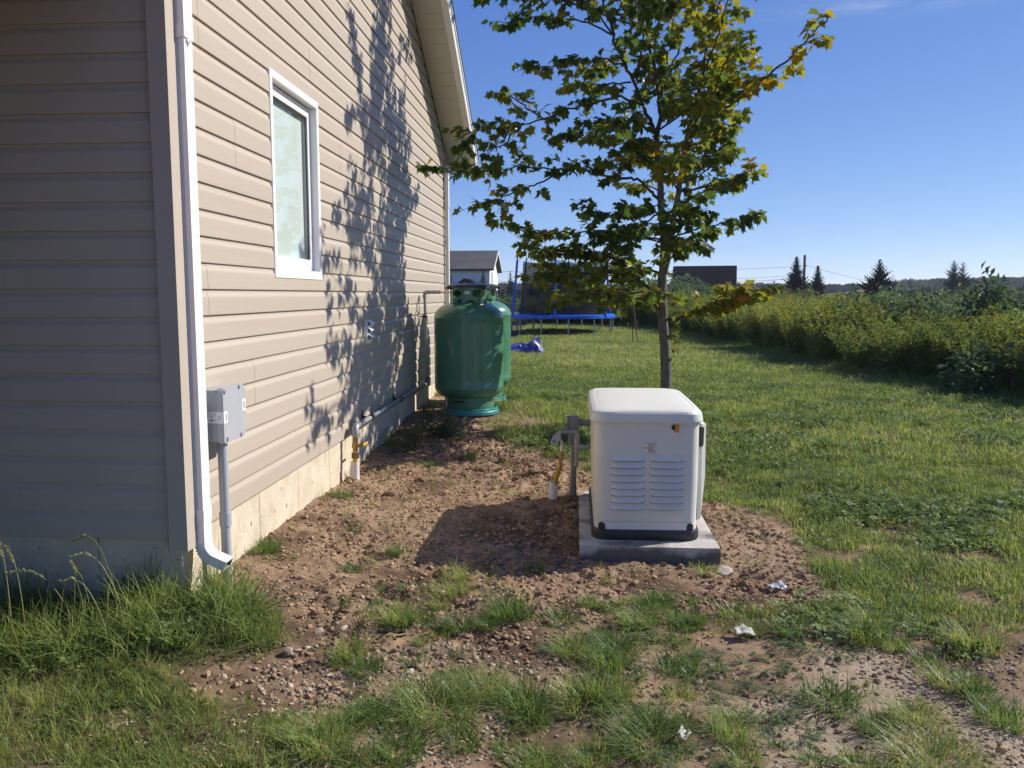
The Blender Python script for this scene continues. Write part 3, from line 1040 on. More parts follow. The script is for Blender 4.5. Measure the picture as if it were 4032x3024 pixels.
sticker(jb, [(-1.6494, 4.100, 0.925), (-1.6494, 4.142, 0.925), (-1.6494, 4.100, 0.985)], [(.35, .15, .47, .85, 1), (.55, .2, .6, .8, 1), (.68, .2, .72, .8, 1)])
mb = MB()
mb.box2((-1.7770, 3.93, 0.80), (-1.7760, 4.215, 1.073))
mb.build('mounting_board', mat('brown_board', (0.16, 0.135, 0.115), 0.8), jb)

cd = thing('conduit', (-1.705, 3.975, 0.0), 'grey plastic conduit running from the junction box down into the soil', 'conduit')
mb = MB(); mb.tube([(-1.705, 3.972, 0.797), (-1.705, 3.975, -0.15)], 0.0241, 20); mb.build('pipe', M_PVC, cd)
mb = MB(); mb.tube([(-1.705, 3.975, 0.440), (-1.705, 3.975, 0.372)], 0.0292, 20); mb.build('coupling', M_PVC, cd)
mb = MB(); mb.tube([(-1.705, 3.975, 0.095), (-1.705, 3.975, 0.03)], 0.0292, 20); mb.build('coupling', M_PVC, cd)

# ---- gas pipe on the wall
gp = thing('gas_pipe', (-1.70, 8.1, 0.47), 'steel gas pipe along the foot of the beige wall, riser up to the green tanks', 'gas pipe')
PX, PZ = -1.700, 0.478
mb = MB(); mb.tube([(PX, 6.50, PZ), (PX, 9.70, PZ)], 0.0205, 14); mb.build('pipe', M_BLACKPIPE, gp)
mb = MB(); mb.tube([(PX, 6.50, PZ), (PX, 6.93, PZ)], 0.0215, 14); mb.build('pipe', M_GALV, gp)
mb = MB(); mb.tube(bez([(PX, 6.53, PZ), (PX, 6.475, PZ - .004), (PX, 6.452, PZ - .03), (PX, 6.45, PZ - .06)], 5), 0.027, 14)
mb.tube([(PX, 6.53, PZ), (PX, 6.505, PZ)], 0.030, 14); mb.tube([(PX, 6.45, PZ - .045), (PX, 6.45, PZ - .075)], 0.030, 14)
mb.build('elbow', M_GALV, gp)
for yb in (6.955, 8.19):
    mb = MB()
    mb.tube([(PX, yb, PZ), (PX, yb + .026, PZ)], 0.0265, 14)
    mb.prism([(-1.777, PZ + .062), (-1.777, PZ - .03), (-1.768, PZ - .012), (-1.735, PZ - .016), (PX - .02, PZ - .02), (PX - .02, PZ + .012), (-1.735, PZ + .006), (-1.762, PZ + .014), (-1.770, PZ + .06)], 'y', yb + .004, yb + .022)
    mb.build('bracket', M_BLACK, gp)
mb = MB(); mb.tube(bez([(PX, 9.66, PZ), (PX, 9.71, PZ + .004), (PX, 9.735, PZ + .03), (PX, 9.737, PZ + .07)], 5), 0.026, 14); mb.build('elbow', M_BLACKPIPE, gp)
mb = MB(); mb.tube([(PX, 9.737, PZ + .05), (PX - .02, 9.737, 1.50)], 0.0165, 14); mb.build('riser', M_GALV, gp)
mb = MB(); mb.tube([(PX - .015, 9.737, 1.24), (PX - .015, 9.737, 1.262)], 0.023, 14); mb.box2((-1.776, 9.728, 1.243), (PX - .02, 9.746, 1.258)); mb.build('bracket', M_BLACK, gp)
mb = MB(); mb.tube(bez([(PX - .02, 9.737, 1.47), (PX - .018, 9.735, 1.515), (PX, 9.72, 1.528), (PX + .04, 9.70, 1.53)], 5), 0.0225, 14); mb.build('elbow', M_GALV, gp)
mb = MB()
for a, b, r_ in ((.03, .055, .024), (.055, .085, .018), (.085, .115, .023), (.115, .15, .019), (.15, .18, .022)):
    mb.tube([(PX + a, 9.70 - a * .3, 1.53), (PX + b, 9.70 - b * .3, 1.53)], r_, 8, smooth=False)
mb.build('fitting', M_GALV, gp)
mb = MB(); mb.tube(bez([(PX + .18, 9.645, 1.53), (-1.40, 9.53, 1.527), (-1.30, 9.46, 1.515), (-1.205, 9.40, 1.515)], 6), 0.0085, 8); mb.build('copper_tube', M_COPPER, gp)
mb = MB()
mb.tube([(PX, 6.45, PZ - .075), (PX, 6.448, PZ - .10)], 0.016, 10)
mb.tube([(PX, 6.448, PZ - .085), (PX, 6.445, PZ - .13)], 0.0235, 8, smooth=False)
mb.tube([(PX, 6.445, PZ - .13), (PX, 6.443, PZ - .165)], 0.028, 12)
mb.tube([(PX, 6.442, PZ - .165), (PX, 6.440, PZ - .195)], 0.021, 8, smooth=False)
mb.tube([(PX, 6.440, PZ - .20), (PX, 6.438, PZ - .245)], 0.030, 6, smooth=False)
valve = mb.build('valve', M_BRASS, gp)
mb = MB(); mb.tube([(PX + .02, 6.45, PZ - .145), (PX + .055, 6.46, PZ - .145)], 0.012, 8)
mb.box((PX + .058, 6.53, PZ - .148), (0.012, 0.14, 0.020), 1, 0.004, 1)
mb.build('handle', [M_BRASS, M_YEL], valve)
mb = MB()
pts = [(PX, 6.438 - .0006 * k, PZ - .24 - .006 * k) for k in range(28)]
mb.tube(pts, [0.019 + (0.0018 if k % 2 else 0) for k in range(28)], 12); mb.build('yellow_pipe', M_YEL, gp)
def sleeve(x, y, z0, z1, r_, tilt, label):
    mb = MB()
    n = 24
    a, b = (x, y, z0), (x + tilt, y, z1)
    rings = []
    for (px_, pz, rr) in ((a[0], z0, r_), (b[0], z1, r_), (b[0], z1, r_ - .004), (a[0], z0 + .02, r_ - .004)):
        rings.append([(px_ + rr * math.cos(2 * PI * j / n), y + rr * math.sin(2 * PI * j / n), pz) for j in range(n)])
    mb.loft(rings, 0, True, True, True)
    o = mb.build('pipe_sleeve', M_PIPEW)
    return tag(o, label, 'pipe', 'white pipe sleeves around the gas pipes')
sleeve(-1.70, 6.42, -0.05, 0.208, 0.0335, 0.0, 'white plastic pipe sleeve in the soil by the concrete house base')

# ---- wall vent
wv = thing('wall_vent', (-1.76, 7.22, 1.10), 'small white louvred vent cover on the siding in the tree shadow', 'vent')
mb = MB(); mb.box2((-1.785, 7.125, 1.085), (-1.758, 7.315, 1.285), 0, 0.006, 2); mb.build('frame', M_WHITE, wv)
for k in range(3):
    mb = MB()
    zc = 1.118 + .056 * k
    rings = []
    for t in np.linspace(0, 1, 7):
        a = t * PI
        rings.append([(-1.757 + .030 * math.sin(a) , yv, zc + .046 * t) for yv in (7.15, 7.29)])
    mb.loft(rings, 0, True, False, False, closed=False)
    mb.build('louvre', M_WHITE, wv)
for (yy, zz) in ((7.135, 1.272), (7.305, 1.272), (7.135, 1.098), (7.305, 1.098)):
    mb = MB(); mb.tube([(-1.76, yy, zz), (-1.755, yy, zz)], .005, 8); mb.build('screw', M_PVC_D, wv)

# ================================================================== PROPANE TANKS
M_GREEN = mat('green_tank_paint', (0.060, 0.200, 0.110), 0.30, spec=0.5, col2=(0.078, 0.235, 0.14), vscale=5, bump=0.05, bscale=90, coat=0.35)
M_TEAL = mat('teal_plastic', (0.035, 0.25, 0.25), 0.35, spec=0.5)
M_LID = mat('dark_plastic_lid', (0.05, 0.055, 0.065), 0.4, spec=0.5)
M_PLATE = mat('alloy_plate', (0.55, 0.56, 0.55), 0.4, metal=0.6)
def tank(x, y, z0, rot, label, padlabel):
    gzz = z0
    pad = thing('tank_pad', (x, y, gzz), padlabel, 'tank pad', 'teal pads under the propane tanks')
    mb = MB(); mb.lathe([(0.0, z0 - .02), (0.325, z0 - .02), (0.325, z0 + .012), (0.318, z0 + .020), (0.316, z0 + .042), (0.303, z0 + .046), (0.299, z0 + .012), (0.0, z0 + .012)], (x, y), 48)
    mb.build('disc', M_TEAL, pad)
    t = thing('propane_tank', (x, y, z0 + .0125), label, 'propane tank', 'green propane tanks beside the wall')
    b = z0 + .0125
    # foot ring with slots
    mb = MB()
    rings = []
    n = 64
    for (rr, zz) in ((.276, b), (.276, b + .17), (.2675, b + .17), (.2675, b)):
        rings.append([(x + rr * math.cos(2 * PI * j / n), y + rr * math.sin(2 * PI * j / n), zz) for j in range(n)])
    mb.loft(rings, 0, True, False, False)
    mb.build('foot_ring', M_GREEN, t)
    for k in range(4):
        a = rot + k * PI / 2 - .35
        mb = MB()
        v = []
        for s_ in np.linspace(-.25, .25, 9):
            for zz in (b + .105, b + .128):
                v.append((x + .2766 * math.cos(a + s_), y + .2766 * math.sin(a + s_), zz))
        f = [(2 * i, 2 * i + 2, 2 * i + 3, 2 * i + 1) for i in range(8)]
        mb.add(v, f, 0); mb.build('slot', M_INK, t)
    # body
    Rr = 0.381
    z_b, z_t = z0 + .270, z0 + 1.040
    prof = [(0.0, z_b - .145)]
    for k in range(1, 13):
        a = k / 12 * PI / 2
        prof.append((Rr * math.sin(a) ** 0.82, z_b - .145 * math.cos(a)))
    prof += [(Rr, z_b), (Rr + .003, z_b + .006), (Rr, z_b + .012)]
    for k in range(1, 8): prof.append((Rr, z_b + (z_t - z_b) * k / 8))
    prof += [(Rr, z_t - .012), (Rr + .003, z_t - .006), (Rr, z_t)]
    for k in range(11, -1, -1):
        a = k / 12 * PI / 2
        prof.append((Rr * math.sin(a) ** 0.80, z_t + .178 * math.cos(a)))
    mb = MB(); mb.lathe(prof, (x, y), 72)
    mb.build('body', M_GREEN, t, sharp=60)
    # seam down the shell
    mb = MB()
    a = math.radians(-62) + rot * .2
    mb.tube([(x + (Rr + .0005) * math.cos(a), y + (Rr + .0005) * math.sin(a), zz) for zz in (z_b + .01, z_t - .01)], 0.0028, 6)
    mb.build('weld_seam', M_GREEN, t)
    # collar with openings
    cr, cz0, cz1 = 0.205, z0 + 1.228, z0 + 1.362
    nn, rows = 96, 12
    hole_dirs = [(-PI / 2 - .55 + rot, .34, .048, .036), (-PI / 2 + .62 + rot, .30, .050, .040), (.75 + rot, .34, .050, .040), (PI / 2 + .3 + rot, .34, .048, .036), (PI + .2 + rot, .34, .048, .036)]
    def inhole(a, z):
        for (ha, wdt, hw, hh) in hole_dirs:
            d = (a - ha + PI) % (2 * PI) - PI
            u = d * cr / (hw * 1.25)
            w = (z - (cz0 + .072)) / hh
            if abs(u) ** 2.2 + abs(w) ** 2.2 < 1: return True
        return False
    mb = MB()
    for side, rr in ((0, cr), (1, cr - .006)):
        v = [(x + rr * math.cos(2 * PI * j / nn), y + rr * math.sin(2 * PI * j / nn), cz0 + (cz1 - cz0) * i / rows) for i in range(rows + 1) for j in range(nn)]
        f = []
        for i in range(rows):
            for j in range(nn):
                if inhole(2 * PI * (j + .5) / nn, cz0 + (cz1 - cz0) * (i + .5) / rows): continue
                k = (j + 1) % nn
                q = (i * nn + j, i * nn + k, (i + 1) * nn + k, (i + 1) * nn + j)
                f.append(q if side == 0 else q[::-1])
        mb.add(v, f, 0, True)
    mb.build('collar', M_GREEN, t, recalc=False)
    for k in range(4):
        a = k * PI / 2 + .6 + rot
        mb = MB(); mb.box((x + cr * math.cos(a), y + cr * math.sin(a), z0 + 1.212), (.012, .07, .045), 0, 0.002, 1, (0, 0, a)); mb.build('collar_foot', M_GREEN, t)
    mb = MB(); mb.lathe([(.20, z0 + 1.363), (.232, z0 + 1.361), (.236, z0 + 1.370), (.233, z0 + 1.388), (.17, z0 + 1.402), (0, z0 + 1.409)], (x, y), 48)
    lid = mb.build('lid', M_LID, t)
    for a in (PI + .5 + rot, PI + 2.6 + rot):
        mb = MB(); mb.box((x + .237 * math.cos(a), y + .237 * math.sin(a), z0 + 1.358), (.05, .06, .028), 0, .004, 1, (0, 0, a)); mb.build('lid_clip', M_LID, lid)
    # plate, lifting lugs, valve
    mb = MB()
    v = []
    for s_ in np.linspace(-.16, .16, 7):
        a = -PI / 2 + .04 + rot + s_
        for zz in (cz0 + .064, cz0 + .094): v.append((x + (cr + .002) * math.cos(a), y + (cr + .002) * math.sin(a), zz))
    mb.add(v, [(2 * i, 2 * i + 2, 2 * i + 3, 2 * i + 1) for i in range(6)], 0); mb.build('name_plate', M_PLATE, t)
    for a in (PI + .95 + rot, -.08 + rot):
        pts = []
        rr = .215
        for s_ in np.linspace(-.12, PI + .12, 10):
            pts.append((x + (rr + .0) * math.cos(a) + .034 * math.cos(s_) * math.cos(a), y + rr * math.sin(a) + .034 * math.cos(s_) * math.sin(a), z0 + 1.175 + .060 * math.sin(s_)))
        mb = MB(); mb.tube(pts, .007, 8); mb.build('lifting_lug', M_GREEN, t)
    mb = MB(); mb.lathe([(.035, z0 + 1.19), (.035, z0 + 1.24), (.022, z0 + 1.25), (.022, z0 + 1.29), (.03, z0 + 1.295), (.03, z0 + 1.32), (0, z0 + 1.325)], (x, y), 16); mb.build('valve', M_BRASS, t)
    return t
tank(-1.163, 9.35, 0.215, 0.0, 'nearer green propane tank with a dark lid, standing beside the gas riser', 'teal round pad under the nearer green tank')
tank(-1.150, 10.28, 0.225, 0.5, 'farther green propane tank, half hidden behind the nearer one', 'teal round pad under the farther green tank')

# ================================================================== GENERATOR ON ITS SLAB
M_SLAB = mat('slab_concrete', (0.42, 0.40, 0.37), 0.9, spec=0.2, col2=(0.56, 0.535, 0.49), vscale=7, bump=0.35, bscale=45, detail=9)
mb = MB()
bm = bmesh.new()
bmesh.ops.create_grid(bm, x_segments=30, y_segments=44, size=0.5)
for v in bm.verts:
    v.co.x = .4425 + v.co.x * .811
    v.co.y = 5.56 + v.co.y * 1.40
    v.co.z = 0.0395 + 0.004 * (fbm(np.array([v.co.x]), np.array([v.co.y]), .12, 3, 3)[0] - .5)
bnd = [e for e in bm.edges if e.is_boundary]
r_ = bmesh.ops.extrude_edge_only(bm, edges=bnd)
low = [g for g in r_['geom'] if isinstance(g, bmesh.types.BMVert)]
for v in low:
    v.co.z = -0.16
    n_ = fbm(np.array([v.co.x * 3]), np.array([v.co.y * 3]), .2, 3, 8)[0] - .5
    v.co.x += 0.012 * n_; v.co.y += 0.010 * n_
bm.verts.index_update()
mb.add([v.co[:] for v in bm.verts], [[v.index for v in f.verts] for f in bm.faces], 0)
bm.free()
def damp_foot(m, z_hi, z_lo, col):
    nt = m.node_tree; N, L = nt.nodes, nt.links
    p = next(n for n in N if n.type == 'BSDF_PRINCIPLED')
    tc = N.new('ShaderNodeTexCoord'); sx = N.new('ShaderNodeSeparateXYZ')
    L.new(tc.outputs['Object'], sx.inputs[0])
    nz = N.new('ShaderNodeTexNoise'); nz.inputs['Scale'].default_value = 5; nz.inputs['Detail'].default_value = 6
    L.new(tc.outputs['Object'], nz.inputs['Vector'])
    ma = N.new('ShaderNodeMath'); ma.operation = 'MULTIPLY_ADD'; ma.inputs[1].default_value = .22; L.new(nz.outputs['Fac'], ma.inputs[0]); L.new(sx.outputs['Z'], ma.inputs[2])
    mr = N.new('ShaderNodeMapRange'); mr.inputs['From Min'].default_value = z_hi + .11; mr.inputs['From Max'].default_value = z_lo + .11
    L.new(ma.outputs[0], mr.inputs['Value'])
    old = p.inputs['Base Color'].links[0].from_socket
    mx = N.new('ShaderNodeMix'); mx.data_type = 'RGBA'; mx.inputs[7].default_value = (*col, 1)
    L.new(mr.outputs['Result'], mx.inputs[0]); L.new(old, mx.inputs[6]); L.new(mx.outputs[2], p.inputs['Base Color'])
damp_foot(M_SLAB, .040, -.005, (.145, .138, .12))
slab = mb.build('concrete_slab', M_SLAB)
tag(slab, 'pale concrete slab on brown soil under the generator', 'concrete slab')

M_BONE = mat('bone_white_enamel', (0.725, 0.725, 0.65), 0.42, spec=0.45, var=0.012, vscale=4, bump=0.06, bscale=420)
M_BASE = mat('black_base_plastic', (0.022, 0.023, 0.026), 0.5, col2=(0.035, 0.035, 0.036), vscale=9)
gen = thing('standby_generator', (0.431, 5.6, 0.041), 'bone white standby generator with louvred front and orange tab', 'generator')
GCX, GCY = 0.431, 5.60
def rrect(hx, hy, rad, z, n=7, bow=0.0, cx=GCX, cy=GCY):
    pts = []
    for q, (sx, sy) in enumerate(((1, 1), (-1, 1), (-1, -1), (1, -1))):
        for k in range(n + 1):
            a = q * PI / 2 + k / n * PI / 2
            pts.append([cx + sx * (hx - rad) + rad * math.cos(a), cy + sy * (hy - rad) + rad * math.sin(a), z])
        # a few points along the next side so faces can bow a little
        for k in range(1, 6):
            f = k / 6
            if q == 0: p = [cx + (hx - rad) * (1 - 2 * f), cy + hy, z]
            elif q == 1: p = [cx - hx, cy + (hy - rad) * (1 - 2 * f), z]
            elif q == 2: p = [cx - (hx - rad) * (1 - 2 * f), cy - hy, z]
            else: p = [cx + hx, cy - (hy - rad) * (1 - 2 * f), z]
            pts.append(p)
    if bow:
        for p in pts:
            fx_ = (p[0] - cx) / hx; fy_ = (p[1] - cy) / hy
            p[1] += bow * (1 - fx_ ** 2) * (1 if fy_ > 0 else -1) * (abs(fy_) > .8)
            p[0] += bow * (1 - fy_ ** 2) * (1 if fx_ > 0 else -1) * (abs(fx_) > .8)
    return [tuple(p) for p in pts]
mb = MB()
mb.loft([rrect(.316, .606, .085, 0.041), rrect(.320, .611, .088, 0.050), rrect(.320, .611, .088, 0.088), rrect(.316, .607, .085, 0.099), rrect(.308, .599, .082, 0.101)], 0)
mb.build('base', M_BASE, gen, sharp=50)
mb = MB()
mb.loft([rrect(.306, .597, .082, 0.102), rrect(.304, .594, .080, 0.147), rrect(.301, .590, .078, 0.1485), rrect(.301, .590, .078, 0.1505), rrect(.305, .595, .080, 0.152),
         rrect(.309, .597, .080, 0.40, bow=.004), rrect(.311, .598, .080, 0.765, bow=.004)], 0)
body = mb.build('body', M_BONE, gen, sharp=28)
mb = MB()      # lid: skirt, soft chamfer, crease, crowned top
mb.loft([rrect(.312, .600, .085, 0.752), rrect(.331, .618, .095, 0.750, bow=.004), rrect(.333, .620, .097, 0.757, bow=.005), rrect(.326, .614, .098, 0.800, bow=.006), rrect(.318, .606, .098, 0.812, bow=.006),
         rrect(.296, .588, .094, 0.8225, bow=.008), rrect(.285, .578, .092, 0.8245, bow=.008), rrect(.2835, .5765, .092, 0.8225, bow=.008), rrect(.281, .574, .092, 0.8235, bow=.008),
         rrect(.24, .54, .09, 0.829, bow=.008), rrect(.16, .44, .08, 0.834), rrect(.06, .25, .05, 0.836)], 0)
mb.build('lid', M_BONE, gen, sharp=24)
# louvres: pressed scoops, two columns of eight
FY = GCY - .5985
for c, (lx0, lx1) in enumerate(((0.222, 0.420), (0.452, 0.648))):
    for k in range(8):
        zt = 0.556 - .0418 * k
        zb_ = zt - .0350
        mb = MB()
        nu, nv = 14, 6
        v, f = [], []
        for j in range(nv + 1):
            for i in range(nu + 1):
                u, w = i / nu, j / nv
                e = min(1.0, min(u, 1 - u) / .12)
                e = e * e * (3 - 2 * e)
                xx = lx0 + (lx1 - lx0) * u
                fxn = (xx - GCX) / .31
                yb = FY - .004 * (1 - fxn ** 2) - .0004
                pr = .0185 * e * (w ** 1.5)
                dz = .0035 * (1 - e) * w
                v.append((xx, yb - pr, zt + (zb_ - zt) * w + dz))
        for j in range(nv):
            for i in range(nu):
                a = j * (nu + 1) + i
                f.append((a, a + 1, a + nu + 2, a + nu + 1))
        mb.add(v, f, 0, True)
        # dark mouth under the scoop
        v2, f2 = [], []
        for i in range(nu + 1):
            p = v[nv * (nu + 1) + i]
            fxn = (p[0] - GCX) / .31
            uu = i / nu
            e2 = max(0.0, 1 - (2 * uu - 1) ** 6)
            v2 += [(p[0], FY - .004 * (1 - fxn ** 2) - .0007, zt - .0350 + .002), (p[0], FY - .004 * (1 - fxn ** 2) - .0007, zt - .0350 - .0068 * e2)]
        f2 = [(2 * i, 2 * i + 1, 2 * i + 3, 2 * i + 2) for i in range(nu)]
        mb.add(v2, f2, 1)
        mb.build('louvre', [M_BONE, M_INK], body, recalc=False)
# orange tab and lock
M_ORANGE = mat('orange_tab', (0.85, 0.26, 0.02), 0.45)
mb = MB(); mb.tube([(0.588, FY - .0042, 0.722), (0.588, FY - .0075, 0.722)], 0.0165, 18); mb.build('lock', M_BLACK, gen)
mb = MB()
tabp = [(-.003, .738), (-.020, .738), (-.024, .732), (-.017, .72), (-.018, .708), (-.024, .696), (-.021, .695), (-.0145, .708), (-.0135, .72), (-.019, .734), (-.003, .735)]
mb.prism([(FY + a, z) for a, z in tabp], 'x', 0.592, 0.614)
mb.build('orange_tab', M_ORANGE, gen)
# warning label
M_WY = mat('label_yellow', (0.55, 0.36, 0.03), 0.5)
bars = [(.02, .02, .98, .98, 1), (.035, .035, .965, .965, 0), (.34, .86, .96, .95, 2), (.34, .56, .96, .64, 2), (.34, .22, .96, .30, 2)]
for zz in (.79, .73, .67, .49, .43, .37, .35, .15, .1): bars.append((.37, zz, .93 - .1 * (int(zz * 100) % 3), zz + .022, 1))
bars += [(.09, .46, .28, .475, 1)]
lb = sticker(gen, [(0.409, FY - .0056, 0.567), (0.482, FY - .0056, 0.567), (0.409, FY - .0056, 0.628)], bars, 'warning_label', [M_STICK, M_INK, M_WY])
mb = MB()
mb.add([(0.4145, FY - .0072, 0.594), (0.4315, FY - .0072, 0.594), (0.423, FY - .0072, 0.611)], [(0, 1, 2)], 0)
mb.add([(0.4205, FY - .0074, 0.596), (0.4255, FY - .0074, 0.596), (0.4255, FY - .0074, 0.600), (0.4205, FY - .0074, 0.600)], [(0, 1, 2, 3)], 1)
mb.add([(0.4215, FY - .0074, 0.6015), (0.4245, FY - .0074, 0.6015), (0.423, FY - .0074, 0.606)], [(0, 1, 2)], 1)
mb.build('warning_triangle', [M_WY, M_INK], lb, recalc=False)
# lifting eyes at the lower corners
for sx in (-1, 1):
    mb = MB()
    pts = []
    xc = GCX + sx * .262
    prof = [(-.021, .101), (.021, .101), (.021, .121)] + [(.021 * math.cos(t), .121 + .023 * math.sin(t)) for t in np.linspace(.3, PI - .3, 7)] + [(-.021, .121)]
    def skin(xx):
        d_ = abs(xx - GCX) - (.306 - .080)
        return GCY - (.5955 - .080) - (math.sqrt(max(1e-6, .080 ** 2 - max(0, d_) ** 2))) - .0022
    vs = [(xc + a, skin(xc + a), z) for a, z in prof] + [(xc, skin(xc), .118)]
    mb.add(vs, [(i, (i + 1) % len(prof), len(prof)) for i in range(len(prof))], 0)
    mb.box((xc, skin(xc) + .004, .109), (.030, .016, .013), 1, .002, 1)
    mb.build('lifting_eye', [M_INK, M_BASE], gen)
# intake hood on the right flank
mb = MB()
hx0 = GCX + .3125
hood = [(5.10, .145), (6.05, .145), (6.05, .735), (5.10, .735)]
mb.loft([[(hx0, y_, z_) for y_, z_ in ((5.095, .140), (6.05, .140), (6.05, .742), (5.095, .742))],
         [(hx0 + .024, y_, z_) for y_, z_ in ((5.11, .150), (6.04, .150), (6.04, .725), (5.11, .725))],
         [(hx0 + .050, y_, z_) for y_, z_ in ((5.14, .40), (6.02, .40), (6.02, .720), (5.14, .720))]], 0, False)
mb.build('side_cover', M_BONE, gen)
mb = MB()
mb.add([(hx0 + .0035, 5.0965, .60), (hx0 + .021, 5.1080, .585), (hx0 + .034, 5.118, .60), (hx0 + .036, 5.119, .705), (hx0 + .003, 5.0965, .715)], [(0, 1, 2, 3, 4)], 0)
for v_i in range(5):
    p = mb.v[v_i]; mb.v[v_i] = (p[0], p[1] - .002, p[2])
mb.build('side_opening', M_INK, gen, recalc=False)
mb = MB(); mb.tube([(hx0 + .004, 5.095, .728), (hx0 + .004, 5.090, .728)], .006, 8); mb.build('screw', M_STEEL, gen)

# ---- electrical stub behind the generator
es = thing('electrical_stub', (0.0, 6.1, 0.05), 'dark grey conduit and angled box feeding the flank of the generator', 'conduit')
mb = MB(); mb.tube([(0.0, 6.1, 0.44), (-.004, 6.1, -.1)], 0.0225, 18); mb.build('pipe', M_PVC_D, es)
mb = MB(); mb.tube([(-.004, 6.1, 0.115), (-.005, 6.1, -.02)], 0.0275, 18); mb.build('coupling', M_PVC_D, es)
mb = MB(); mb.box2((-.044, 6.055, 0.52), (.036, 6.145, 0.628), 0, .006, 2); mb.box2((-.040, 6.062, 0.436), (.026, 6.138, 0.5198), 0, .006, 2); mb.build('angle_box', M_PVC_D, es)
mb = MB(); mb.box2((-.0485, 6.05, 0.525), (-.0445, 6.15, 0.634), 0, .001, 1); mb.build('cover', M_PVC_D, es)
mb = MB(); mb.tube([(.036, 6.1, .580), (.128, 6.1, .578)], 0.0225, 18); mb.tube([(.036, 6.1, .580), (.062, 6.1, .580)], 0.027, 18); mb.build('nipple', M_PVC_D, es)

# ---- gas connection
gc = thing('gas_connection', (-.13, 5.95, 0.07), 'steel tee, brass valve and yellow gas pipe feeding the flank of the generator', 'gas line')
GY_ = 5.93
mb = MB(); mb.tube([(.026, GY_, .43), (.13, GY_ + .01, .432)], 0.0145, 12); mb.build('pipe', M_GALV, gc)
mb = MB(); mb.tube([(.022, GY_, .478), (.020, GY_, .395)], 0.0185, 12); mb.tube([(.020, GY_, .432), (.056, GY_, .432)], 0.0185, 12)
for zz in (.476, .398): mb.tube([(.022, GY_, zz + .006), (.022, GY_, zz - .006)], 0.0215, 12)
mb.tube([(.05, GY_, .432), (.060, GY_, .432)], 0.0215, 12); mb.build('tee', M_GALV, gc)
mb = MB(); mb.tube([(.020, GY_, .394), (.017, GY_, .325)], 0.0145, 12); mb.tube([(.017, GY_, .322), (.0165, GY_, .295)], 0.0185, 12); mb.build('drip_leg', M_GALV, gc)
mb = MB(); mb.tube(bez([(.022, GY_, .482), (.022, GY_, .515), (.012, GY_, .533), (-.02, GY_, .537)], 5), 0.0175, 12); mb.build('elbow', M_GALV, gc)
mb = MB(); mb.tube([(-.018, GY_, .537), (-.045, GY_, .537)], 0.0150, 8, smooth=False); mb.tube([(-.045, GY_, .537), (-.062, GY_, .537)], 0.0185, 6, smooth=False); mb.tube([(-.062, GY_, .537), (-.085, GY_, .536)], 0.0135, 12); mb.build('union', M_GALV, gc)
mb = MB(); mb.tube(bez([(-.085, GY_, .536), (-.108, GY_, .530), (-.106, GY_, .505), (-.085, GY_, .470), (-.078, GY_, .448), (-.080, GY_, .432)], 6), 0.0095, 10); mb.build('flexible_tube', M_STEEL, gc)
mb = MB(); mb.tube([(-.080, GY_, .442), (-.083, GY_, .402)], 0.0175, 6, smooth=False); mb.build('nut', M_STEEL, gc)
mb = MB()
mb.tube([(-.084, GY_, .402), (-.089, GY_, .375)], 0.0135, 10); mb.tube([(-.088, GY_, .378), (-.093, GY_, .340)], 0.0185, 10); mb.tube([(-.093, GY_, .340), (-.097, GY_, .312)], 0.014, 10)
mb.tube([(-.091, GY_ - .0, .357), (-.135, GY_, .360)], 0.009, 8); mb.tube([(-.098, GY_, .312), (-.103, GY_, .272)], 0.019, 6, smooth=False)
vv = mb.build('valve', M_BRASS, gc)
mb = MB(); mb.box((-.137, GY_ - .01, .352), (.006, .05, .024), 0, .002, 1); mb.build('handle', M_YEL, vv)
mb = MB(); pts = [(-.103 - .0021 * k, GY_ + .002 * k, .274 - .0078 * k) for k in range(26)]
mb.tube(pts, [0.0165 + (0.0013 if k % 2 else 0) for k in range(26)], 12); mb.build('yellow_pipe', M_YEL, gc)
mb = MB()
mb.add([(-.165, GY_ - .03, .462), (-.118, GY_ - .035, .440), (-.098, GY_ - .02, .492), (-.146, GY_ - .014, .513), (-.112, GY_ - .015, .545), (-.088, GY_ - .012, .525)], [(0, 1, 2, 3), (3, 2, 5, 4)], 0)
mb.add([(-.150, GY_ - .033, .476), (-.130, GY_ - .036, .466), (-.126, GY_ - .0345, .474), (-.146, GY_ - .031, .484)], [(0, 1, 2, 3)], 1)
mb.build('paper_tag', [mat('grey_tag', (0.42, 0.40, 0.38), 0.6), M_INK], gc, recalc=False)
sleeve(-.152, GY_ + .045, 0.005, 0.172, 0.0325, 0.012, 'white plastic pipe sleeve in the soil beside the generator')

# ================================================================== TRAMPOLINE, TARP, SAPLING
M_BLUE = mat('blue_vinyl_pad', (0.015, 0.12, 0.62), 0.4, spec=0.5, var=0.12, vscale=5)
M_LEG = mat('galvanised_leg', (0.42, 0.43, 0.43), 0.4, metal=0.6)
m_net, nt, out = newmat('black_net')
N, L = nt.nodes, nt.links
tr = N.new('ShaderNodeBsdfTransparent'); df = N.new('ShaderNodeBsdfDiffuse'); df.inputs[0].default_value = (0.045, 0.042, 0.040, 1)
mx = N.new('ShaderNodeMixShader'); mx.inputs[0].default_value = 0.66
L.new(tr.outputs[0], mx.inputs[1]); L.new(df.outputs[0], mx.inputs[2]); L.new(mx.outputs[0], out.inputs[0])
TX, TY, TR = -0.42, 29.8, 1.80
tg = gz(TX, TY)
TZ = 0.80
tp = thing('trampoline', (TX, TY, tg), 'round blue trampoline with a black net enclosure on the lawn by the weeds', 'trampoline')
mb = MB()
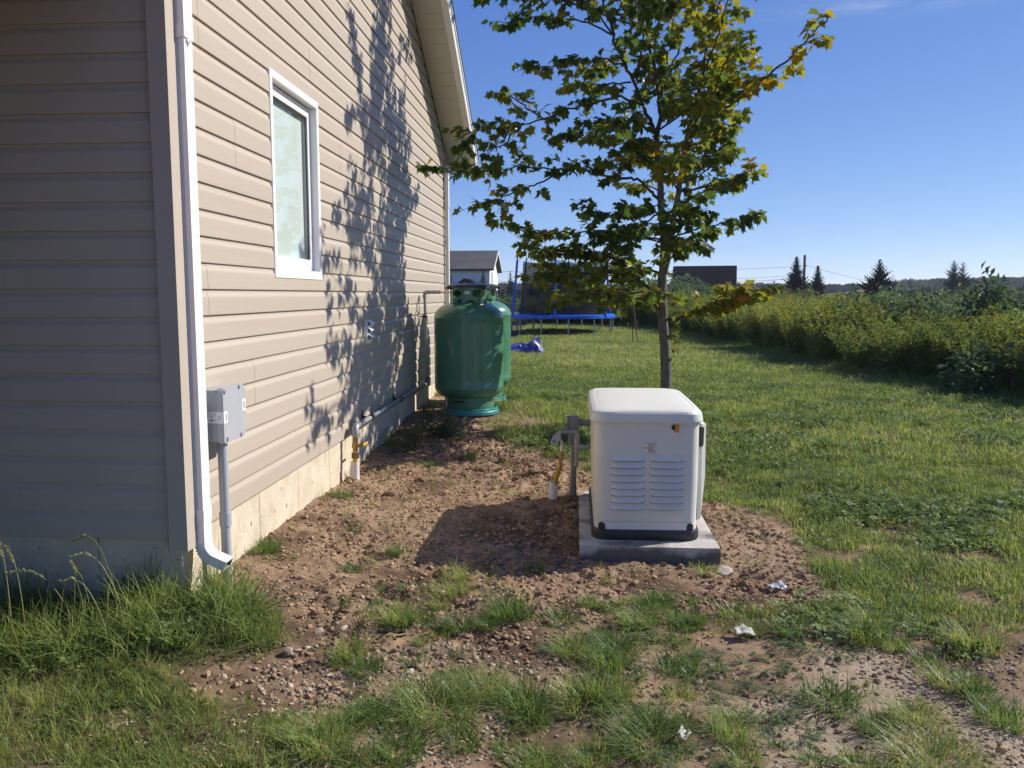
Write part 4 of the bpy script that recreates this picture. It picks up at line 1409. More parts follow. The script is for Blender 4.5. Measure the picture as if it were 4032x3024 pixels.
prof = [(1.50, TZ - .01), (1.50, TZ + .02), (1.78, TZ + .025), (1.84, TZ - .005), (1.845, TZ - .10), (1.835, TZ - .10), (1.82, TZ - .01)]
mb.lathe(prof + [prof[0]], (TX, TY), 48); mb.build('pad', M_BLUE, tp)
mb = MB(); mb.lathe([(0, TZ - .03), (1.55, TZ - .005), (1.55, TZ - .012), (0, TZ - .037)], (TX, TY), 40); mb.build('mat', M_BLACK, tp)
for k in range(12):
    a = k / 12 * 2 * PI + .13
    lx, ly = TX + 1.77 * math.cos(a), TY + 1.77 * math.sin(a)
    zz = gz(lx, ly)
    mb = MB()
    mb.tube([(lx, ly, TZ - .04), (lx, ly, zz + .08), (lx + .05 * math.sin(a), ly - .05 * math.cos(a), zz - .02)], .024, 8)
    mb.build('leg', M_LEG, tp)
for k in range(6):
    a = k / 6 * 2 * PI + .40
    b0, b1 = Vector((TX + 1.83 * math.cos(a), TY + 1.83 * math.sin(a), TZ - .06)), Vector((TX + 1.66 * math.cos(a), TY + 1.66 * math.sin(a), 2.66))
    mb = MB(); mb.tube([b0 + (b1 - b0) * t for t in np.linspace(0, 1, 16)], [.038 + .003 * (i % 2) for i in range(16)], 8); post = mb.build('post', M_BLUE, tp)
    mb = MB(); mb.tube([b1, b1 + (b1 - b0).normalized() * .16], .022, 8); mb.build('post_tip', M_BLACK, post)
mb = MB()
rings = []
for t in np.linspace(0, 1, 12):
    rr = 1.54 - .20 * t ** .7
    zz = TZ + .02 + 1.82 * t
    ring = []
    for j in range(60):
        a = j / 60 * 2 * PI
        d = abs(((a - .40) % (PI / 3)) - PI / 6) / (PI / 6)
        q = rr + .11 * (d ** 2) * (0.3 + .7 * t) - .05 * (1 - d) * math.sin(PI * t)
        ring.append((TX + q * math.cos(a), TY + q * math.sin(a), zz - .10 * (1 - d) * t))
    rings.append(ring)
mb.loft(rings, 0, True, False, False); mb.build('net', m_net, tp)
mb = MB()
for k in range(6):
    a = k / 6 * 2 * PI + .40 + PI / 6
    mb.tube([(TX + (1.50 - .20 * t ** .7) * math.cos(a), TY + (1.50 - .20 * t ** .7) * math.sin(a), TZ + .02 + 1.74 * t) for t in np.linspace(0, 1, 9)], .016, 5)
mb.build('net_seam', M_BLACK, tp)

# tarp
mb = MB()
na_, nb_ = 70, 34
v = []
for i in range(na_ + 1):
    for j in range(nb_ + 1):
        u, w = i / na_, j / nb_
        x = -2.15 + 1.42 * u; y = 19.9 + 1.35 * w + .18 * math.sin(5 * u)
        e = min(1, min(u, 1 - u, w, 1 - w) / .06)
        hill = .20 * math.exp(-((u - .88) / .12) ** 2 - ((w - .45) / .32) ** 2) + .05 * math.exp(-((u - .55) / .2) ** 2)
        fold = (.5 - abs(fbm(np.array([x]), np.array([y * .7]), .26, 2, 77)[0] - .5) * 2) * .26 * (.35 + 1.1 * u)
        v.append((x + .08 * (fbm(np.array([x]), np.array([y]), .3, 2, 31)[0] - .5), y, gz(x, y) + .03 + e * (hill + fold)))
f = [(i * (nb_ + 1) + j, (i + 1) * (nb_ + 1) + j, (i + 1) * (nb_ + 1) + j + 1, i * (nb_ + 1) + j + 1) for i in range(na_) for j in range(nb_)]
mb.add(v, f, 0, True)
tarp = mb.build('tarp', mat('blue_tarp', (0.045, 0.06, 0.24), 0.35, spec=0.5, col2=(0.16, 0.17, 0.30), vscale=2.2, fmin=.5, fmax=.62), sharp=14)
tag(tarp, 'crumpled blue tarp lying on the lawn beyond the green tanks', 'tarp')

# ================================================================== FAR BUILDINGS
M_HWHITE = mat('far_white_siding', (0.78, 0.79, 0.80), 0.6, var=0.02, vscale=.5)
M_ROOFD = mat('far_dark_roof', (0.055, 0.055, 0.058), 0.9, col2=(0.10, 0.098, 0.095), vscale=.6, bump=.3, bscale=6)
M_ROOFB = mat('black_roof', (0.007, 0.0075, 0.009), 1.0, spec=0.0, var=.2, vscale=.5)
M_ROOFR = mat('brown_roof', (0.16, 0.10, 0.085), 0.9, var=.15, vscale=.6)
M_BRICKW = mat('brown_wall', (0.20, 0.145, 0.125), 0.9, var=.1, vscale=1)
M_PINK = mat('pink_siding', (0.60, 0.36, 0.42), 0.7, var=.04)
M_WINDOW = mat('dark_window_pane', (0.05, 0.06, 0.075), 0.08, spec=0.8)
M_TRIMW = mat('white_trim', (0.75, 0.76, 0.77), 0.5)

def gable_house(name, x0, x1, y0, y1, z0, ze, zr, wall_m, roof_m, label, cat='house', over=.35, ridge='x', trim=M_TRIMW):
    t = thing(name, ((x0 + x1) / 2, (y0 + y1) / 2, z0), label, cat)
    mb = MB()
    if ridge == 'x':
        ym = (y0 + y1) / 2
        mb.prism([(y0, z0), (y1, z0), (y1, ze), (ym, zr - .08), (y0, ze)], 'x', x0, x1)
    else:
        xm = (x0 + x1) / 2
        mb.prism([(x0, z0), (x1, z0), (x1, ze), (xm, zr - .08), (x0, ze)], 'y', y0, y1)
    mb.build('wall', wall_m, t)
    def slope(p0, p1, a, b, th):
        (u0, w0), (u1, w1) = p0, p1
        poly = [(u0, w0), (u1, w1), (u1, w1 + th), (u0, w0 + th)]
        mb = MB(); mb.prism(poly, 'x' if ridge == 'x' else 'y', a, b); return mb.build('roof', roof_m, t)
    c0, c1 = (y0, y1) if ridge == 'x' else (x0, x1)
    a0, a1 = (x0, x1) if ridge == 'x' else (y0, y1)
    cm = (c0 + c1) / 2
    sl_ = (zr - ze) / (cm - c0)
    slope((c0 - over, ze - over * sl_), (cm, zr), a0 - over, a1 + over, .14)
    slope((c1 + over, ze - over * sl_), (cm, zr), a0 - over, a1 + over, .14)
    # barge boards
    for e, s_ in ((a0 - over, -1), (a1 + over, 1)):
        for cc in (c0 - over, c1 + over):
            zz = ze - over * sl_
            mb = MB(); mb.prism([(cc, zz - .12), (cm, zr - .12), (cm, zr + .10), (cc, zz + .10)], 'x' if ridge == 'x' else 'y', e + .002 * s_, e + .05 * s_)
            mb.build('barge_board', trim, t)
    mb = MB()
    for cc, s_ in ((c0 - over, -1), (c1 + over, 1)):
        zz = ze - over * sl_
        if ridge == 'x': mb.box2((a0 - over + .06, cc - .02 + s_ * .03, zz - .06), (a1 + over - .06, cc + .02 + s_ * .03, zz + .12))
        else: mb.box2((cc - .02 + s_ * .03, a0 - over + .06, zz - .06), (cc + .02 + s_ * .03, a1 + over - .06, zz + .12))
    mb.build('eave_board', M_BLACK if roof_m in (M_ROOFD, M_ROOFB) else trim, t)
    return t
def far_window(t, face, p, w, h, frame_m=None):
    """face '+x','-y': window standing 4 cm proud of the wall, with its pane"""
    mb = MB()
    x, y, z = p
    if face == '-y': mb.box2((x - w / 2 - .08, y - .06, z - h / 2 - .08), (x + w / 2 + .08, y - .001, z + h / 2 + .08))
    else: mb.box2((x + .001, y - w / 2 - .08, z - h / 2 - .08), (x + .06, y + w / 2 + .08, z + h / 2 + .08))
    fr_ = mb.build('window', frame_m or M_TRIMW, t)
    mb = MB()
    if face == '-y': mb.box2((x - w / 2, y - .066, z - h / 2), (x + w / 2, y - .0605, z + h / 2))
    else: mb.box2((x + .0605, y - w / 2, z - h / 2), (x + .066, y + w / 2, z + h / 2))
    mb.build('pane', M_WINDOW, fr_)

wh = gable_house('white_house', -21.0, -8.45, 85.0, 94.0, 0.0, 4.10, 5.95, M_HWHITE, M_ROOFD, 'white house with a dark grey gable roof far behind the green tanks', over=.45)
mb = MB()
for k in range(16):
    mb.box2((-21.0, 84.985, .3 + .22 * k), (-8.45, 84.999, .3 + .22 * k + .205))
mb.build('siding', M_HWHITE, wh)
far_window(wh, '+x', (-8.45, 87.2, 3.0), .75, 1.5)
far_window(wh, '-y', (-12.8, 85.0, 2.9), 1.2, 1.1)
mb = MB()
mb.prism([(-11.9, 1.95), (-10.45, 3.05), (-9.0, 1.95), (-9.0, 1.78), (-10.45, 2.88), (-11.9, 1.78)], 'y', 80.6, 84.98)
mb.build('front_roof', M_ROOFB, wh)
mb = MB(); mb.prism([(-11.5, 0.0), (-9.4, 0.0), (-9.4, 2.05), (-10.45, 2.85), (-11.5, 2.05)], 'y', 81.0, 84.97); mb.build('porch', mat('grey_porch', (.30, .30, .31), .8), wh)

dk = gable_house('dark_house', 13.4, 20.9, 110.0, 120.0, -0.5, 2.75, 5.08, mat('dark_wall', (0.05, 0.05, 0.055), .8), M_ROOFB, 'dark house whose black roof shows behind the maple trunk', over=.3, trim=M_BLACK)
far_window(dk, '-y', (15.2, 110.0, 1.5), .9, 1.3)
far_window(dk, '-y', (18.4, 110.0, 1.5), .9, 1.3)
dk.rotation_euler = (0, 0, math.radians(-10.2))
br = gable_house('brown_house', 31.0, 36.2, 90.0, 101.0, -2.6, 1.05, 2.02, M_BRICKW, M_ROOFR, 'low brown house with white gable trim beyond the shrubs', over=.4, ridge='y')
mb = MB(); mb.prism([(24.5, .75), (33.6, 1.95), (33.6, 2.02), (24.5, .85)], 'y', 96.5, 101.5); mb.build('roof', M_ROOFR, br)
mb = MB(); mb.tube([(33.6, 89.99, 1.32), (33.6, 89.93, 1.32)], .28, 8); mb.build('gable_vent', M_TRIMW, br)
pk = gable_house('pink_house', -1.4, 2.55, 78.0, 86.0, 0.0, 2.6, 3.4, M_PINK, M_ROOFD, 'small pink house behind the trampoline net', over=.2)
far_window(pk, '-y', (2.0, 78.0, 1.75), .5, .8)
mb = MB()
mb.box2((2.4, 77.2, 1.28), (4.4, 77.95, 1.36)); mb.box2((2.4, 77.2, 1.85), (4.4, 77.24, 1.92))
for k in range(8): mb.box2((2.42 + .27 * k, 77.2, 1.36), (2.46 + .27 * k, 77.24, 1.85))
for k in range(2): mb.box2((2.45 + 1.8 * k, 77.22, -.3), (2.57 + 1.8 * k, 77.34, 1.28))
mb.build('deck', M_TRIMW, pk)

# wooden fence beyond the trampoline: every board its own piece
M_BOARD = mat('grey_weathered_boards', (0.075, 0.068, 0.062), 0.9, col2=(0.12, 0.11, 0.10), vscale=3, stretch=(1, 1, .2))
fence = thing('board_fence', (-5.5, 55.0, .3), 'dark weathered board fence behind the trampoline and the tanks', 'fence')
for zz in (.75, 1.55):
    mb = MB(); mb.box2((-9.0, 55.031, zz), (-2.2, 55.08, zz + .09)); mb.build('rail', M_BOARD, fence)
for k in range(4):
    mb = MB(); mb.box2((-8.9 + 2.2 * k, 55.082, -.2), (-8.8 + 2.2 * k, 55.18, 1.75)); mb.build('post', M_BOARD, fence)
bmesh_board = None
for k in range(45):
    x = -8.95 + .15 * k
    top = 1.80 + .012 * math.sin(k * 2.3) + (-.015 if k > 26 else 0)
    if bmesh_board is None:
        mb = MB(); mb.box((0, 0, -.75), (.138, .022, 1.5), 0)
        o = mb.build('board', M_BOARD); bmesh_board = o
    else:
        o = bmesh_board.copy(); C.objects.link(o)
    o.parent = fence
    o.location = Vector((x, 55.018 + .003 * math.sin(k * 5.1), top)) - fence.location
    o.rotation_euler = (0, .006 * math.sin(k * 3.7), 0)

# utility poles and wires
M_POLE = mat('grey_pole_wood', (0.14, 0.12, 0.105), 0.9, var=.2, vscale=2)
pole = thing('utility_pole', (28.7, 110, -1.8), 'grey wooden utility pole rising between the two spruces', 'utility pole')
mb = MB(); mb.tube([(28.7, 110, -2.6), (28.72, 110, 6.34)], [.19, .15], 10); mb.build('shaft', M_POLE, pole)
mb = MB(); mb.tube([(28.7, 109.86, 5.0), (28.95, 109.86, 5.0)], .07, 8); mb.build('bracket', M_BLACK, pole)
p2 = thing('utility_pole', (-60, 120, .2), 'distant utility pole left of the white house', 'utility pole')
mb = MB(); mb.tube([(-60, 120, -1), (-60, 120, 9.5)], [.19, .15], 10); mb.build('shaft', M_POLE, p2)
p3 = thing('utility_pole', (17.6, 205, -1), 'thin far pole standing on the horizon left of the spruces', 'utility pole')
mb = MB(); mb.tube([(23.9, 205, -2), (23.9, 205, 5.9)], [.16, .12], 8); mb.build('shaft', M_POLE, p3)
M_WIRE = mat('wire_black', (0.06, 0.06, 0.065), .6)
def wire(a, b, sag, label, r_=.016):
    a, b = Vector(a), Vector(b)
    pts = [a.lerp(b, t) - Vector((0, 0, sag * 4 * t * (1 - t))) for t in np.linspace(0, 1, 20)]
    mb = MB(); mb.tube(pts, r_, 4, 0, True, True)
    o = mb.build('overhead_wire', M_WIRE)
    tag(o, label, 'wire', 'overhead wires beyond the field')
wire((28.7, 109.8, 4.95), (-60, 119.8, 8.6), 2.0, 'uppermost overhead wire from the pole past the dark roof')
wire((28.7, 109.8, 3.85), (-60, 119.8, 7.4), 2.2, 'middle overhead wire passing behind the maple')
wire((28.7, 109.8, 3.45), (-60, 119.8, 6.6), 2.0, 'lowest overhead wire passing behind the maple')
wire((28.7, 109.8, 3.9), (16.6, 109.9, 2.35), .25, 'short slanting service wire from the pole to the dark house')
wire((28.8, 110, 5.1), (47.5, 108, 1.2), .5, 'wire falling from the pole to the right behind the spruces')

# ================================================================== DISTANT WOODED HILL AND TREELINE
def ridge(name, pts, depth, label, m):
    """low wooded ridge: lumpy canopy strip with many crowns, solid in depth"""
    mb = MB()
    n = len(pts)
    xs = np.linspace(0, 1, 160)
    px_ = np.interp(xs, np.linspace(0, 1, n), [p[0] for p in pts])
    py_ = np.interp(xs, np.linspace(0, 1, n), [p[1] for p in pts])
    pz_ = np.interp(xs, np.linspace(0, 1, n), [p[2] for p in pts])
    rows = 14
    v = []
    for j in range(rows + 1):
        t = j / rows
        for i in range(160):
            hz = math.sin(min(1, t * 1.6) * PI / 2)
            amp = (pz_[i] + 4) * .16
            nn_ = fbm(np.array([px_[i]]), np.array([t * depth + py_[i]]), depth * .09, 4, 12)[0] - .5
            v.append((px_[i], py_[i] + depth * t, -6 + (pz_[i] + 6) * hz + amp * nn_ * (1 if j else 0)))
    f = [(j * 160 + i, j * 160 + i + 1, (j + 1) * 160 + i + 1, (j + 1) * 160 + i) for j in range(rows) for i in range(159)]
    mb.add(v, f, 0, True)
    o = mb.build(name, m)
    return tag(o, label, 'wood', None, 'stuff')
M_HAZE, nt, out = newmat('thin_haze')
pv = nt.nodes.new('ShaderNodeVolumePrincipled')
pv.inputs['Color'].default_value = (0.80, 0.88, 1.0, 1)
pv.inputs['Density'].default_value = 0.00034
pv.inputs['Anisotropy'].default_value = 0.2
nt.links.new(pv.outputs[0], out.inputs['Volume'])
mb = MB(); mb.box2((-420, -60, -11.5), (900, 640, 16.0))
haze = mb.build('haze', M_HAZE)
tag(haze, 'thin summer haze over the fields and the far wood', 'haze', None, 'stuff')
M_FARWOOD = mat('far_wood', (0.030, 0.050, 0.030), .95, col2=(0.060, 0.080, 0.042), vscale=.12, bump=1.0, bscale=.5)
ridge('distant_wood', [(120, 420, 2.0), (150, 400, 3.6), (188, 400, 6.4), (230, 400, 7.0), (330, 420, 6.5)], 120, 'far wooded hill fading blue beyond the right end of the field', M_FARWOOD)
ridge('distant_wood', [(-160, 330, 4.2), (-60, 330, 4.0), (20, 340, 3.2), (70, 330, 3.4), (130, 330, 2.8), (200, 330, 1.5)], 60, 'low dark line of far woods along the horizon', M_FARWOOD)

# ================================================================== VEGETATION
M_BARK = mat('grey_bark', (0.085, 0.075, 0.062), 0.9, col2=(0.20, 0.19, 0.165), vscale=16, bump=.7, bscale=55, stretch=(1, 1, .45))
M_TWIG = mat('dark_twig', (0.065, 0.05, 0.04), 0.85, var=.2, vscale=10)
GREENS = [(0.0, (0.045, 0.080, 0.022)), (0.34, (0.090, 0.135, 0.034)), (0.56, (0.22, 0.24, 0.055)), (0.80, (0.34, 0.27, 0.040)), (0.93, (0.50, 0.30, 0.06)), (1.0, (0.42, 0.20, 0.06))]
M_LEAF = leafmat('maple_leaf', GREENS, 'attr', .48, .12, .34)
LEAF_HALF = [(0.0, -0.02), (.16, -.07), (.40, .03), (.30, .17), (.43, .26), (.60, .47), (.40, .45), (.38, .56), (.21, .50), (.235, .68), (.115, .70), (0.0, 1.0)]
def leaf_geom(size, curl=.25, rnd=None):
    """one maple leaf in its own frame: x across, y to the tip, z normal; returns (verts, faces)"""
    pts = []
    h = LEAF_HALF
    right = [(a, b) for a, b in h]
    left = [(-a, b) for a, b in h[-2:0:-1]]
    outl = right + left
    def z(a, b): return .16 * abs(a) - curl * (b ** 2) * .6 - .10 * (abs(a) ** 2)
    v = [(0, .36, z(0, .36))] + [(a, b, z(a, b)) for a, b in outl]
    n = len(outl)
    f = [(0, 1 + i, 1 + (i + 1) % n) for i in range(n)]
    return [(p[0] * size, p[1] * size, p[2] * size) for p in v], f

# ---------------------------------------------------------------- the maple
LIMBS = {"trunk": [[0.99, 9.2, 0.49], [0.98, 9.2, 0.89], [0.92, 9.2, 1.23], [0.91, 9.2, 1.52], [0.93, 9.2, 1.72]], "A": [[0.93, 9.2, 1.72], [0.94, 9.2, 2.01], [0.91, 9.2, 2.37], [0.89, 9.2, 2.64], [0.87, 9.2, 2.88], [0.85, 9.2, 3.1]], "A1": [[0.85, 9.2, 3.1], [0.78, 9.2, 3.26], [0.71, 9.25, 3.47], [0.66, 9.3, 3.6], [0.52, 9.35, 3.91], [0.39, 9.4, 4.23], [0.29, 9.4, 4.53], [0.18, 9.4, 4.89], [0.12, 9.4, 5.28]], "A2": [[0.85, 9.2, 3.14], [0.88, 9.2, 3.34], [0.85, 9.15, 3.56], [0.82, 9.1, 3.75], [0.76, 9.1, 4.0], [0.65, 9.05, 4.31], [0.55, 9.0, 4.64], [0.5, 9.0, 5.2], [0.48, 9.0, 5.76]], "A3": [[0.88, 9.2, 3.36], [0.93, 9.4, 3.68], [1.06, 9.5, 4.0], [1.15, 9.6, 4.33], [1.19, 9.6, 4.63], [1.17, 9.7, 5.07]], "B": [[0.95, 9.2, 1.72], [0.99, 9.1, 2.04], [1.03, 9.05, 2.32], [1.07, 9.0, 2.61], [1.1, 8.95, 2.9], [1.13, 8.95, 3.11], [1.19, 8.95, 3.36], [1.26, 8.95, 3.64], [1.31, 8.95, 3.95], [1.4, 8.95, 4.26], [1.44, 8.95, 4.52], [1.48, 8.95, 4.87], [1.47, 8.95, 5.33]], "B1": [[1.15, 8.95, 3.07], [1.21, 8.8, 3.12], [1.31, 8.6, 3.23], [1.51, 8.3, 3.34], [1.68, 8.0, 3.42], [1.82, 7.7, 3.51], [1.93, 7.5, 3.62], [2.03, 7.3, 3.73]], "B2": [[1.05, 9.0, 2.43], [1.25, 8.9, 2.5], [1.43, 8.8, 2.58], [1.6, 8.7, 2.65], [1.77, 8.6, 2.74]], "B3": [[1.09, 9.0, 2.75], [1.22, 9.0, 2.82], [1.39, 9.1, 2.99], [1.58, 9.2, 3.19], [1.78, 9.3, 3.38]], "B4": [[1.0, 9.1, 2.08], [1.16, 8.9, 2.13], [1.35, 8.7, 2.17], [1.54, 8.5, 2.21], [1.78, 8.4, 2.27]], "B5": [[0.96, 9.2, 1.23], [1.14, 9.05, 1.26], [1.3, 8.9, 1.36], [1.46, 8.8, 1.4], [1.63, 8.7, 1.51], [1.79, 8.65, 1.53]], "B6": [[1.1, 8.95, 2.9], [1.22, 8.7, 2.97], [1.35, 8.5, 3.11], [1.46, 8.4, 3.09]], "B7": [[1.07, 9.0, 2.63], [1.29, 9.2, 2.73], [1.52, 9.4, 2.96], [1.64, 9.5, 3.04]], "B8": [[1.22, 8.95, 3.51], [1.08, 8.6, 3.29], [1.12, 8.3, 3.29], [1.17, 8.2, 3.24]], "L1": [[0.89, 9.2, 2.48], [0.75, 9.2, 2.62], [0.58, 9.2, 2.71], [0.4, 9.2, 2.73], [0.19, 9.2, 2.78], [-0.03, 9.2, 2.83], [-0.22, 9.2, 2.82], [-0.55, 9.25, 2.85], [-0.87, 9.3, 2.83], [-1.19, 9.3, 2.82], [-1.46, 9.3, 2.86], [-1.68, 9.3, 2.89]], "L1b": [[-0.14, 9.2, 2.83], [-0.34, 9.1, 2.68], [-0.54, 9.0, 2.59], [-0.74, 8.95, 2.51], [-0.87, 8.9, 2.42], [-1.05, 8.85, 2.38]], "L2": [[0.82, 9.2, 3.01], [0.59, 9.15, 3.15], [0.35, 9.1, 3.28], [0.13, 9.05, 3.24], [-0.09, 9.0, 3.14], [-0.19, 8.95, 2.99]], "L3": [[0.71, 9.25, 3.47], [0.47, 9.2, 3.53], [0.07, 9.2, 3.47], [-0.34, 9.2, 3.34], [-0.67, 9.2, 3.28], [-0.96, 9.2, 3.23], [-1.28, 9.2, 3.13]], "L3b": [[-0.34, 9.2, 3.34], [-0.55, 9.3, 3.5], [-0.73, 9.4, 3.63], [-0.85, 9.4, 3.65]], "L3c": [[-0.55, 9.2, 3.3], [-0.71, 9.1, 3.1], [-0.85, 9.1, 3.01], [-0.99, 9.1, 2.95]], "L4": [[0.93, 9.2, 2.23], [0.74, 9.1, 2.25], [0.52, 9.0, 2.29], [0.27, 8.95, 2.34], [-0.03, 8.9, 2.39]], "L5": [[0.94, 9.2, 2.07], [0.59, 9.2, 2.13], [0.07, 9.2, 2.17], [-0.34, 9.2, 2.14], [-0.63, 9.2, 2.2], [-0.78, 9.2, 2.29]], "L6": [[0.92, 9.2, 1.72], [0.56, 9.3, 1.83], [0.18, 9.4, 1.94], [-0.18, 9.5, 1.97], [-0.49, 9.6, 2.08]], "L7": [[0.91, 9.2, 1.54], [0.75, 9.1, 1.58], [0.58, 9.0, 1.7], [0.28, 8.9, 1.72], [-0.13, 8.8, 1.72], [-0.48, 8.7, 1.68]], "L8": [[0.92, 9.2, 1.33], [0.77, 9.0, 1.41], [0.47, 8.8, 1.52], [0.07, 8.6, 1.46], [-0.23, 8.4, 1.4]], "L9": [[0.52, 9.35, 3.91], [0.27, 9.3, 3.95], [-0.04, 9.3, 3.93], [-0.35, 9.3, 3.9], [-0.55, 9.3, 3.9]], "L10": [[0.39, 9.4, 4.23], [0.06, 9.4, 4.38], [-0.23, 9.4, 4.4], [-0.52, 9.4, 4.43], [-0.81, 9.4, 4.4]], "L11": [[0.58, 9.3, 3.72], [0.28, 9.5, 3.75], [0.07, 9.7, 3.79], [-0.1, 9.8, 3.79]], "L12": [[0.87, 9.2, 2.88], [0.67, 9.0, 2.87], [0.52, 8.8, 2.82]], "L13": [[0.91, 9.2, 2.37], [0.7, 9.3, 2.24], [0.5, 9.5, 2.13], [0.19, 9.6, 2.08]]}
def extend_trunk():
    b = [[.985, 9.2, .49], [.975, 9.2, .89], [.945, 9.2, 1.23], [.925, 9.2, 1.52], [.93, 9.2, 1.72]]
    return [[.985, 9.2, -0.1], [.985, 9.2, 0.1]] + b
RAD = {'trunk': (.062, .048), 'A': (.040, .030), 'A1': (.024, .007), 'A2': (.024, .006), 'A3': (.014, .005), 'B': (.036, .006), 'B1': (.017, .005), 'B5': (.017, .005), 'L1': (.018, .004),
       'L3': (.014, .004), 'L7': (.018, .005), 'L8': (.015, .005), 'L6': (.014, .004), 'L5': (.012, .004)}
maple = thing('maple_tree', (1.0, 9.2, 0.09), 'young maple with yellowing leaves on the lawn behind the generator', 'tree')
TR_ = np.random.default_rng(5)
limbs = []
for k, p in LIMBS.items():
    if k == 'trunk': p = extend_trunk()
    r0, r1 = RAD.get(k, (.011, .0035))
    pts = bez(p, 5 if k != 'trunk' else 4)
    # natural irregularity
    for q in pts[2:-1]:
        q += Vector(TR_.normal(0, .012 if k not in ('trunk', 'A', 'B') else .004, 3))
    limbs.append([k, pts, r0, r1])
# limbs in the other directions, so the crown is round
def auto_limb(base, az, ln, rise, k='auto'):
    d = Vector((math.cos(az), math.sin(az), rise))
    pts = [base]
    p = base.copy()
    for i in range(5):
        d = d + Vector(TR_.normal(0, .10, 3)) + Vector((0, 0, -.03 * i))
        p = p + d.normalized() * (ln / 5)
        pts.append(p.copy())
    limbs.append([k, bez(pts, 4), .011, .0035])
stemA = [Vector(q) for q in LIMBS['A'] + LIMBS['A1'][1:]]
stemA2 = [Vector(q) for q in LIMBS['A2']]
stemB = [Vector(q) for q in LIMBS['B']]
for st, zs in ((stemA, np.linspace(1.8, 5.2, 15)), (stemA2, np.linspace(3.2, 5.7, 11)), (stemB, np.linspace(2.0, 5.3, 13))):
    for i, zq in enumerate(zs):
        j = min(range(len(st) - 1), key=lambda a: abs((st[a].z + st[a + 1].z) / 2 - zq))
        base = st[j].lerp(st[j + 1], min(1, max(0, (zq - st[j].z) / max(.01, st[j + 1].z - st[j].z))))
        az = (PI / 2 if i % 2 else -PI / 2) + TR_.normal(0, .45)
        if zq > 4.7: az = TR_.uniform(0, 2 * PI)
        ln = (1.55 - .20 * max(0, zq - 3.4)) * TR_.uniform(.75, 1.2)
        if zq < 2.9: ln *= .72
        auto_limb(base, az, max(.35, ln), TR_.uniform(.15, .55))
# the low dense skirt on the house side
for bx, zq in ((.55, 1.80), (.30, 1.88), (.62, 1.66), (.35, 1.70), (.1, 1.72), (.5, 1.48), (.2, 1.48), (-.1, 1.93), (-.2, 1.7)):
    for sgn in (1, -1)[:1 + (TR_.random() < .5)]:
        auto_limb(Vector((bx, 9.2, zq)), sgn * (PI / 2 + TR_.normal(0, .5)), TR_.uniform(.35, .7), TR_.uniform(-.05, .25))
for zq in (2.55, 2.85, 3.1, 3.3, 3.55, 3.8):
    for sgn in (1, -1):
        auto_limb(Vector((1.15, 9.0, zq)), sgn * PI / 2 - .9 * sgn + TR_.normal(0, .3), TR_.uniform(.35, .65), TR_.uniform(.1, .4))
# top leaders above the frame
for x0, ex in ((.12, -.1), (.48, 0), (1.47, .12), (.9, .1)):
    pts = [Vector((x0, 9.2, 5.2)), Vector((x0 + ex * .5 + .05, 9.2, 5.8)), Vector((x0 + ex, 9.25, 6.4))]
    limbs.append(['top', bez(pts, 5), .010, .003])

mb_tr = MB()
k, pts, r0, r1 = limbs[0]
rads = list(np.linspace(r0, r1, len(pts)))
rads[0] *= 1.5; rads[1] *= 1.25
mb_tr.tube(pts, rads, 14)
for t_ in (0.55, .8, 1.05, .3):    # old branch collars
    a = TR_.uniform(0, 2 * PI)
    mb_tr.tube([(1.0 + .03 * math.cos(a), 9.2 + .03 * math.sin(a), t_), (.99 + .075 * math.cos(a), 9.2 + .075 * math.sin(a), t_ + .02)], [.022, .012], 7)
mb_tr.build('trunk', M_BARK, maple)

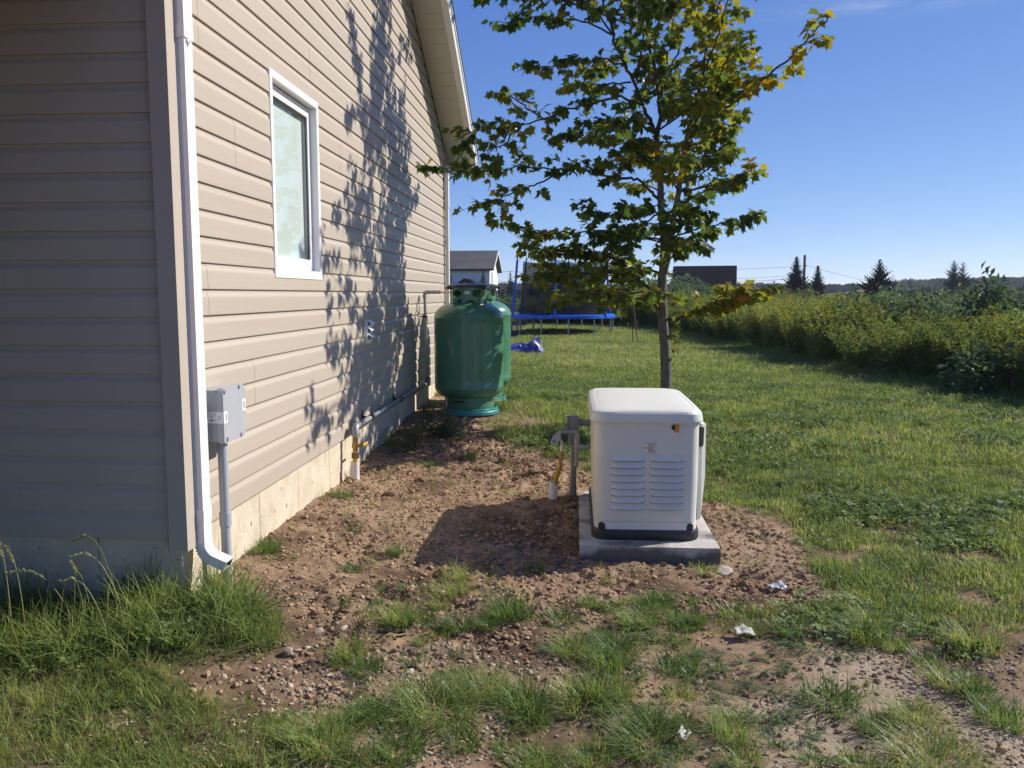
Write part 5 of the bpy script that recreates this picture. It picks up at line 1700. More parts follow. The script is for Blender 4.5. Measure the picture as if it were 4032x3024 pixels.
leaves = []        # (pos, dir, normal, size, tint)
twig_mb = MB()
for k, pts, r0, r1 in limbs[1:]:
    n = len(pts)
    rad = list(np.linspace(r0, r1, n))
    mb = MB()
    mb.tube(pts, rad, 8 if r0 > .02 else 6)
    mb.build('branch', M_BARK if r0 > .03 else M_TWIG, maple)
    # along-length
    seg = [(pts[i + 1] - pts[i]).length for i in range(n - 1)]
    tot = sum(seg)
    start = {'A': .75, 'B': .22, 'A1': .25, 'A2': .15, 'B1': .30, 'B5': .28, 'L1': .16, 'B2': .3, 'B3': .35, 'L1b': .3, 'L7': .15, 'L6': .10, 'L8': .18, 'L3': .12}.get(k, .22)
    s_, acc, i = tot * start, 0.0, 0
    step = .060 if k not in ('B', 'A1', 'A2') else .10
    if k in ('B1',): step = .085
    if k == 'B5': step = .022
    while s_ < tot:
        acc = 0.0
        for i in range(n - 1):
            if acc + seg[i] >= s_: break
            acc += seg[i]
        p = pts[i].lerp(pts[i + 1], (s_ - acc) / max(1e-6, seg[i]))
        tang = (pts[i + 1] - pts[i]).normalized()
        az = TR_.uniform(0, 2 * PI)
        side = Vector((math.cos(az), math.sin(az), TR_.uniform(-.15, .5)))
        side = (side - tang * side.dot(tang) * .4 + tang * .55).normalized()
        ln = TR_.uniform(.08, .30) * (1.15 - .55 * s_ / tot)
        if TR_.random() < .12: ln *= 1.5
        q = p + side * ln
        q.z -= ln * .12
        mid = p.lerp(q, .5) + Vector((0, 0, .02))
        twig_mb.tube([p, mid, q], [.0028, .0022, .0014], 4, 0, False)
        patch = fbm(np.array([p.x * 1.0 + 3]), np.array([p.z * 1.0]), .55, 3, 61)[0]
        nl = int(TR_.integers(5, 11))
        for a in range(nl):
            t = TR_.uniform(.35, 1.0) if a else 1.0
            b = p.lerp(mid, t * 2) if t < .5 else mid.lerp(q, t * 2 - 1)
            hz = Vector((TR_.normal(), TR_.normal(), 0)).normalized()
            d = (side * .5 + hz * .9 + Vector((0, 0, TR_.normal(-.75, .45)))).normalized()
            up = Vector((TR_.normal(0, .6), TR_.normal(0, .6), 1.0))
            up = (up - d * up.dot(d)).normalized()
            pet = b + (d + Vector((0, 0, .25))) * TR_.uniform(.015, .05)
            # yellowing in patches, stronger on the sunny side and low inside the crown
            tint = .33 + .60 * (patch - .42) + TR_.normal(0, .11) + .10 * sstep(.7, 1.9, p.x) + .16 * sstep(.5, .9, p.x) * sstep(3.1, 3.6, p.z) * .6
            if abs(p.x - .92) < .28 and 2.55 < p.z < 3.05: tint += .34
            if k == 'B5': tint += .06
            if k in ('B1', 'B2'): tint += .16
            if k in ('L1', 'L3', 'L3b', 'L3c', 'L10', 'L9') : tint -= .10
            if TR_.random() < .04: tint += .35
            leaves.append((pet, d, up, TR_.uniform(.055, .115) * (.9 if k == 'B1' else 1), float(np.clip(tint, 0.02, .99)), b))
        s_ += step * TR_.uniform(.6, 1.5)
# sprouts of fresh leaves on the trunk
for _ in range(16):
    zq = TR_.uniform(.95, 1.35)
    a = TR_.uniform(-.9, .9)
    b = Vector((.95 + .05 * math.cos(a), 9.2 - .06, zq))
    d = Vector((math.cos(a) * .9, -.6, TR_.normal(-.4, .3))).normalized()
    up = Vector((TR_.normal(0, .3), -.5, .9)); up = (up - d * up.dot(d)).normalized()
    leaves.append((b + d * .06, d, up, TR_.uniform(.08, .13), float(TR_.uniform(.42, .62)), b))
twig_mb.build('twigs', M_TWIG, maple)['kind'] = 'stuff'

# the largest leaves in front become leaves of their own, the rest one mass
def leaf_frame(d, up):
    x = d.cross(up).normalized()
    return Matrix((x, d, up)).transposed()
cells = {}
for i, (p, d, up, sz, tint, b) in enumerate(leaves):
    v = p - CAM
    if p.z > 4.55: continue
    c = (round(v.x / v.y * 230), round(v.z / v.y * 230))
    s_ = abs(up.dot(v.normalized())) * sz / v.length
    if c not in cells or p.y < leaves[cells[c][1]][0].y: cells[c] = (s_, i)
single = set(i for _, i in sorted(cells.values(), reverse=True)[:300])
variants = [leaf_geom(1.0, c) for c in (.05, .25, .5)]
NB = 5
lmesh = {}
def leaf_mesh(vi, bi):
    if (vi, bi) not in lmesh:
        v, f = variants[vi]
        me = bpy.data.meshes.new('leaf')
        me.from_pydata(v, [], f)
        a = me.attributes.new('tint', 'FLOAT', 'FACE')
        a.data.foreach_set('value', [(bi + .5) / NB] * len(f))
        me.materials.append(M_LEAF)
        for pl in me.polygons: pl.use_smooth = True
        lmesh[(vi, bi)] = me
    return lmesh[(vi, bi)]
V, F, T = [], [], []
for i, (p, d, up, sz, tint, b) in enumerate(leaves):
    fm = leaf_frame(d, up)
    if i in single:
        o = bpy.data.objects.new('leaf', leaf_mesh(i % 3, min(NB - 1, int(tint * NB))))
        C.objects.link(o)
        o.parent = maple
        o.matrix_basis = Matrix.Translation(p - maple.location) @ fm.to_4x4() @ Matrix.Diagonal((sz, sz, sz, 1))
        continue
    v, f = variants[i % 3]
    k0 = len(V)
    V.extend([p + fm @ (Vector(q) * sz) for q in v])
    F.extend([tuple(j + k0 for j in fc) for fc in f])
    T.extend([tint] * len(f))
off = maple.location
me = bpy.data.meshes.new('foliage')
me.from_pydata([tuple(p - off) for p in V], [], F)
a = me.attributes.new('tint', 'FLOAT', 'FACE')
a.data.foreach_set('value', T)
me.materials.append(M_LEAF)
me.polygons.foreach_set('use_smooth', [True] * len(F))
fo = bpy.data.objects.new('foliage', me)
C.objects.link(fo)
fo.parent = maple
fo['kind'] = 'stuff'
print('leaves', len(leaves))

# ---------------------------------------------------------------- conifers
M_NEEDLE = leafmat('spruce_needles', [(0, (0.010, 0.028, 0.018)), (.6, (0.022, 0.048, 0.030)), (1, (0.045, 0.075, 0.050))], 'attr', .1, .05, .5)
M_NEEDLE_T = leafmat('pine_needles', [(0, (0.030, 0.050, 0.035)), (1, (0.075, 0.095, 0.065))], 'attr', .15, .05, .5)
def conifer(name, x, y, z0, h, rad, tiers, label, m=None, dens=1.0, droop=.15, seed=1, bare=0.06, group=None, power=1.0):
    rr = np.random.default_rng(seed)
    t = thing(name, (x, y, z0), label, 'tree', group)
    mb = MB(); mb.tube([(x, y, z0 - .3), (x, y, z0 + h * .5), (x, y, z0 + h)], [h * .016, h * .009, h * .002], 8); mb.build('trunk', M_BARK, t)
    V, F, T = [], [], []
    nbr = int(tiers * 6.2 * dens)
    for i in range(nbr):
        u = (i + rr.random()) / nbr
        u = 1 - (1 - u) ** 1.0
        if True:
            zc = z0 + h * (bare + (1 - bare) * u)
            rl = rad * (1 - u) ** (power * 1.08) * rr.uniform(.62, 1.2) + .018 * h
            az = i * 2.39996 + rr.normal(0, .3)
            ln = rl
            d = Vector((math.cos(az), math.sin(az), 0)); sd = Vector((-d.y, d.x, 0))
            ns = max(3, int(ln / .15))
            for s_ in range(ns):
                f_ = (s_ + .5) / ns
                p = Vector((x, y, zc)) + d * ln * f_ + Vector((0, 0, (-droop + .5 * u) * ln * f_ + .22 * ln * f_ * f_))
                w = min(ln * .32, .46) * (1.15 - f_) + .06
                for sg in (-1, 1):
                    tip = p + (d * .55 + sd * sg * .9).normalized() * w * rr.uniform(.7, 1.3) + Vector((0, 0, rr.normal(-.02, .05) * w))
                    k0 = len(V)
                    bs = d * w * .35
                    tip = tip - Vector((0, 0, w * rr.uniform(.05, .35)))
                    V.extend([p - bs * .9, p + bs * 1.3, tip, p + (tip - p) * .45 - Vector((0, 0, w * rr.uniform(.5, .95))), p + Vector((0, 0, w * .18))])
                    F.extend([(k0, k0 + 1, k0 + 2), (k0, k0 + 3, k0 + 1)])
                    if f_ < .75:
                        V.extend([p - bs, p + bs, p + sd * sg * w * .3 - Vector((0, 0, w * .8))]); F.append((k0 + 5, k0 + 6, k0 + 7)); T.append(float(np.clip(rr.normal(.35, .2), 0, 1)))
                    tv = float(np.clip(rr.normal(.45 + .25 * f_, .2), 0, 1))
                    T.extend([tv, tv])
            k0 = len(V)
            p = Vector((x, y, zc)) + d * ln
            V.extend([p - d * .10 * ln + sd * .03 * ln, p - d * .10 * ln - sd * .03 * ln, p + d * .07 * ln + Vector((0, 0, .06 * ln))])
            F.append((k0, k0 + 1, k0 + 2)); T.append(.7)
    me = bpy.data.meshes.new('crown')
    me.from_pydata([(p.x - x, p.y - y, p.z - z0) for p in V], [], F)
    a = me.attributes.new('tint', 'FLOAT', 'FACE'); a.data.foreach_set('value', T)
    me.materials.append(m or M_NEEDLE)
    o = bpy.data.objects.new('crown', me); C.objects.link(o); o.parent = t
    return t
conifer('spruce_tree', 18.9, 75, -1.1, 5.75, 2.5, 27, 'dark spruce left of the utility pole beyond the field', seed=2, dens=1.7)
conifer('spruce_tree', 22.1, 80, -1.3, 5.35, 2.1, 25, 'narrow dark spruce right of the utility pole', seed=3, dens=1.6)
conifer('spruce_tree', 24.1, 70, -1.2, 5.4, 3.1, 19, 'broad lone spruce with layered boughs left of the brown house', seed=4, dens=1.5, droop=.05)
conifer('pine_tree', 51.1, 120, -2.2, 8.15, 2.6, 17, 'left one of two thin far pines standing together', M_NEEDLE_T, .8, .0, 5, .22, power=.75)
conifer('pine_tree', 52.7, 121, -2.2, 7.95, 2.3, 17, 'right one of two thin far pines standing together', M_NEEDLE_T, .8, .0, 6, .22, power=.75)
conifer('pine_tree', 42.4, 112, -2.0, 5.2, 1.6, 12, 'small tree peeping over the brown house roof', M_NEEDLE_T, .9, .0, 7, .1, power=.7)
conifer('spruce_tree', -7.5, 70, .4, 3.1, .85, 14, 'small spruce in front of the far white house', seed=8, dens=.9, droop=-.35)
rr = np.random.default_rng(31)
for i, (x, y, h) in enumerate([(-10.5, 140, 5.4), (-8.4, 150, 4.6), (-6.3, 145, 4.3), (-12.9, 135, 4.9)]):
    conifer('spruce_tree', x, y, 0, h, h * .36, 15, 'far dark conifer between the white house and the trampoline', seed=40 + i, dens=.9, group='far conifers by the white house')
for i in range(16):
    x = 30 + i * 3.6 + rr.uniform(-1.5, 1.5)
    conifer('spruce_tree', x + 4, 230 + rr.uniform(-25, 25), -1.5, rr.uniform(4.2, 6.2), 1.3, 10, 'tiny conifer on the far horizon line', seed=60 + i, dens=.6, group='conifers along the horizon')

# ---------------------------------------------------------------- sapling and stake
sp = thing('sapling', (1.66, 24.6, gz(1.66, 24.6)), 'thin young sapling with few leaves, beside a wooden stake on the lawn', 'tree')
gsp = gz(1.66, 24.6)
mb = MB(); mb.tube(bez([(1.66, 24.6, gsp - .05), (1.67, 24.6, gsp + .5), (1.70, 24.6, gsp + 1.0), (1.69, 24.6, gsp + 1.5)], 5), .012, 6); mb.build('trunk', M_TWIG, sp)
V, F = [], []
for _ in range(70):
    zq = rr.uniform(.5, 1.5)
    p = Vector((1.68 + rr.normal(0, .10), 24.6 + rr.normal(0, .10), gsp + zq))
    d = Vector(rr.normal(0, 1, 3)).normalized(); u = d.cross(Vector((0, 0, 1))).normalized() * .025
    k0 = len(V); V.extend([p, p + d * .05 + u, p + d * .10, p + d * .05 - u]); F.append((k0, k0 + 1, k0 + 2, k0 + 3))
me = bpy.data.meshes.new('crown'); me.from_pydata([tuple(p - Vector(sp.location)) for p in V], [], F)
M_SMALL = leafmat('small_leaf', [(0, (0.03, 0.06, 0.015)), (1, (0.09, 0.13, 0.03))], 'obj', .35, .08, .5, .8)
me.materials.append(M_SMALL); o = bpy.data.objects.new('crown', me); C.objects.link(o); o.parent = sp
mb = MB(); mb.tube([(1.80, 24.3, gz(1.8, 24.3) - .1), (1.60, 24.5, gsp + 1.75)], .016, 6)
tag(mb.build('stake', mat('stake_wood', (.22, .16, .10), .9)), 'wooden stake leaning against the young sapling', 'stake')

# ---------------------------------------------------------------- source plants (shared meshes)
def raw(name, V, F, m, smooth=False):
    me = bpy.data.meshes.new(name)
    me.from_pydata([tuple(v) for v in V], [], F)
    ms = m if isinstance(m, (list, tuple)) else [m]
    for q in ms: me.materials.append(q)
    if smooth: me.polygons.foreach_set('use_smooth', [True] * len(me.polygons))
    o = bpy.data.objects.new(name, me)
    return o
def blade(V, F, base, az, ln, lean, w, segs=3, curve=1.0):
    d = Vector((math.cos(az), math.sin(az), 0)); s_ = Vector((-d.y, d.x, 0))
    k0 = len(V)
    for i in range(segs + 1):
        t = i / segs
        r_ = lean * ln * (t ** (1 + curve)); zz = ln * t * (1 - .35 * lean * t)
        ww = w * (1 - t) ** .6 if i < segs else 0
        c = Vector(base) + d * r_ + Vector((0, 0, zz))
        if i < segs: V.extend([c - s_ * ww / 2, c + s_ * ww / 2])
        else: V.append(c)
    for i in range(segs - 1):
        a = k0 + 2 * i; F.append((a, a + 1, a + 3, a + 2))
    a = k0 + 2 * (segs - 1); F.append((a, a + 1, a + 2))
GRASS = [(0, (0.115, 0.16, 0.056)), (.38, (0.215, 0.27, 0.082)), (.68, (0.31, 0.355, 0.11)), (.88, (0.40, 0.39, 0.15)), (1, (0.52, 0.45, 0.24))]
GRASS_G = [(0, (0.09, 0.15, 0.046)), (.5, (0.165, 0.24, 0.068)), (.9, (0.26, 0.32, 0.095)), (1, (0.36, 0.34, 0.13))]
M_GRASS = leafmat('grass_blade', GRASS, 'inst', .42, .035, .45, .7)
M_GRASS_O = leafmat('grass_blade_tuft', GRASS_G, 'obj', .42, .035, .45, .5)
def tuft(n, spread, lo, hi, w, lean, seed, m=M_GRASS, segs=3):
    q = np.random.default_rng(seed)
    V, F = [], []
    for _ in range(n):
        r_ = spread * math.sqrt(q.random()); a = q.uniform(0, 2 * PI)
        az = a + q.normal(0, .9)
        blade(V, F, (r_ * math.cos(a), r_ * math.sin(a), -.008), az, q.uniform(lo, hi), abs(q.normal(lean, .3)), w * q.uniform(.7, 1.3), segs)
    return raw('tuft', V, F, m)
source_set('lawn', [tuft(18, .045, .025, .062, .0042, .55, 100 + i) for i in range(6)])
source_set('lawnfar', [tuft(26, .10, .035, .085, .009, .5, 120 + i, segs=2) for i in range(5)])
source_set('rank', [tuft(16, .05, .10, .26, .0052, .55, 140 + i, segs=4) for i in range(6)])
# clover: three small leaflets on a stalk
M_CLOVER = leafmat('clover', [(0, (0.10, 0.16, 0.045)), (1, (0.20, 0.27, 0.08))], 'inst', .35, .03, .6, .6)
def clover(seed, n=14, spread=.06, sz=.011, hgt=.04):
    q = np.random.default_rng(seed); V, F = [], []
    for _ in range(n):
        r_ = spread * math.sqrt(q.random()); a = q.uniform(0, 2 * PI)
        c = Vector((r_ * math.cos(a), r_ * math.sin(a), hgt * q.uniform(.3, 1)))
        nrm = Vector((q.normal(0, .35), q.normal(0, .35), 1)).normalized()
        ux = nrm.cross(Vector((0, 1, 0))).normalized(); uy = nrm.cross(ux)
        a0 = q.uniform(0, 2 * PI); s_ = sz * q.uniform(.7, 1.4)
        for k in range(3):
            b = a0 + k * 2 * PI / 3
            d = ux * math.cos(b) + uy * math.sin(b); e = -ux * math.sin(b) + uy * math.cos(b)
            k0 = len(V); V.extend([c, c + d * s_ * .7 + e * s_ * .5, c + d * s_ * 1.15, c + d * s_ * .7 - e * s_ * .5]); F.append((k0, k0 + 1, k0 + 2, k0 + 3))
    return raw('clover', V, F, M_CLOVER)
source_set('clover', [clover(160 + i) for i in range(4)])
# white clover heads
M_WHITEF = leafmat('clover_flower', [(0, (.62, .56, .46)), (1, (.72, .68, .58))], 'inst', .5, .0, .6)
def blossom(seed):
    q = np.random.default_rng(seed); bm = bmesh.new(); bmesh.ops.create_icosphere(bm, subdivisions=1, radius=.008)
    V = [Vector(v.co) * q.uniform(.8, 1.2) + Vector((0, 0, .055)) for v in bm.verts]; bm.verts.index_update()
    F = [[v.index for v in f.verts] for f in bm.faces]; bm.free()
    k0 = len(V); V.extend([(-.0008, 0, 0), (.0008, 0, 0), (0, 0, .05)]); F.append((k0, k0 + 1, k0 + 2))
    return raw('blossom', V, F, M_WHITEF)
source_set('blossom', [blossom(170)])
# feathery rosettes (yarrow)
YAR = [(0, (0.085, 0.140, 0.060)), (1, (0.15, 0.21, 0.10))]
M_YARROW = leafmat('yarrow_leaf', YAR, 'obj', .3, .02, .6, .5)
M_YARROW_I = leafmat('yarrow_leaf_mass', YAR, 'inst', .3, .02, .6, .5)
def yarrow(seed, n, rad, m=M_YARROW):
    q = np.random.default_rng(seed); V, F = [], []
    for _ in range(n):
        b0 = rad * .75 * math.sqrt(q.random()); a0 = q.uniform(0, 2 * PI)
        base = Vector((b0 * math.cos(a0), b0 * math.sin(a0), 0))
        az = a0 + q.normal(0, .7); ln = q.uniform(.06, .12); lean = q.uniform(.4, 1.0)
        d = Vector((math.cos(az), math.sin(az), 0)); s_ = Vector((-d.y, d.x, 0))
        for k in range(11):
            t = (k + 1) / 11
            c = base + d * ln * lean * t + Vector((0, 0, ln * (.62 * t - .45 * t * t * lean) + .006))
            w = .016 * math.sin(PI * min(1, t * .9 + .12)) + .003
            for sg in (-1, 1):
                tip = c + s_ * sg * w + d * w * .5 + Vector((0, 0, w * q.uniform(-.2, .5)))
                k0 = len(V); V.extend([c - d * .0018, c + d * .0026, tip]); F.append((k0, k0 + 1, k0 + 2))
    return raw('rosette', V, F, m)
source_set('yarrow', [yarrow(180 + i, 9, .06, M_YARROW_I) for i in range(3)])

# goldenrod: leafy stem and a plume
M_GR_LEAF = leafmat('goldenrod_leaf', [(0, (0.115, 0.15, 0.052)), (.5, (0.20, 0.235, 0.078)), (1, (0.31, 0.31, 0.105))], 'inst', .55, .02, .5, .5)
M_GR_PLUME = leafmat('goldenrod_plume', [(0, (0.20, 0.215, 0.055)), (.5, (0.36, 0.30, 0.05)), (1, (0.66, 0.38, 0.04))], 'inst', .35, .02, .6, .3)
def goldenrod(seed, nstem, plume, h=1.0):
    """a clump: stems leaning outwards from one root, fine leaves all the way up, drooping yellow plumes"""
    q = np.random.default_rng(seed); V, F, M_ = [], [], []
    for s_i in range(nstem):
        a0 = q.uniform(0, 2 * PI); r0 = .16 * math.sqrt(q.random()); lean = q.uniform(.05, .42); hh = h * q.uniform(.62, 1.05)
        b0 = Vector((r0 * math.cos(a0), r0 * math.sin(a0), 0)); out = Vector((math.cos(a0), math.sin(a0), 0))
        def stem(t): return b0 + out * lean * hh * (t ** 1.7) + Vector((0, 0, hh * t * (1 - .12 * t)))
        for i in range(3):
            a, b = stem(i / 3), stem((i + 1) / 3); k0 = len(V)
            V.extend([a + Vector((-.003, 0, 0)), a + Vector((.003, 0, 0)), b]); F.append((k0, k0 + 1, k0 + 2)); M_.append(0)
        for i in range(46):
            t = q.uniform(.15, 1.0) ** .8; c = stem(t); az = q.uniform(0, 2 * PI)
            d = Vector((math.cos(az), math.sin(az), q.uniform(-.7, .5))).normalized(); s_ = d.cross(Vector(q.normal(0, 1, 3))).normalized()
            ln = q.uniform(.055, .11) * (1.1 - .4 * t); w = ln * .13
            k0 = len(V); V.extend([c, c + d * ln * .45 + s_ * w, c + d * ln + Vector((0, 0, -ln * .3)), c + d * ln * .45 - s_ * w]); F.append((k0, k0 + 1, k0 + 2, k0 + 3)); M_.append(0)
        top = stem(1.0); drop = out + Vector((q.normal(0, .3), q.normal(0, .3), 0))
        for i in range(int(plume * q.uniform(.4, 1.3))):
            t = q.random(); c = top + drop * (.10 * t * t) + Vector(q.normal(0, .022 * (1.2 - t), 3)) + Vector((0, 0, -.10 + .16 * t - .06 * t * t))
            d = Vector(q.normal(0, 1, 3)).normalized() * .011; e = d.cross(Vector(q.normal(0, 1, 3))).normalized() * .007
            k0 = len(V); V.extend([c - d, c + e, c + d, c - e]); F.append((k0, k0 + 1, k0 + 2, k0 + 3)); M_.append(1)
    o = raw('goldenrod', V, F, [M_GR_LEAF, M_GR_PLUME])
    o.data.polygons.foreach_set('material_index', M_)
    return o
source_set('goldenrod', [goldenrod(200 + i, (26, 30, 26, 28, 22, 26)[i], (16, 30, 6, 0, 22, 3)[i]) for i in range(6)])

# leafy shrubs
SHR = [(0, (0.055, 0.092, 0.046)), (.5, (0.11, 0.158, 0.075)), (1, (0.20, 0.245, 0.125))]
M_SHRUB = leafmat('shrub_leaf', SHR, 'obj', .3, .12, .35, .7)
M_SHRUB_Y = leafmat('shrub_leaf_olive', [(0, (0.10, 0.12, 0.038)), (.5, (0.17, 0.185, 0.055)), (1, (0.25, 0.24, 0.085))], 'obj', .42, .08, .45, .7)
def shrub_mesh(seed, nclump, nleaf, leaf, hgt, m, narrow=.45, rad=.5):
    q = np.random.default_rng(seed); V, F = [], []
    cl = []
    for _ in range(nclump):
        a = q.uniform(0, 2 * PI); r_ = rad * math.sqrt(q.random())
        cl.append((Vector((r_ * math.cos(a), r_ * math.sin(a), hgt * q.uniform(.15, .92) * (1 - .25 * (r_ / rad) ** 2))), q.uniform(.14, .28)))
    for _ in range(nleaf):
        c, rc = cl[q.integers(len(cl))]
        v = Vector(q.normal(0, 1, 3)).normalized()
        p = c + v * rc * q.random() ** .4
        if p.z < .02: p.z = .02 + .1 * q.random()
        d = (v * .8 + Vector((q.normal(0, .6), q.normal(0, .6), q.normal(-.1, .5)))).normalized()
        n_ = (Vector((q.normal(0, .5), q.normal(0, .5), 1))); s_ = d.cross(n_).normalized(); n2 = s_.cross(d)
        ln = leaf * q.uniform(.6, 1.25); w = ln * narrow
        k0 = len(V)
        V.extend([p, p + d * ln * .45 + s_ * w * .5 + n2 * w * .12, p + d * ln - n2 * ln * .12, p + d * ln * .45 - s_ * w * .5 + n2 * w * .12])
        F.extend([(k0, k0 + 1, k0 + 2), (k0, k0 + 2, k0 + 3)])
    me = bpy.data.meshes.new('foliage'); me.from_pydata([tuple(v) for v in V], [], F); me.materials.append(m)
    st = MB()
    for c, rc in cl[::2]:
        st.tube([(c.x * .15, c.y * .15, -.05), (c.x * .6, c.y * .6, c.z * .6), (c.x, c.y, c.z)], [.012, .008, .003], 4, 0, False)
    sm = bpy.data.meshes.new('stems'); sm.from_pydata(st.v, [], st.f); sm.materials.append(M_TWIG)
    return me, sm
SHM = [shrub_mesh(300 + i, 20, 1500, .085, 1.0, M_SHRUB) for i in range(3)]
SHY = [shrub_mesh(310 + i, 18, 1800, .075, 1.0, M_SHRUB_Y, .22) for i in range(2)]
SHB = [shrub_mesh(320 + i, 16, 900, .095, .8, M_SHRUB, .6) for i in range(2)]
M_CANOPY = leafmat('far_canopy', [(0, (0.022, 0.040, 0.024)), (.6, (0.040, 0.062, 0.034)), (1, (0.070, 0.090, 0.050))], 'inst', .15, .02, .6, .5)
def canopy_source(seed):
    me, sm = shrub_mesh(seed, 12, 420, .20, 1.0, M_CANOPY, .8, .45)
    return bpy.data.objects.new('canopy', me)
source_set('canopy', [canopy_source(340 + i) for i in range(3)])
def shrub(meshes, x, y, sx, sz, label, group=None, name='shrub', rot=None, cat='shrub'):
    z = gz(x, y)
    t = thing(name, (x, y, z - .03), label, cat, group)
    for nm, me in zip(('foliage', 'stems'), meshes):
        o = bpy.data.objects.new(nm, me); C.objects.link(o); o.parent = t
    t.scale = (sx, sx, sz)
    t.rotation_euler = (0, 0, R.uniform(0, 6.28) if rot is None else rot)
    return t

# ================================================================== PLACING THE UNCOUNTABLE
def jitter_grid(x0, x1, y0, y1, step, g):
    xs = np.arange(x0, x1, step); ys = np.arange(y0, y1, step)
    X, Y = np.meshgrid(xs, ys)
    X = X.ravel() + g.uniform(-.5, .5, X.size) * step
    Y = Y.ravel() + g.uniform(-.5, .5, Y.size) * step
    return X, Y
def in_view(x, y, mx=1.6):
    """wider than the picture on both sides, so the yard still holds from a step aside"""
    return (x < .62 * y + mx) & (x > -.75 * y - mx) & (y > 1.0)
HEDGE = [(14.0,5.0),(7.8,8.6),(6.05,11.7),(4.95,16.0),(4.35,21.5),(3.75,27.5),(2.9,32.5),(1.0,34.2),(-2.5,34.6),(-7.0,35.5),(-14,37)]
HX_ = np.array([p[0] for p in HEDGE]); 
FIELD = HEDGE + [(-14, 75), (95, 75), (60, 5)]
def on_things(x, y):
    pad = (x > .02) & (x < .865) & (y > 4.84) & (y < 6.28)
    hs = (x < -1.80) & (y > 3.70)
    tk = (np.hypot(x + 1.16, y - 9.35) < .35) | (np.hypot(x + 1.15, y - 10.28) < .35)
    return pad | hs | tk
g = np.random.default_rng(77)
def put(name, X, Y, dens, key, smin, smax, nvar, label, cat, tint_fn, tilt=.15, zo=0.0, aspect=None):
    keep = (g.random(X.size) < dens) & in_view(X, Y) & ~on_things(X, Y)
    X, Y = X[keep], Y[keep]
    n = X.size
    Z = ground_z(X, Y) + zo
    rot = np.stack([g.normal(0, tilt, n), g.normal(0, tilt, n), g.uniform(0, 2 * PI, n)], -1)
    s_ = g.uniform(smin, smax, n)
    if aspect is not None: s_ = np.stack([s_, s_, s_ * aspect(X, Y)], -1)
    t = np.clip(tint_fn(X, Y) + g.normal(0, .10, n), 0, 1)
    print(name, n)
    return scatter(name, np.stack([X, Y, Z], -1), rot, s_, g.integers(0, nvar, n), t, key, label, cat)
def lawn_tint(x, y):
    return .34 + .55 * (fbm(x, y, 1.1, 3, 201) - .45) + .85 * (fbm(x, y, .16, 3, 207) - .5) + .14 * sstep(12, 22, y)
def tall_w(x, y): return sstep(-.08, .15, poly_sd(x, y, TALL) + .15 * (fbm(x, y, .25, 3, 88) - .5))
field_sd = lambda x, y: poly_sd(x, y, FIELD)

X, Y = jitter_grid(-3.2, 4.2, 2.0, 7.6, .026, g)
D = (1 - soil_amount(X, Y)) ** 1.4 * (1 - .75 * tall_w(X, Y)) * (.22 + .85 * sstep(.34, .56, fbm(X, Y, .17, 3, 301))) * (1 - .45 * sstep(4.2, 3.6, Y) * sstep(-.9, -.6, X)) + .008
put('lawn_grass', X, Y, D, 'lawn', .75, 1.35, 6, 'short patchy lawn grass around the dug soil', 'grass', lawn_tint,
    aspect=lambda x, y: .35 + 1.3 * fbm(x, y, .22, 3, 303))
X, Y = jitter_grid(-1.9, 7.4, 7.5, 15.5, .048, g)
D = (1 - soil_amount(X, Y)) ** 1.2 * (field_sd(X, Y) < .1) * (.3 + .8 * sstep(.34, .56, fbm(X, Y, .26, 3, 301)))
put('lawn_grass', X, Y, D, 'lawn', 1.0, 1.9, 6, 'mown lawn between the house and the weeds', 'grass', lawn_tint, .3, aspect=lambda x, y: .35 + 1.3 * fbm(x, y, .3, 3, 303))
X, Y = jitter_grid(-9.5, 8, 15.4, 37, .105, g)
D = (field_sd(X, Y) < .2) * 1.0 * (1 - .8 * sstep(2.0, 1.5, np.hypot(X - TX + 1.0, Y - TY + .6)))
put('lawn_grass', X, Y, D, 'lawnfar', 1.0, 1.6, 5, 'farther lawn by the trampoline', 'grass', lawn_tint)
# rank unmown grass: at the house corner, along the weeds
X, Y = jitter_grid(-4.0, -1.0, 2.6, 4.3, .042, g)
D = tall_w(X, Y) * (.12 + .9 * sstep(.36, .58, fbm(X, Y, .16, 3, 311)))
put('rank_grass', X, Y, D, 'rank', .5, 1.2, 6, 'tall unmown grass at the foot of the shaded wall', 'grass', lambda x, y: .30 + .9 * (fbm(x, y, .2, 3, 313) - .5), .45)
X, Y = jitter_grid(-3.5, -.4, 1.8, 3.1, .036, g)
D = .62 * (1 - soil_amount(X, Y)) * sstep(-.6, -.9, X)
put('rank_grass', X, Y, D, 'rank', .22, .5, 6, 'rough yellowish grass in the near left corner', 'grass', lambda x, y: .55 + .9 * (fbm(x, y, .2, 3, 317) - .5), .6)
X, Y = jitter_grid(1.5, 12, 6.0, 36, .09, g)
sd = field_sd(X, Y)
put('rank_grass', X, Y, sstep(-.35, .02, sd) * (sd < .5) * .9, 'rank', .6, 1.2, 6, 'uncut grass along the edge of the weedy field', 'grass', lambda x, y: .42 + 0 * x, .2)
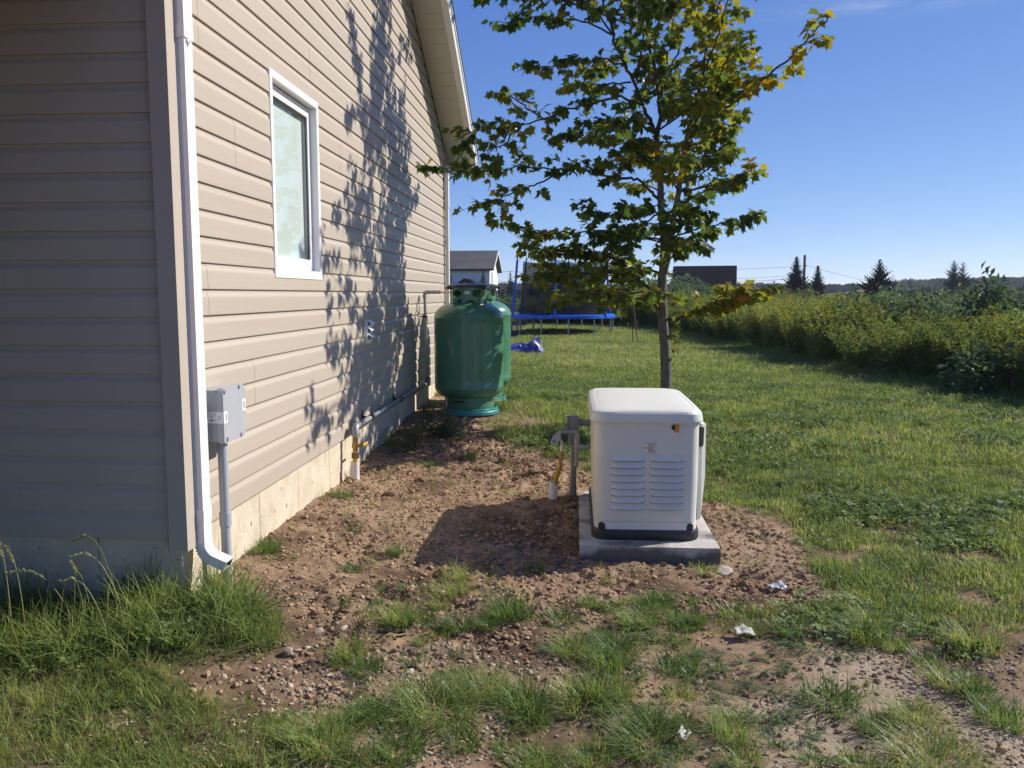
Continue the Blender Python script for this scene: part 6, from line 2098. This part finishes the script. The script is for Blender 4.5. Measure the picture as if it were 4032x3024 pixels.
# clover and its heads
X, Y = jitter_grid(-3.2, 6.8, 2.0, 14, .06, g)
D = (1 - soil_amount(X, Y)) * sstep(.50, .62, fbm(X, Y, .6, 3, 401)) * (field_sd(X, Y) < 0) + .5 * tall_w(X, Y)
put('clover', X, Y, D * .9, 'clover', .9, 1.7, 4, 'clover patches in the lawn', 'clover', lambda x, y: .4 + 0 * x, .2)
X, Y = jitter_grid(-1.6, 6.6, 5.4, 24, .12, g)
D = (1 - soil_amount(X, Y)) * sstep(.48, .66, fbm(X, Y, .9, 3, 405)) * .38 * (field_sd(X, Y) < 0)
put('clover_heads', X, Y, D * .55, 'blossom', .7, 1.3, 1, 'white clover heads dotted over the lawn', 'clover', lambda x, y: .4 + 0 * x, .3)
X, Y = jitter_grid(-.8, 4.5, 2.4, 9, .11, g)
D = (1 - soil_amount(X, Y)) * sstep(.55, .62, fbm(X, Y, .5, 3, 411)) * .6 + .012 * sstep(4.6, 4.0, Y)
put('yarrow_mass', X, Y, D, 'yarrow', .7, 1.2, 3, 'low feathery weeds mixed into the thin turf', 'weeds', lambda x, y: .4 + 0 * x, .1)

# goldenrod field
X, Y = jitter_grid(-14, 18, 5, 46, .30, g)
sd = field_sd(X, Y)
def gr_tint(x, y): return .30 + .85 * (fbm(x, y, 2.2, 3, 501) - .45) + .35 * sstep(5.5, 8.0, x) * sstep(19, 12, y)
def gr_h(x, y): return (.30 + 1.55 * fbm(x, y, 1.4, 4, 505)) * (1 - .22 * sstep(1.5, 4.5, field_sd(x, y)))
D = (sd > .12) * np.where(sd < 2.6, .96, .55) * (.35 + 1.0 * sstep(.3, .5, fbm(X, Y, 1.2, 3, 507)))
put('goldenrod', X, Y, D, 'goldenrod', .85, 1.2, 6, 'overgrown field of yellow goldenrods along the lawn', 'goldenrod', gr_tint, .10, -.02, aspect=gr_h)
X, Y = jitter_grid(-14, 45, 40, 74, .5, g)
put('goldenrod', X, Y, (X < .62 * Y + 3) * .8, 'goldenrod', 1.6, 2.2, 6, 'farther part of the weedy field', 'goldenrod', gr_tint, .1, -.3, aspect=lambda x, y: .62 + 0 * x)

# trees of the far wood, too far to tell apart
q_ = np.random.default_rng(66)
n_ = 2600
wx = q_.uniform(-170, 330, n_); wd = q_.uniform(0, 90, n_)
right = wx > 132
wy = np.where(right, 400 + wd, 330 + wd)
top = np.where(right, np.interp(wx, [132, 150, 188, 230, 330], [2.4, 3.6, 6.4, 7.0, 6.5]), np.interp(wx, [-160, -60, 20, 70, 130], [4.2, 4.0, 3.2, 3.4, 2.8]))
hh = q_.uniform(3.4, 6.0, n_)
wz = top - hh * .8 + wd * .02 + q_.normal(0, .25, n_)
scatter('distant_canopy', np.stack([wx, wy, wz], -1), np.stack([0 * wx, 0 * wx, q_.uniform(0, 6.28, n_)], -1), np.stack([hh * .9, hh * .9, hh], -1), q_.integers(0, 3, n_), q_.uniform(0, 1, n_), 'canopy', 'crowns of the far wood along the horizon', 'wood')

# shrubs standing in the field
sh = lambda m, i: (SHM, SHY, SHB)[m][i % len((SHM, SHY, SHB)[m])]
shrub(sh(2, 0), 5.95, 12.05, 1.25, .90, 'dark bramble bush with shiny leaves at the right edge of the lawn', cat='shrub')
shrub(sh(2, 1), 6.75, 11.3, 1.2, .85, 'dark bramble bush against the right picture edge, at the lawn')
shrub(sh(0, 1), 7.35, 15.0, 1.5, 1.78, 'tall leafy bush rising at the right edge above the skyline')
shrub(sh(1, 0), 5.85, 19.3, 1.55, 1.62, 'round olive bush in the middle of the goldenrods')
for (x, y, w, h_) in ((5.75, 14.6, 1.1, 1.05), (6.6, 13.2, 1.0, .95), (5.2, 17.6, 1.2, 1.1), (4.75, 21.6, 1.3, 1.15), (4.6, 25.0, 1.4, 1.1), (6.9, 16.2, 1.3, 1.2)):
    shrub(SHY[int(x * 7) % 2], x, y, w, h_, 'olive weed mound at the edge of the lawn, before the goldenrods', 'olive mounds along the field edge')
shrub(sh(0, 0), 8.2, 17.6, 1.5, 1.25, 'dark glossy bush left of the tall bush at the right edge')
shrub(sh(0, 2), 7.4, 14.0, 1.15, 1.15, 'glossy dark bush in front of the tall right bush')
rr = np.random.default_rng(9)
k = 0
while k < 95:
    y = rr.uniform(14, 46); x = rr.uniform(4.6, .56 * y + 3)
    if poly_sd(np.array([x]), np.array([y]), FIELD)[0] < 1.6: continue
    w = rr.uniform(1.2, 2.3)
    hgt = (1.5 - gz(x, y)) * (1.08 - .16 * sstep(24, 14, y)) * rr.uniform(.80, 1.24)
    shrub(sh(0 if rr.random() < .65 else 1, k), x, y, w, max(1.1, hgt), 'leafy shrub among the goldenrods in the field', 'shrubs scattered through the weedy field')
    k += 1
for (x, y, w, h_) in [(3.9, 35, 1.6, 1.5), (1.6, 36.2, 1.9, 1.3), (-.8, 36.5, 1.8, 1.2), (-3.5, 37, 2.0, 1.3), (-6.2, 38.5, 2.2, 1.5), (2.7, 40, 2.2, 2.1), (4.8, 43, 2.4, 2.2), (5.6, 38, 2.0, 1.7)]:
    shrub(sh(0, int(x * 3)), x, y, w, h_, 'leafy shrub in the weeds behind the trampoline', 'shrubs behind the trampoline')
# far bushes along the back of the field
for i in range(26):
    x = -2 + i * 2.3 + rr.uniform(-.8, .8); y = 62 + rr.uniform(-7, 9) 
    shrub(sh(0, i), x, y, rr.uniform(3, 4.5), rr.uniform(1.7, 2.4) + max(0, (x - 14) * .035), 'bush along the far back edge of the field', 'bushes at the back of the field')

# weeds at the wall
shrub(sh(1, 0), -1.50, 7.75, .34, .34, 'green weed clump against the concrete base, right of the gas valve', cat='weed', name='weed_clump')
shrub(sh(0, 1), -1.38, 8.3, .36, .36, 'leafy weed clump in front of the green tanks by the wall', cat='weed', name='weed_clump')
shrub(sh(1, 1), -1.60, 7.35, .24, .26, 'small weed clump nearest the yellow gas pipe at the wall', cat='weed', name='weed_clump')
shrub(sh(0, 2), -1.18, 8.05, .26, .20, 'low broad weed on the soil before the tanks', cat='weed', name='weed_clump')

# ---------------------------------------------------------------- grass tufts on the bare soil
TUFTS = [[-0.3, 3.91, "b"], [-0.62, 4.37, "m"], [-0.97, 4.08, "s"], [-1.73, 4.53, "b"], [-1.65, 5.87, "m"], [-1.02, 4.68, "s"], [-1.18, 4.37, "s"], [0.09, 4.18, "m"], [0.45, 4.24, "s"], [0.51, 3.96, "m"], [-0.05, 3.92, "m"], [-0.0, 3.56, "b"], [0.18, 3.55, "b"], [0.56, 3.52, "y"], [0.81, 3.52, "y"], [1.09, 3.73, "Y"], [0.95, 4.05, "m"], [0.79, 4.04, "m"], [-0.52, 3.72, "m"], [-0.2, 4.63, "s"], [-0.46, 4.46, "s"], [-0.51, 2.97, "B"], [-0.34, 3.17, "b"], [-0.19, 3.08, "b"], [0.04, 3.13, "b"], [0.27, 2.87, "B"], [0.57, 2.93, "b"], [0.7, 3.18, "Y"], [0.98, 3.2, "b"], [0.77, 2.97, "y"], [1.41, 3.73, "m"], [1.5, 3.35, "m"], [1.26, 3.09, "b"], [1.21, 2.79, "B"], [1.55, 3.06, "b"], [-0.93, 3.38, "m"], [-0.96, 3.32, "s"], [0.42, 3.2, "m"], [0.2, 3.18, "s"], [-0.38, 2.8, "m"], [-0.23, 2.78, "s"], [0.07, 2.75, "m"], [0.39, 2.72, "y"], [-0.84, 2.65, "b"], [0.21, 3.07, "y"], [0.95, 2.77, "m"], [1.75, 3.72, "b"], [1.37, 3.91, "m"], [0.81, 2.76, "s"], [-0.58, 2.66, "m"], [-0.1, 2.7, "m"], [0.58, 2.74, "m"]]
tm = [tuft(n, sp_, lo, hi, .0042, le, 400 + i, M_GRASS_O, 4) for i, (n, sp_, lo, hi, le) in enumerate(
      [(120, .040, .03, .09, .8), (200, .065, .04, .12, .85), (320, .09, .05, .13, .9), (520, .13, .06, .15, .9)])]
tm2 = [tuft(n, sp_, lo, hi, .0042, le, 420 + i, M_GRASS_O, 4) for i, (n, sp_, lo, hi, le) in enumerate(
      [(110, .045, .03, .08, .95), (190, .07, .04, .11, .75), (300, .10, .05, .14, .75), (480, .14, .05, .15, 1.0)])]
ym = [yarrow(440, 34, .11), yarrow(441, 60, .17), yarrow(442, 95, .24)]
def plant_obj(src, name, x, y, label, cat, group, sc=1.0):
    o = bpy.data.objects.new(name, src.data)
    C.objects.link(o)
    o.location = (x, y, gz(x, y) - .004)
    o.rotation_euler = (R.gauss(0, .05), R.gauss(0, .05), R.uniform(0, 6.28))
    o.scale = (sc, sc, sc * R.uniform(.85, 1.15))
    return tag(o, label, cat, group)
SPEC = {(-1.73, 4.53): 'thick grass tuft beside the concrete base, right of the downspout', (-1.65, 5.87): 'lone grass tuft at the house base near the white sleeve',
        (-0.3, 3.91): 'dense grass tuft on bare soil in front of the shadow of the generator', (1.21, 2.79): 'bright grass tuft at the bottom edge, right of centre',
        (1.5, 3.35): 'lone dark grass tuft on the pale sandy patch', (1.26, 3.09): 'bright upright grass tuft at the near edge of the sandy patch', (1.41, 3.73): 'short yellow-green tuft above the sandy patch',
        (-.51, 2.97): 'broad bright grass clump at bottom centre left', (.27, 2.87): 'dark dense grass tuft at the bottom centre', (1.09, 3.73): 'large pale feathery weed mat below the paper scrap',
        (.7, 3.18): 'large feathery weed mat mixed with grass, lower centre right', (.56, 3.52): 'pale feathery rosette left of the white scrap', (.81, 3.52): 'pale flat feathery rosette below the white scrap',
        (-.93, 3.38): 'small weed tuft in dug soil left of centre', (0.09, 4.18): 'grass tuft just below the front of the concrete slab', (-0.62, 4.37): 'grass tuft at the near edge of the shadow of the generator'}
for (x, y, s_) in TUFTS:
    lab = next((v for (a, b), v in SPEC.items() if abs(a - x) < .02 and abs(b - y) < .02), None)
    if s_ in 'yY':
        plant_obj(ym[2 if s_ == 'Y' else 1], 'feathery_weed', x, y, lab or 'feathery grey-green weed on stony soil in the foreground', 'weed', 'feathery weeds on the bare soil', .95 if s_ == 'Y' else .8)
    else:
        sz = {'s': 0, 'm': 1, 'b': 2, 'B': 3}[s_]
        plant_obj((tm if R.random() < .5 else tm2)[sz], 'grass_tuft', x, y, lab or 'small grass tuft on the bare foreground soil', 'grass tuft', 'grass tufts on the bare soil', R.uniform(.85, 1.15))
rr = np.random.default_rng(90)
n_extra = 0
while n_extra < 95:
    x, y = rr.uniform(-1.0, 2.1), rr.uniform(2.5, 4.2)
    if soil_amount(np.array([x]), np.array([y]))[0] < .3: continue
    if poly_sd(np.array([x]), np.array([y]), SAND)[0] > .05 and rr.random() < .75: continue
    if rr.random() < .25: plant_obj(ym[0], 'feathery_weed', x, y, 'feathery grey-green weed on stony soil in the foreground', 'weed', 'feathery weeds on the bare soil', rr.uniform(.5, .9))
    else: plant_obj((tm if rr.random() < .5 else tm2)[int(rr.choice([0, 0, 1, 1, 2]))], 'grass_tuft', x, y, 'small grass tuft on the bare foreground soil', 'grass tuft', 'grass tufts on the bare soil', rr.uniform(.6, 1.05))
    n_extra += 1
for x, y in ((-1.2, 7.0), (-.9, 7.25), (-.55, 7.6), (-.3, 7.9), (-.75, 8.2), (-.2, 7.4), (1.25, 5.9), (1.4, 5.3), (.35, 4.7), (.75, 4.72), (-1.35, 5.0), (-1.62, 6.9)):
    plant_obj(tm2[int(rr.choice([0, 1]))], 'grass_tuft', x, y, 'sparse grass tuft on the dug soil farther back', 'grass tuft', 'grass tufts on the bare soil', rr.uniform(.6, .9))

# seed-headed grass stalks by the shaded wall
M_STALK = leafmat('seed_stalk', [(0, (0.22, 0.26, 0.09)), (1, (0.42, 0.40, 0.22))], 'obj', .4, .1, .5, .5)
def stalk(seed, pts, spk):
    q = np.random.default_rng(seed)
    mb = MB(); P = bez(pts, 8)
    mb.tube(P, [.0022 * (1 - .5 * i / len(P)) for i in range(len(P))], 5)
    n = len(P)
    for i in range(int(n * (1 - spk)), n):
        for sg in (-1, 1):
            p = P[i]; d = (P[min(i + 1, n - 1)] - P[max(i - 1, 0)]).normalized()
            s_ = d.cross(Vector((q.normal(), q.normal(), q.normal()))).normalized()
            e = (d + s_ * .55).normalized(); w = e.cross(s_).normalized() * .0036
            mb.add([p, p + e * .009 + w, p + e * .02, p + e * .009 - w], [(0, 1, 2, 3)], 0)
    return mb
def seed_stalk(x, y, h, dx, dy, label, seed, spk=.32):
    z = gz(x, y)
    pts = [(x, y, z), (x + dx * .12, y + dy * .1, z + h * .45), (x + dx * .45, y + dy * .4, z + h * .85), (x + dx * .8, y + dy * .8, z + h * 1.0), (x + dx * 1.15, y + dy, z + h * (.97 if abs(dx) > .08 else 1.12))]
    o = stalk(seed, pts, spk).build('grass_stalk', M_STALK)
    return tag(o, label, 'grass', 'seed-headed grass stalks by the shaded wall')
seed_stalk(-1.93, 3.38, .40, -.16, .02, 'tallest bent grass stalk with a seed head before the dark foundation', 1)
seed_stalk(-1.90, 3.36, .33, -.20, .03, 'second bent grass stalk just under the tallest one', 2)
seed_stalk(-2.08, 3.30, .30, -.24, .0, 'arched grass stalk with pale seeds drooping to the left', 3, .45)
seed_stalk(-2.36, 3.30, .40, -.03, .0, 'upright grass stalk at the left picture edge', 4, .4)
seed_stalk(-2.33, 3.34, .36, -.05, .0, 'second upright grass stalk at the left picture edge', 5, .4)
seed_stalk(-2.03, 3.34, .28, -.07, .0, 'short seed stalk below the middle of the dark foundation', 6)
seed_stalk(-1.88, 3.20, .30, -.17, .02, 'slanting grass stalk crossing the middle of the tall grass', 7)
seed_stalk(-2.12, 3.36, .26, .02, .0, 'thin weed stalk in front of the joint in the dark foundation', 8)

# dry straw pieces on the soil
M_STRAW = mat('dry_straw', (0.36, 0.27, 0.14), .8, var=.2, vscale=10)
for i in range(14):
    x, y = (-.93 + R.gauss(0, .07), 3.52 + R.gauss(0, .05)) if i < 7 else (R.uniform(-.9, 1.6), R.uniform(2.7, 4.1))
    a = R.uniform(.2, 1.2) if i < 7 else R.uniform(0, 3.1); ln = R.uniform(.06, .20)
    mb = MB(); mb.tube([(x + math.cos(a) * ln * t, y + math.sin(a) * ln * t, gz(x + math.cos(a) * ln * t, y + math.sin(a) * ln * t) + .006 + .012 * math.sin(PI * t)) for t in np.linspace(0, 1, 6)], .0018, 5)
    tag(mb.build('straw', M_STRAW), 'dry straw lying on the bare soil', 'straw', 'dry straws on the soil')

# ---------------------------------------------------------------- stones and clods
M_STONE = mat('field_stone', (0.28, 0.225, 0.165), .85, col2=(0.46, 0.385, 0.29), vscale=22, bump=.4, bscale=60)
M_STONE2 = mat('pale_stone', (0.42, 0.365, 0.29), .85, col2=(0.58, 0.51, 0.41), vscale=22, bump=.4, bscale=60)
M_OCHRE = mat('ochre_stone', (0.36, 0.22, 0.11), .85, col2=(0.46, 0.33, 0.20), vscale=22, bump=.4, bscale=60)
def clod_material():
    m, nt, out = newmat('soil_clod')
    N, L = nt.nodes, nt.links
    a = N.new('ShaderNodeAttribute'); a.attribute_type = 'INSTANCER'; a.attribute_name = 'tint'
    r_ = N.new('ShaderNodeValToRGB')
    r_.color_ramp.elements[0].color = (0.15, 0.095, 0.06, 1); r_.color_ramp.elements[1].color = (0.43, 0.30, 0.19, 1)
    p = N.new('ShaderNodeBsdfPrincipled'); p.inputs['Roughness'].default_value = .95; p.inputs['Specular IOR Level'].default_value = .1
    L.new(a.outputs['Fac'], r_.inputs[0]); L.new(r_.outputs[0], p.inputs['Base Color']); L.new(p.outputs[0], out.inputs[0])
    return m
M_CLOD = clod_material()
def rock_mesh(seed, m, flat=.6, sub=2, rough=.35):
    q = np.random.default_rng(seed)
    bm = bmesh.new(); bmesh.ops.create_icosphere(bm, subdivisions=sub, radius=1)
    o_ = q.uniform(0, 50, 3)
    planes = [Vector(q.normal(0, 1, 3)).normalized() for _ in range(6)]
    for v in bm.verts:
        d = v.co.normalized()
        s_ = 1.0
        for pl in planes:
            k = d.dot(pl)
            if k > .55: s_ = min(s_, .62 / k)
        n_ = fbm(np.array([d.x * 1.3 + o_[0] + d.z]), np.array([d.y * 1.3 + o_[1] - d.z]), .8, 3, seed)[0] - .5
        v.co = d * s_ * (1 + rough * n_)
        v.co.z *= flat
        v.co.x *= q.uniform(.98, 1.02)
    bm.verts.index_update()
    V = [v.co.copy() for v in bm.verts]; F = [[v.index for v in f.verts] for f in bm.faces]
    bm.free()
    return raw('rock', V, F, m)
source_set('clod', [rock_mesh(500 + i, M_CLOD, .75, 1 if i < 3 else 2, .7) for i in range(6)])
M_GRAVEL = leafmat('gravel_mix', [(0, (0.17, 0.13, 0.095)), (.5, (0.33, 0.255, 0.18)), (.8, (0.47, 0.385, 0.29)), (1, (0.62, 0.54, 0.44))], 'inst', 0, .02, .6)
source_set('gravel', [rock_mesh(520 + i, M_GRAVEL, .55, 1, .5) for i in range(5)])
def put_rocks(name, n, area, key, lo, hi, nvar, label, cat, dens, tint, power=2.2):
    X = g.uniform(area[0], area[1], n); Y = g.uniform(area[2], area[3], n)
    keep = (g.random(n) < dens(X, Y)) & ~on_things(X, Y)
    X, Y = X[keep], Y[keep]; m = X.size
    s_ = lo + (hi - lo) * g.random(m) ** power
    Z = ground_z(X, Y) + s_ * .12
    rot = np.stack([g.normal(0, .35, m), g.normal(0, .35, m), g.uniform(0, 6.28, m)], -1)
    sc = np.stack([s_ * g.uniform(.8, 1.35, m), s_ * g.uniform(.75, 1.1, m), s_ * g.uniform(.7, 1.1, m)], -1)
    print(name, m)
    scatter(name, np.stack([X, Y, Z], -1), rot, sc, g.integers(0, nvar, m), np.clip(tint(X, Y) + g.normal(0, .2, m), 0, 1), key, label, cat)
loose_w = lambda x, y: sstep(0, .25, poly_sd(x, y, DIRT)) * (.25 + .9 * sstep(.42, .6, fbm(x, y, .55, 3, 71)))
put_rocks('soil_crumbs', 90000, (-1.8, 1.5, 2.7, 9), 'clod', .0022, .020, 6, 'loose crumbs and clods of the dug soil', 'soil', lambda x, y: .15 * soil_amount(x, y) + .85 * loose_w(x, y),
          lambda x, y: .62 + .9 * (fbm(x, y, .5, 3, 81) - .5), 4.5)
gravel_w = lambda x, y: soil_amount(x, y) * (.10 + .9 * sstep(.46, .60, fbm(x, y, .5, 3, 85))) * (.25 + .75 * sstep(4.4, 3.4, y))
put_rocks('gravel', 60000, (-1.7, 2.4, 2.3, 5.6), 'gravel', .0026, .0165, 5, 'small gravel strewn over the bare soil', 'gravel', gravel_w, lambda x, y: .5 + 0 * x, 2.6)

def stone(x, y, s_, m, seed, label, flat=.55, group=None):
    o = rock_mesh(seed, m, flat, 2, .5)
    C.objects.link(o)
    o.name = 'stone'
    o.location = (x, y, gz(x, y) + s_ * flat * .35)
    o.rotation_euler = (R.gauss(0, .2), R.gauss(0, .2), R.uniform(0, 6.28))
    o.scale = (s_ * R.uniform(1.0, 1.35), s_ * R.uniform(.8, 1.1), s_)
    return tag(o, label, 'stone', group)
stone(-.66, 2.87, .021, M_STONE2, 601, 'upright pale stone in dark soil at the lower left centre')
stone(-.62, 3.12, .018, M_STONE2, 602, 'flat white pebble on the dark soil, left of centre', .4)
stone(-.47, 3.66, .026, M_OCHRE, 603, 'ochre clod of stone left of the centre grass tufts')
stone(.51, 3.36, .024, M_STONE, 604, 'flat grey stone below the pale feathery rosette', .4)
stone(1.62, 3.45, .020, M_STONE2, 605, 'pale stone on the sandy patch at right', .5)
stone(-1.12, 3.56, .026, M_STONE, 606, 'broad stone in the stony strip beside the tall grass', .45)
stone(-1.02, 3.60, .020, M_STONE2, 607, 'pale stone right of the broad stone in the stony strip', .5)
stone(-1.13, 3.42, .017, M_STONE2, 608, 'light grey stone in front of the broad stone', .6)
stone(-1.19, 3.36, .026, M_STONE, 609, 'blocky brown stone by the edge of the tall grass', .9)
stone(-.60, 6.25, .045, M_OCHRE, 610, 'round earthy stone on the mound left of the yellow pipe', .8)
stone(-.95, 6.15, .045, M_OCHRE, 611, 'large earthy stone in the middle of the dug soil', .7)
stone(-.15, 5.45, .028, M_STONE, 612, 'pale pebble in the shadow beside the concrete slab', .6)
stone(.86, 4.76, .045, M_STONE2, 613, 'pale broken stone at the right front corner of the slab', .4)
q_ = np.random.default_rng(14)
for i in range(60):
    if i < 22: x, y = q_.normal(-1.0, .16), q_.normal(3.40, .18)
    elif i < 50: x, y = q_.uniform(-.7, 1.7), q_.uniform(2.55, 3.3)
    else: x, y = q_.uniform(-1.2, 1.2), q_.uniform(3.4, 4.6)
    stone(x, y, q_.uniform(.006, .014), (M_STONE, M_STONE, M_STONE2, M_OCHRE)[i % 4], 620 + i, 'small loose stone on the bare foreground soil', q_.uniform(.4, .8), 'loose stones on the bare soil')
for i in range(22):
    x, y = q_.uniform(-1.5, -.15), q_.uniform(6.0, 7.3)
    if i > 16: x, y = q_.uniform(-.35, -.0), q_.uniform(5.7, 6.3)
    o = rock_mesh(700 + i, mat('earth_lump', (0.15, 0.092, 0.055), .95, col2=(0.27, 0.17, 0.10), vscale=9, bump=.6, bscale=40) if i == 0 else bpy.data.materials['earth_lump'], .75, 2, .8)
    C.objects.link(o); o.name = 'soil_lump'
    s_ = q_.uniform(.022, .055)
    o.location = (x, y, gz(x, y) + s_ * .2); o.scale = (s_ * 1.25, s_, s_); o.rotation_euler = (0, 0, q_.uniform(0, 6))
    tag(o, 'brown lump of dug soil between the wall and the generator', 'soil lump', 'lumps of dug soil')

# ---------------------------------------------------------------- litter
def scrap(name, x, y, w, h, m, label, cat, bend=.02, rot=.3, seed=1):
    q = np.random.default_rng(seed); V = []
    for i in range(6):
        for j in range(5):
            u, v = i / 5 - .5, j / 4 - .5
            px_ = x + (u * math.cos(rot) - v * .8 * math.sin(rot)) * w; py_ = y + (u * math.sin(rot) + v * .8 * math.cos(rot)) * h
            V.append((px_, py_, gz(px_, py_) + .012 + bend * (fbm(np.array([u * 3 + seed]), np.array([v * 3.]), .8, 2, seed)[0])))
    mb = MB(); mb.add(V, [(i * 5 + j, (i + 1) * 5 + j, (i + 1) * 5 + j + 1, i * 5 + j + 1) for i in range(5) for j in range(4)], 0, True)
    o = mb.build(name, m)
    sm = o.modifiers.new('thickness', 'SOLIDIFY'); sm.thickness = .0015
    return tag(o, label, cat)
scrap('plastic_scrap', 1.075, 4.46, .085, .07, mat('clear_plastic_film', (.5, .5, .55), .25, spec=.6), 'crumpled clear plastic scrap on the soil right of the slab', 'litter', .03, .5, 3)
scrap('fibre_scrap', .775, 3.79, .085, .09, mat('white_fibre', (.46, .45, .40), .9, bump=.5, bscale=80), 'whitish shredded scrap among the weeds, foreground right', 'litter', .05, .2, 5)
scrap('fibre_scrap', .385, 2.86, .05, .06, bpy.data.materials['white_fibre'], 'whitish scrap by the dark grass at the bottom centre', 'litter', .04, .9, 7)
scrap('blue_scrap', 1.665, 3.76, .022, .022, mat('bright_blue_plastic', (.02, .16, .75), .4), 'tiny bright blue plastic scrap in the grass at right', 'litter', .015, .2, 9)
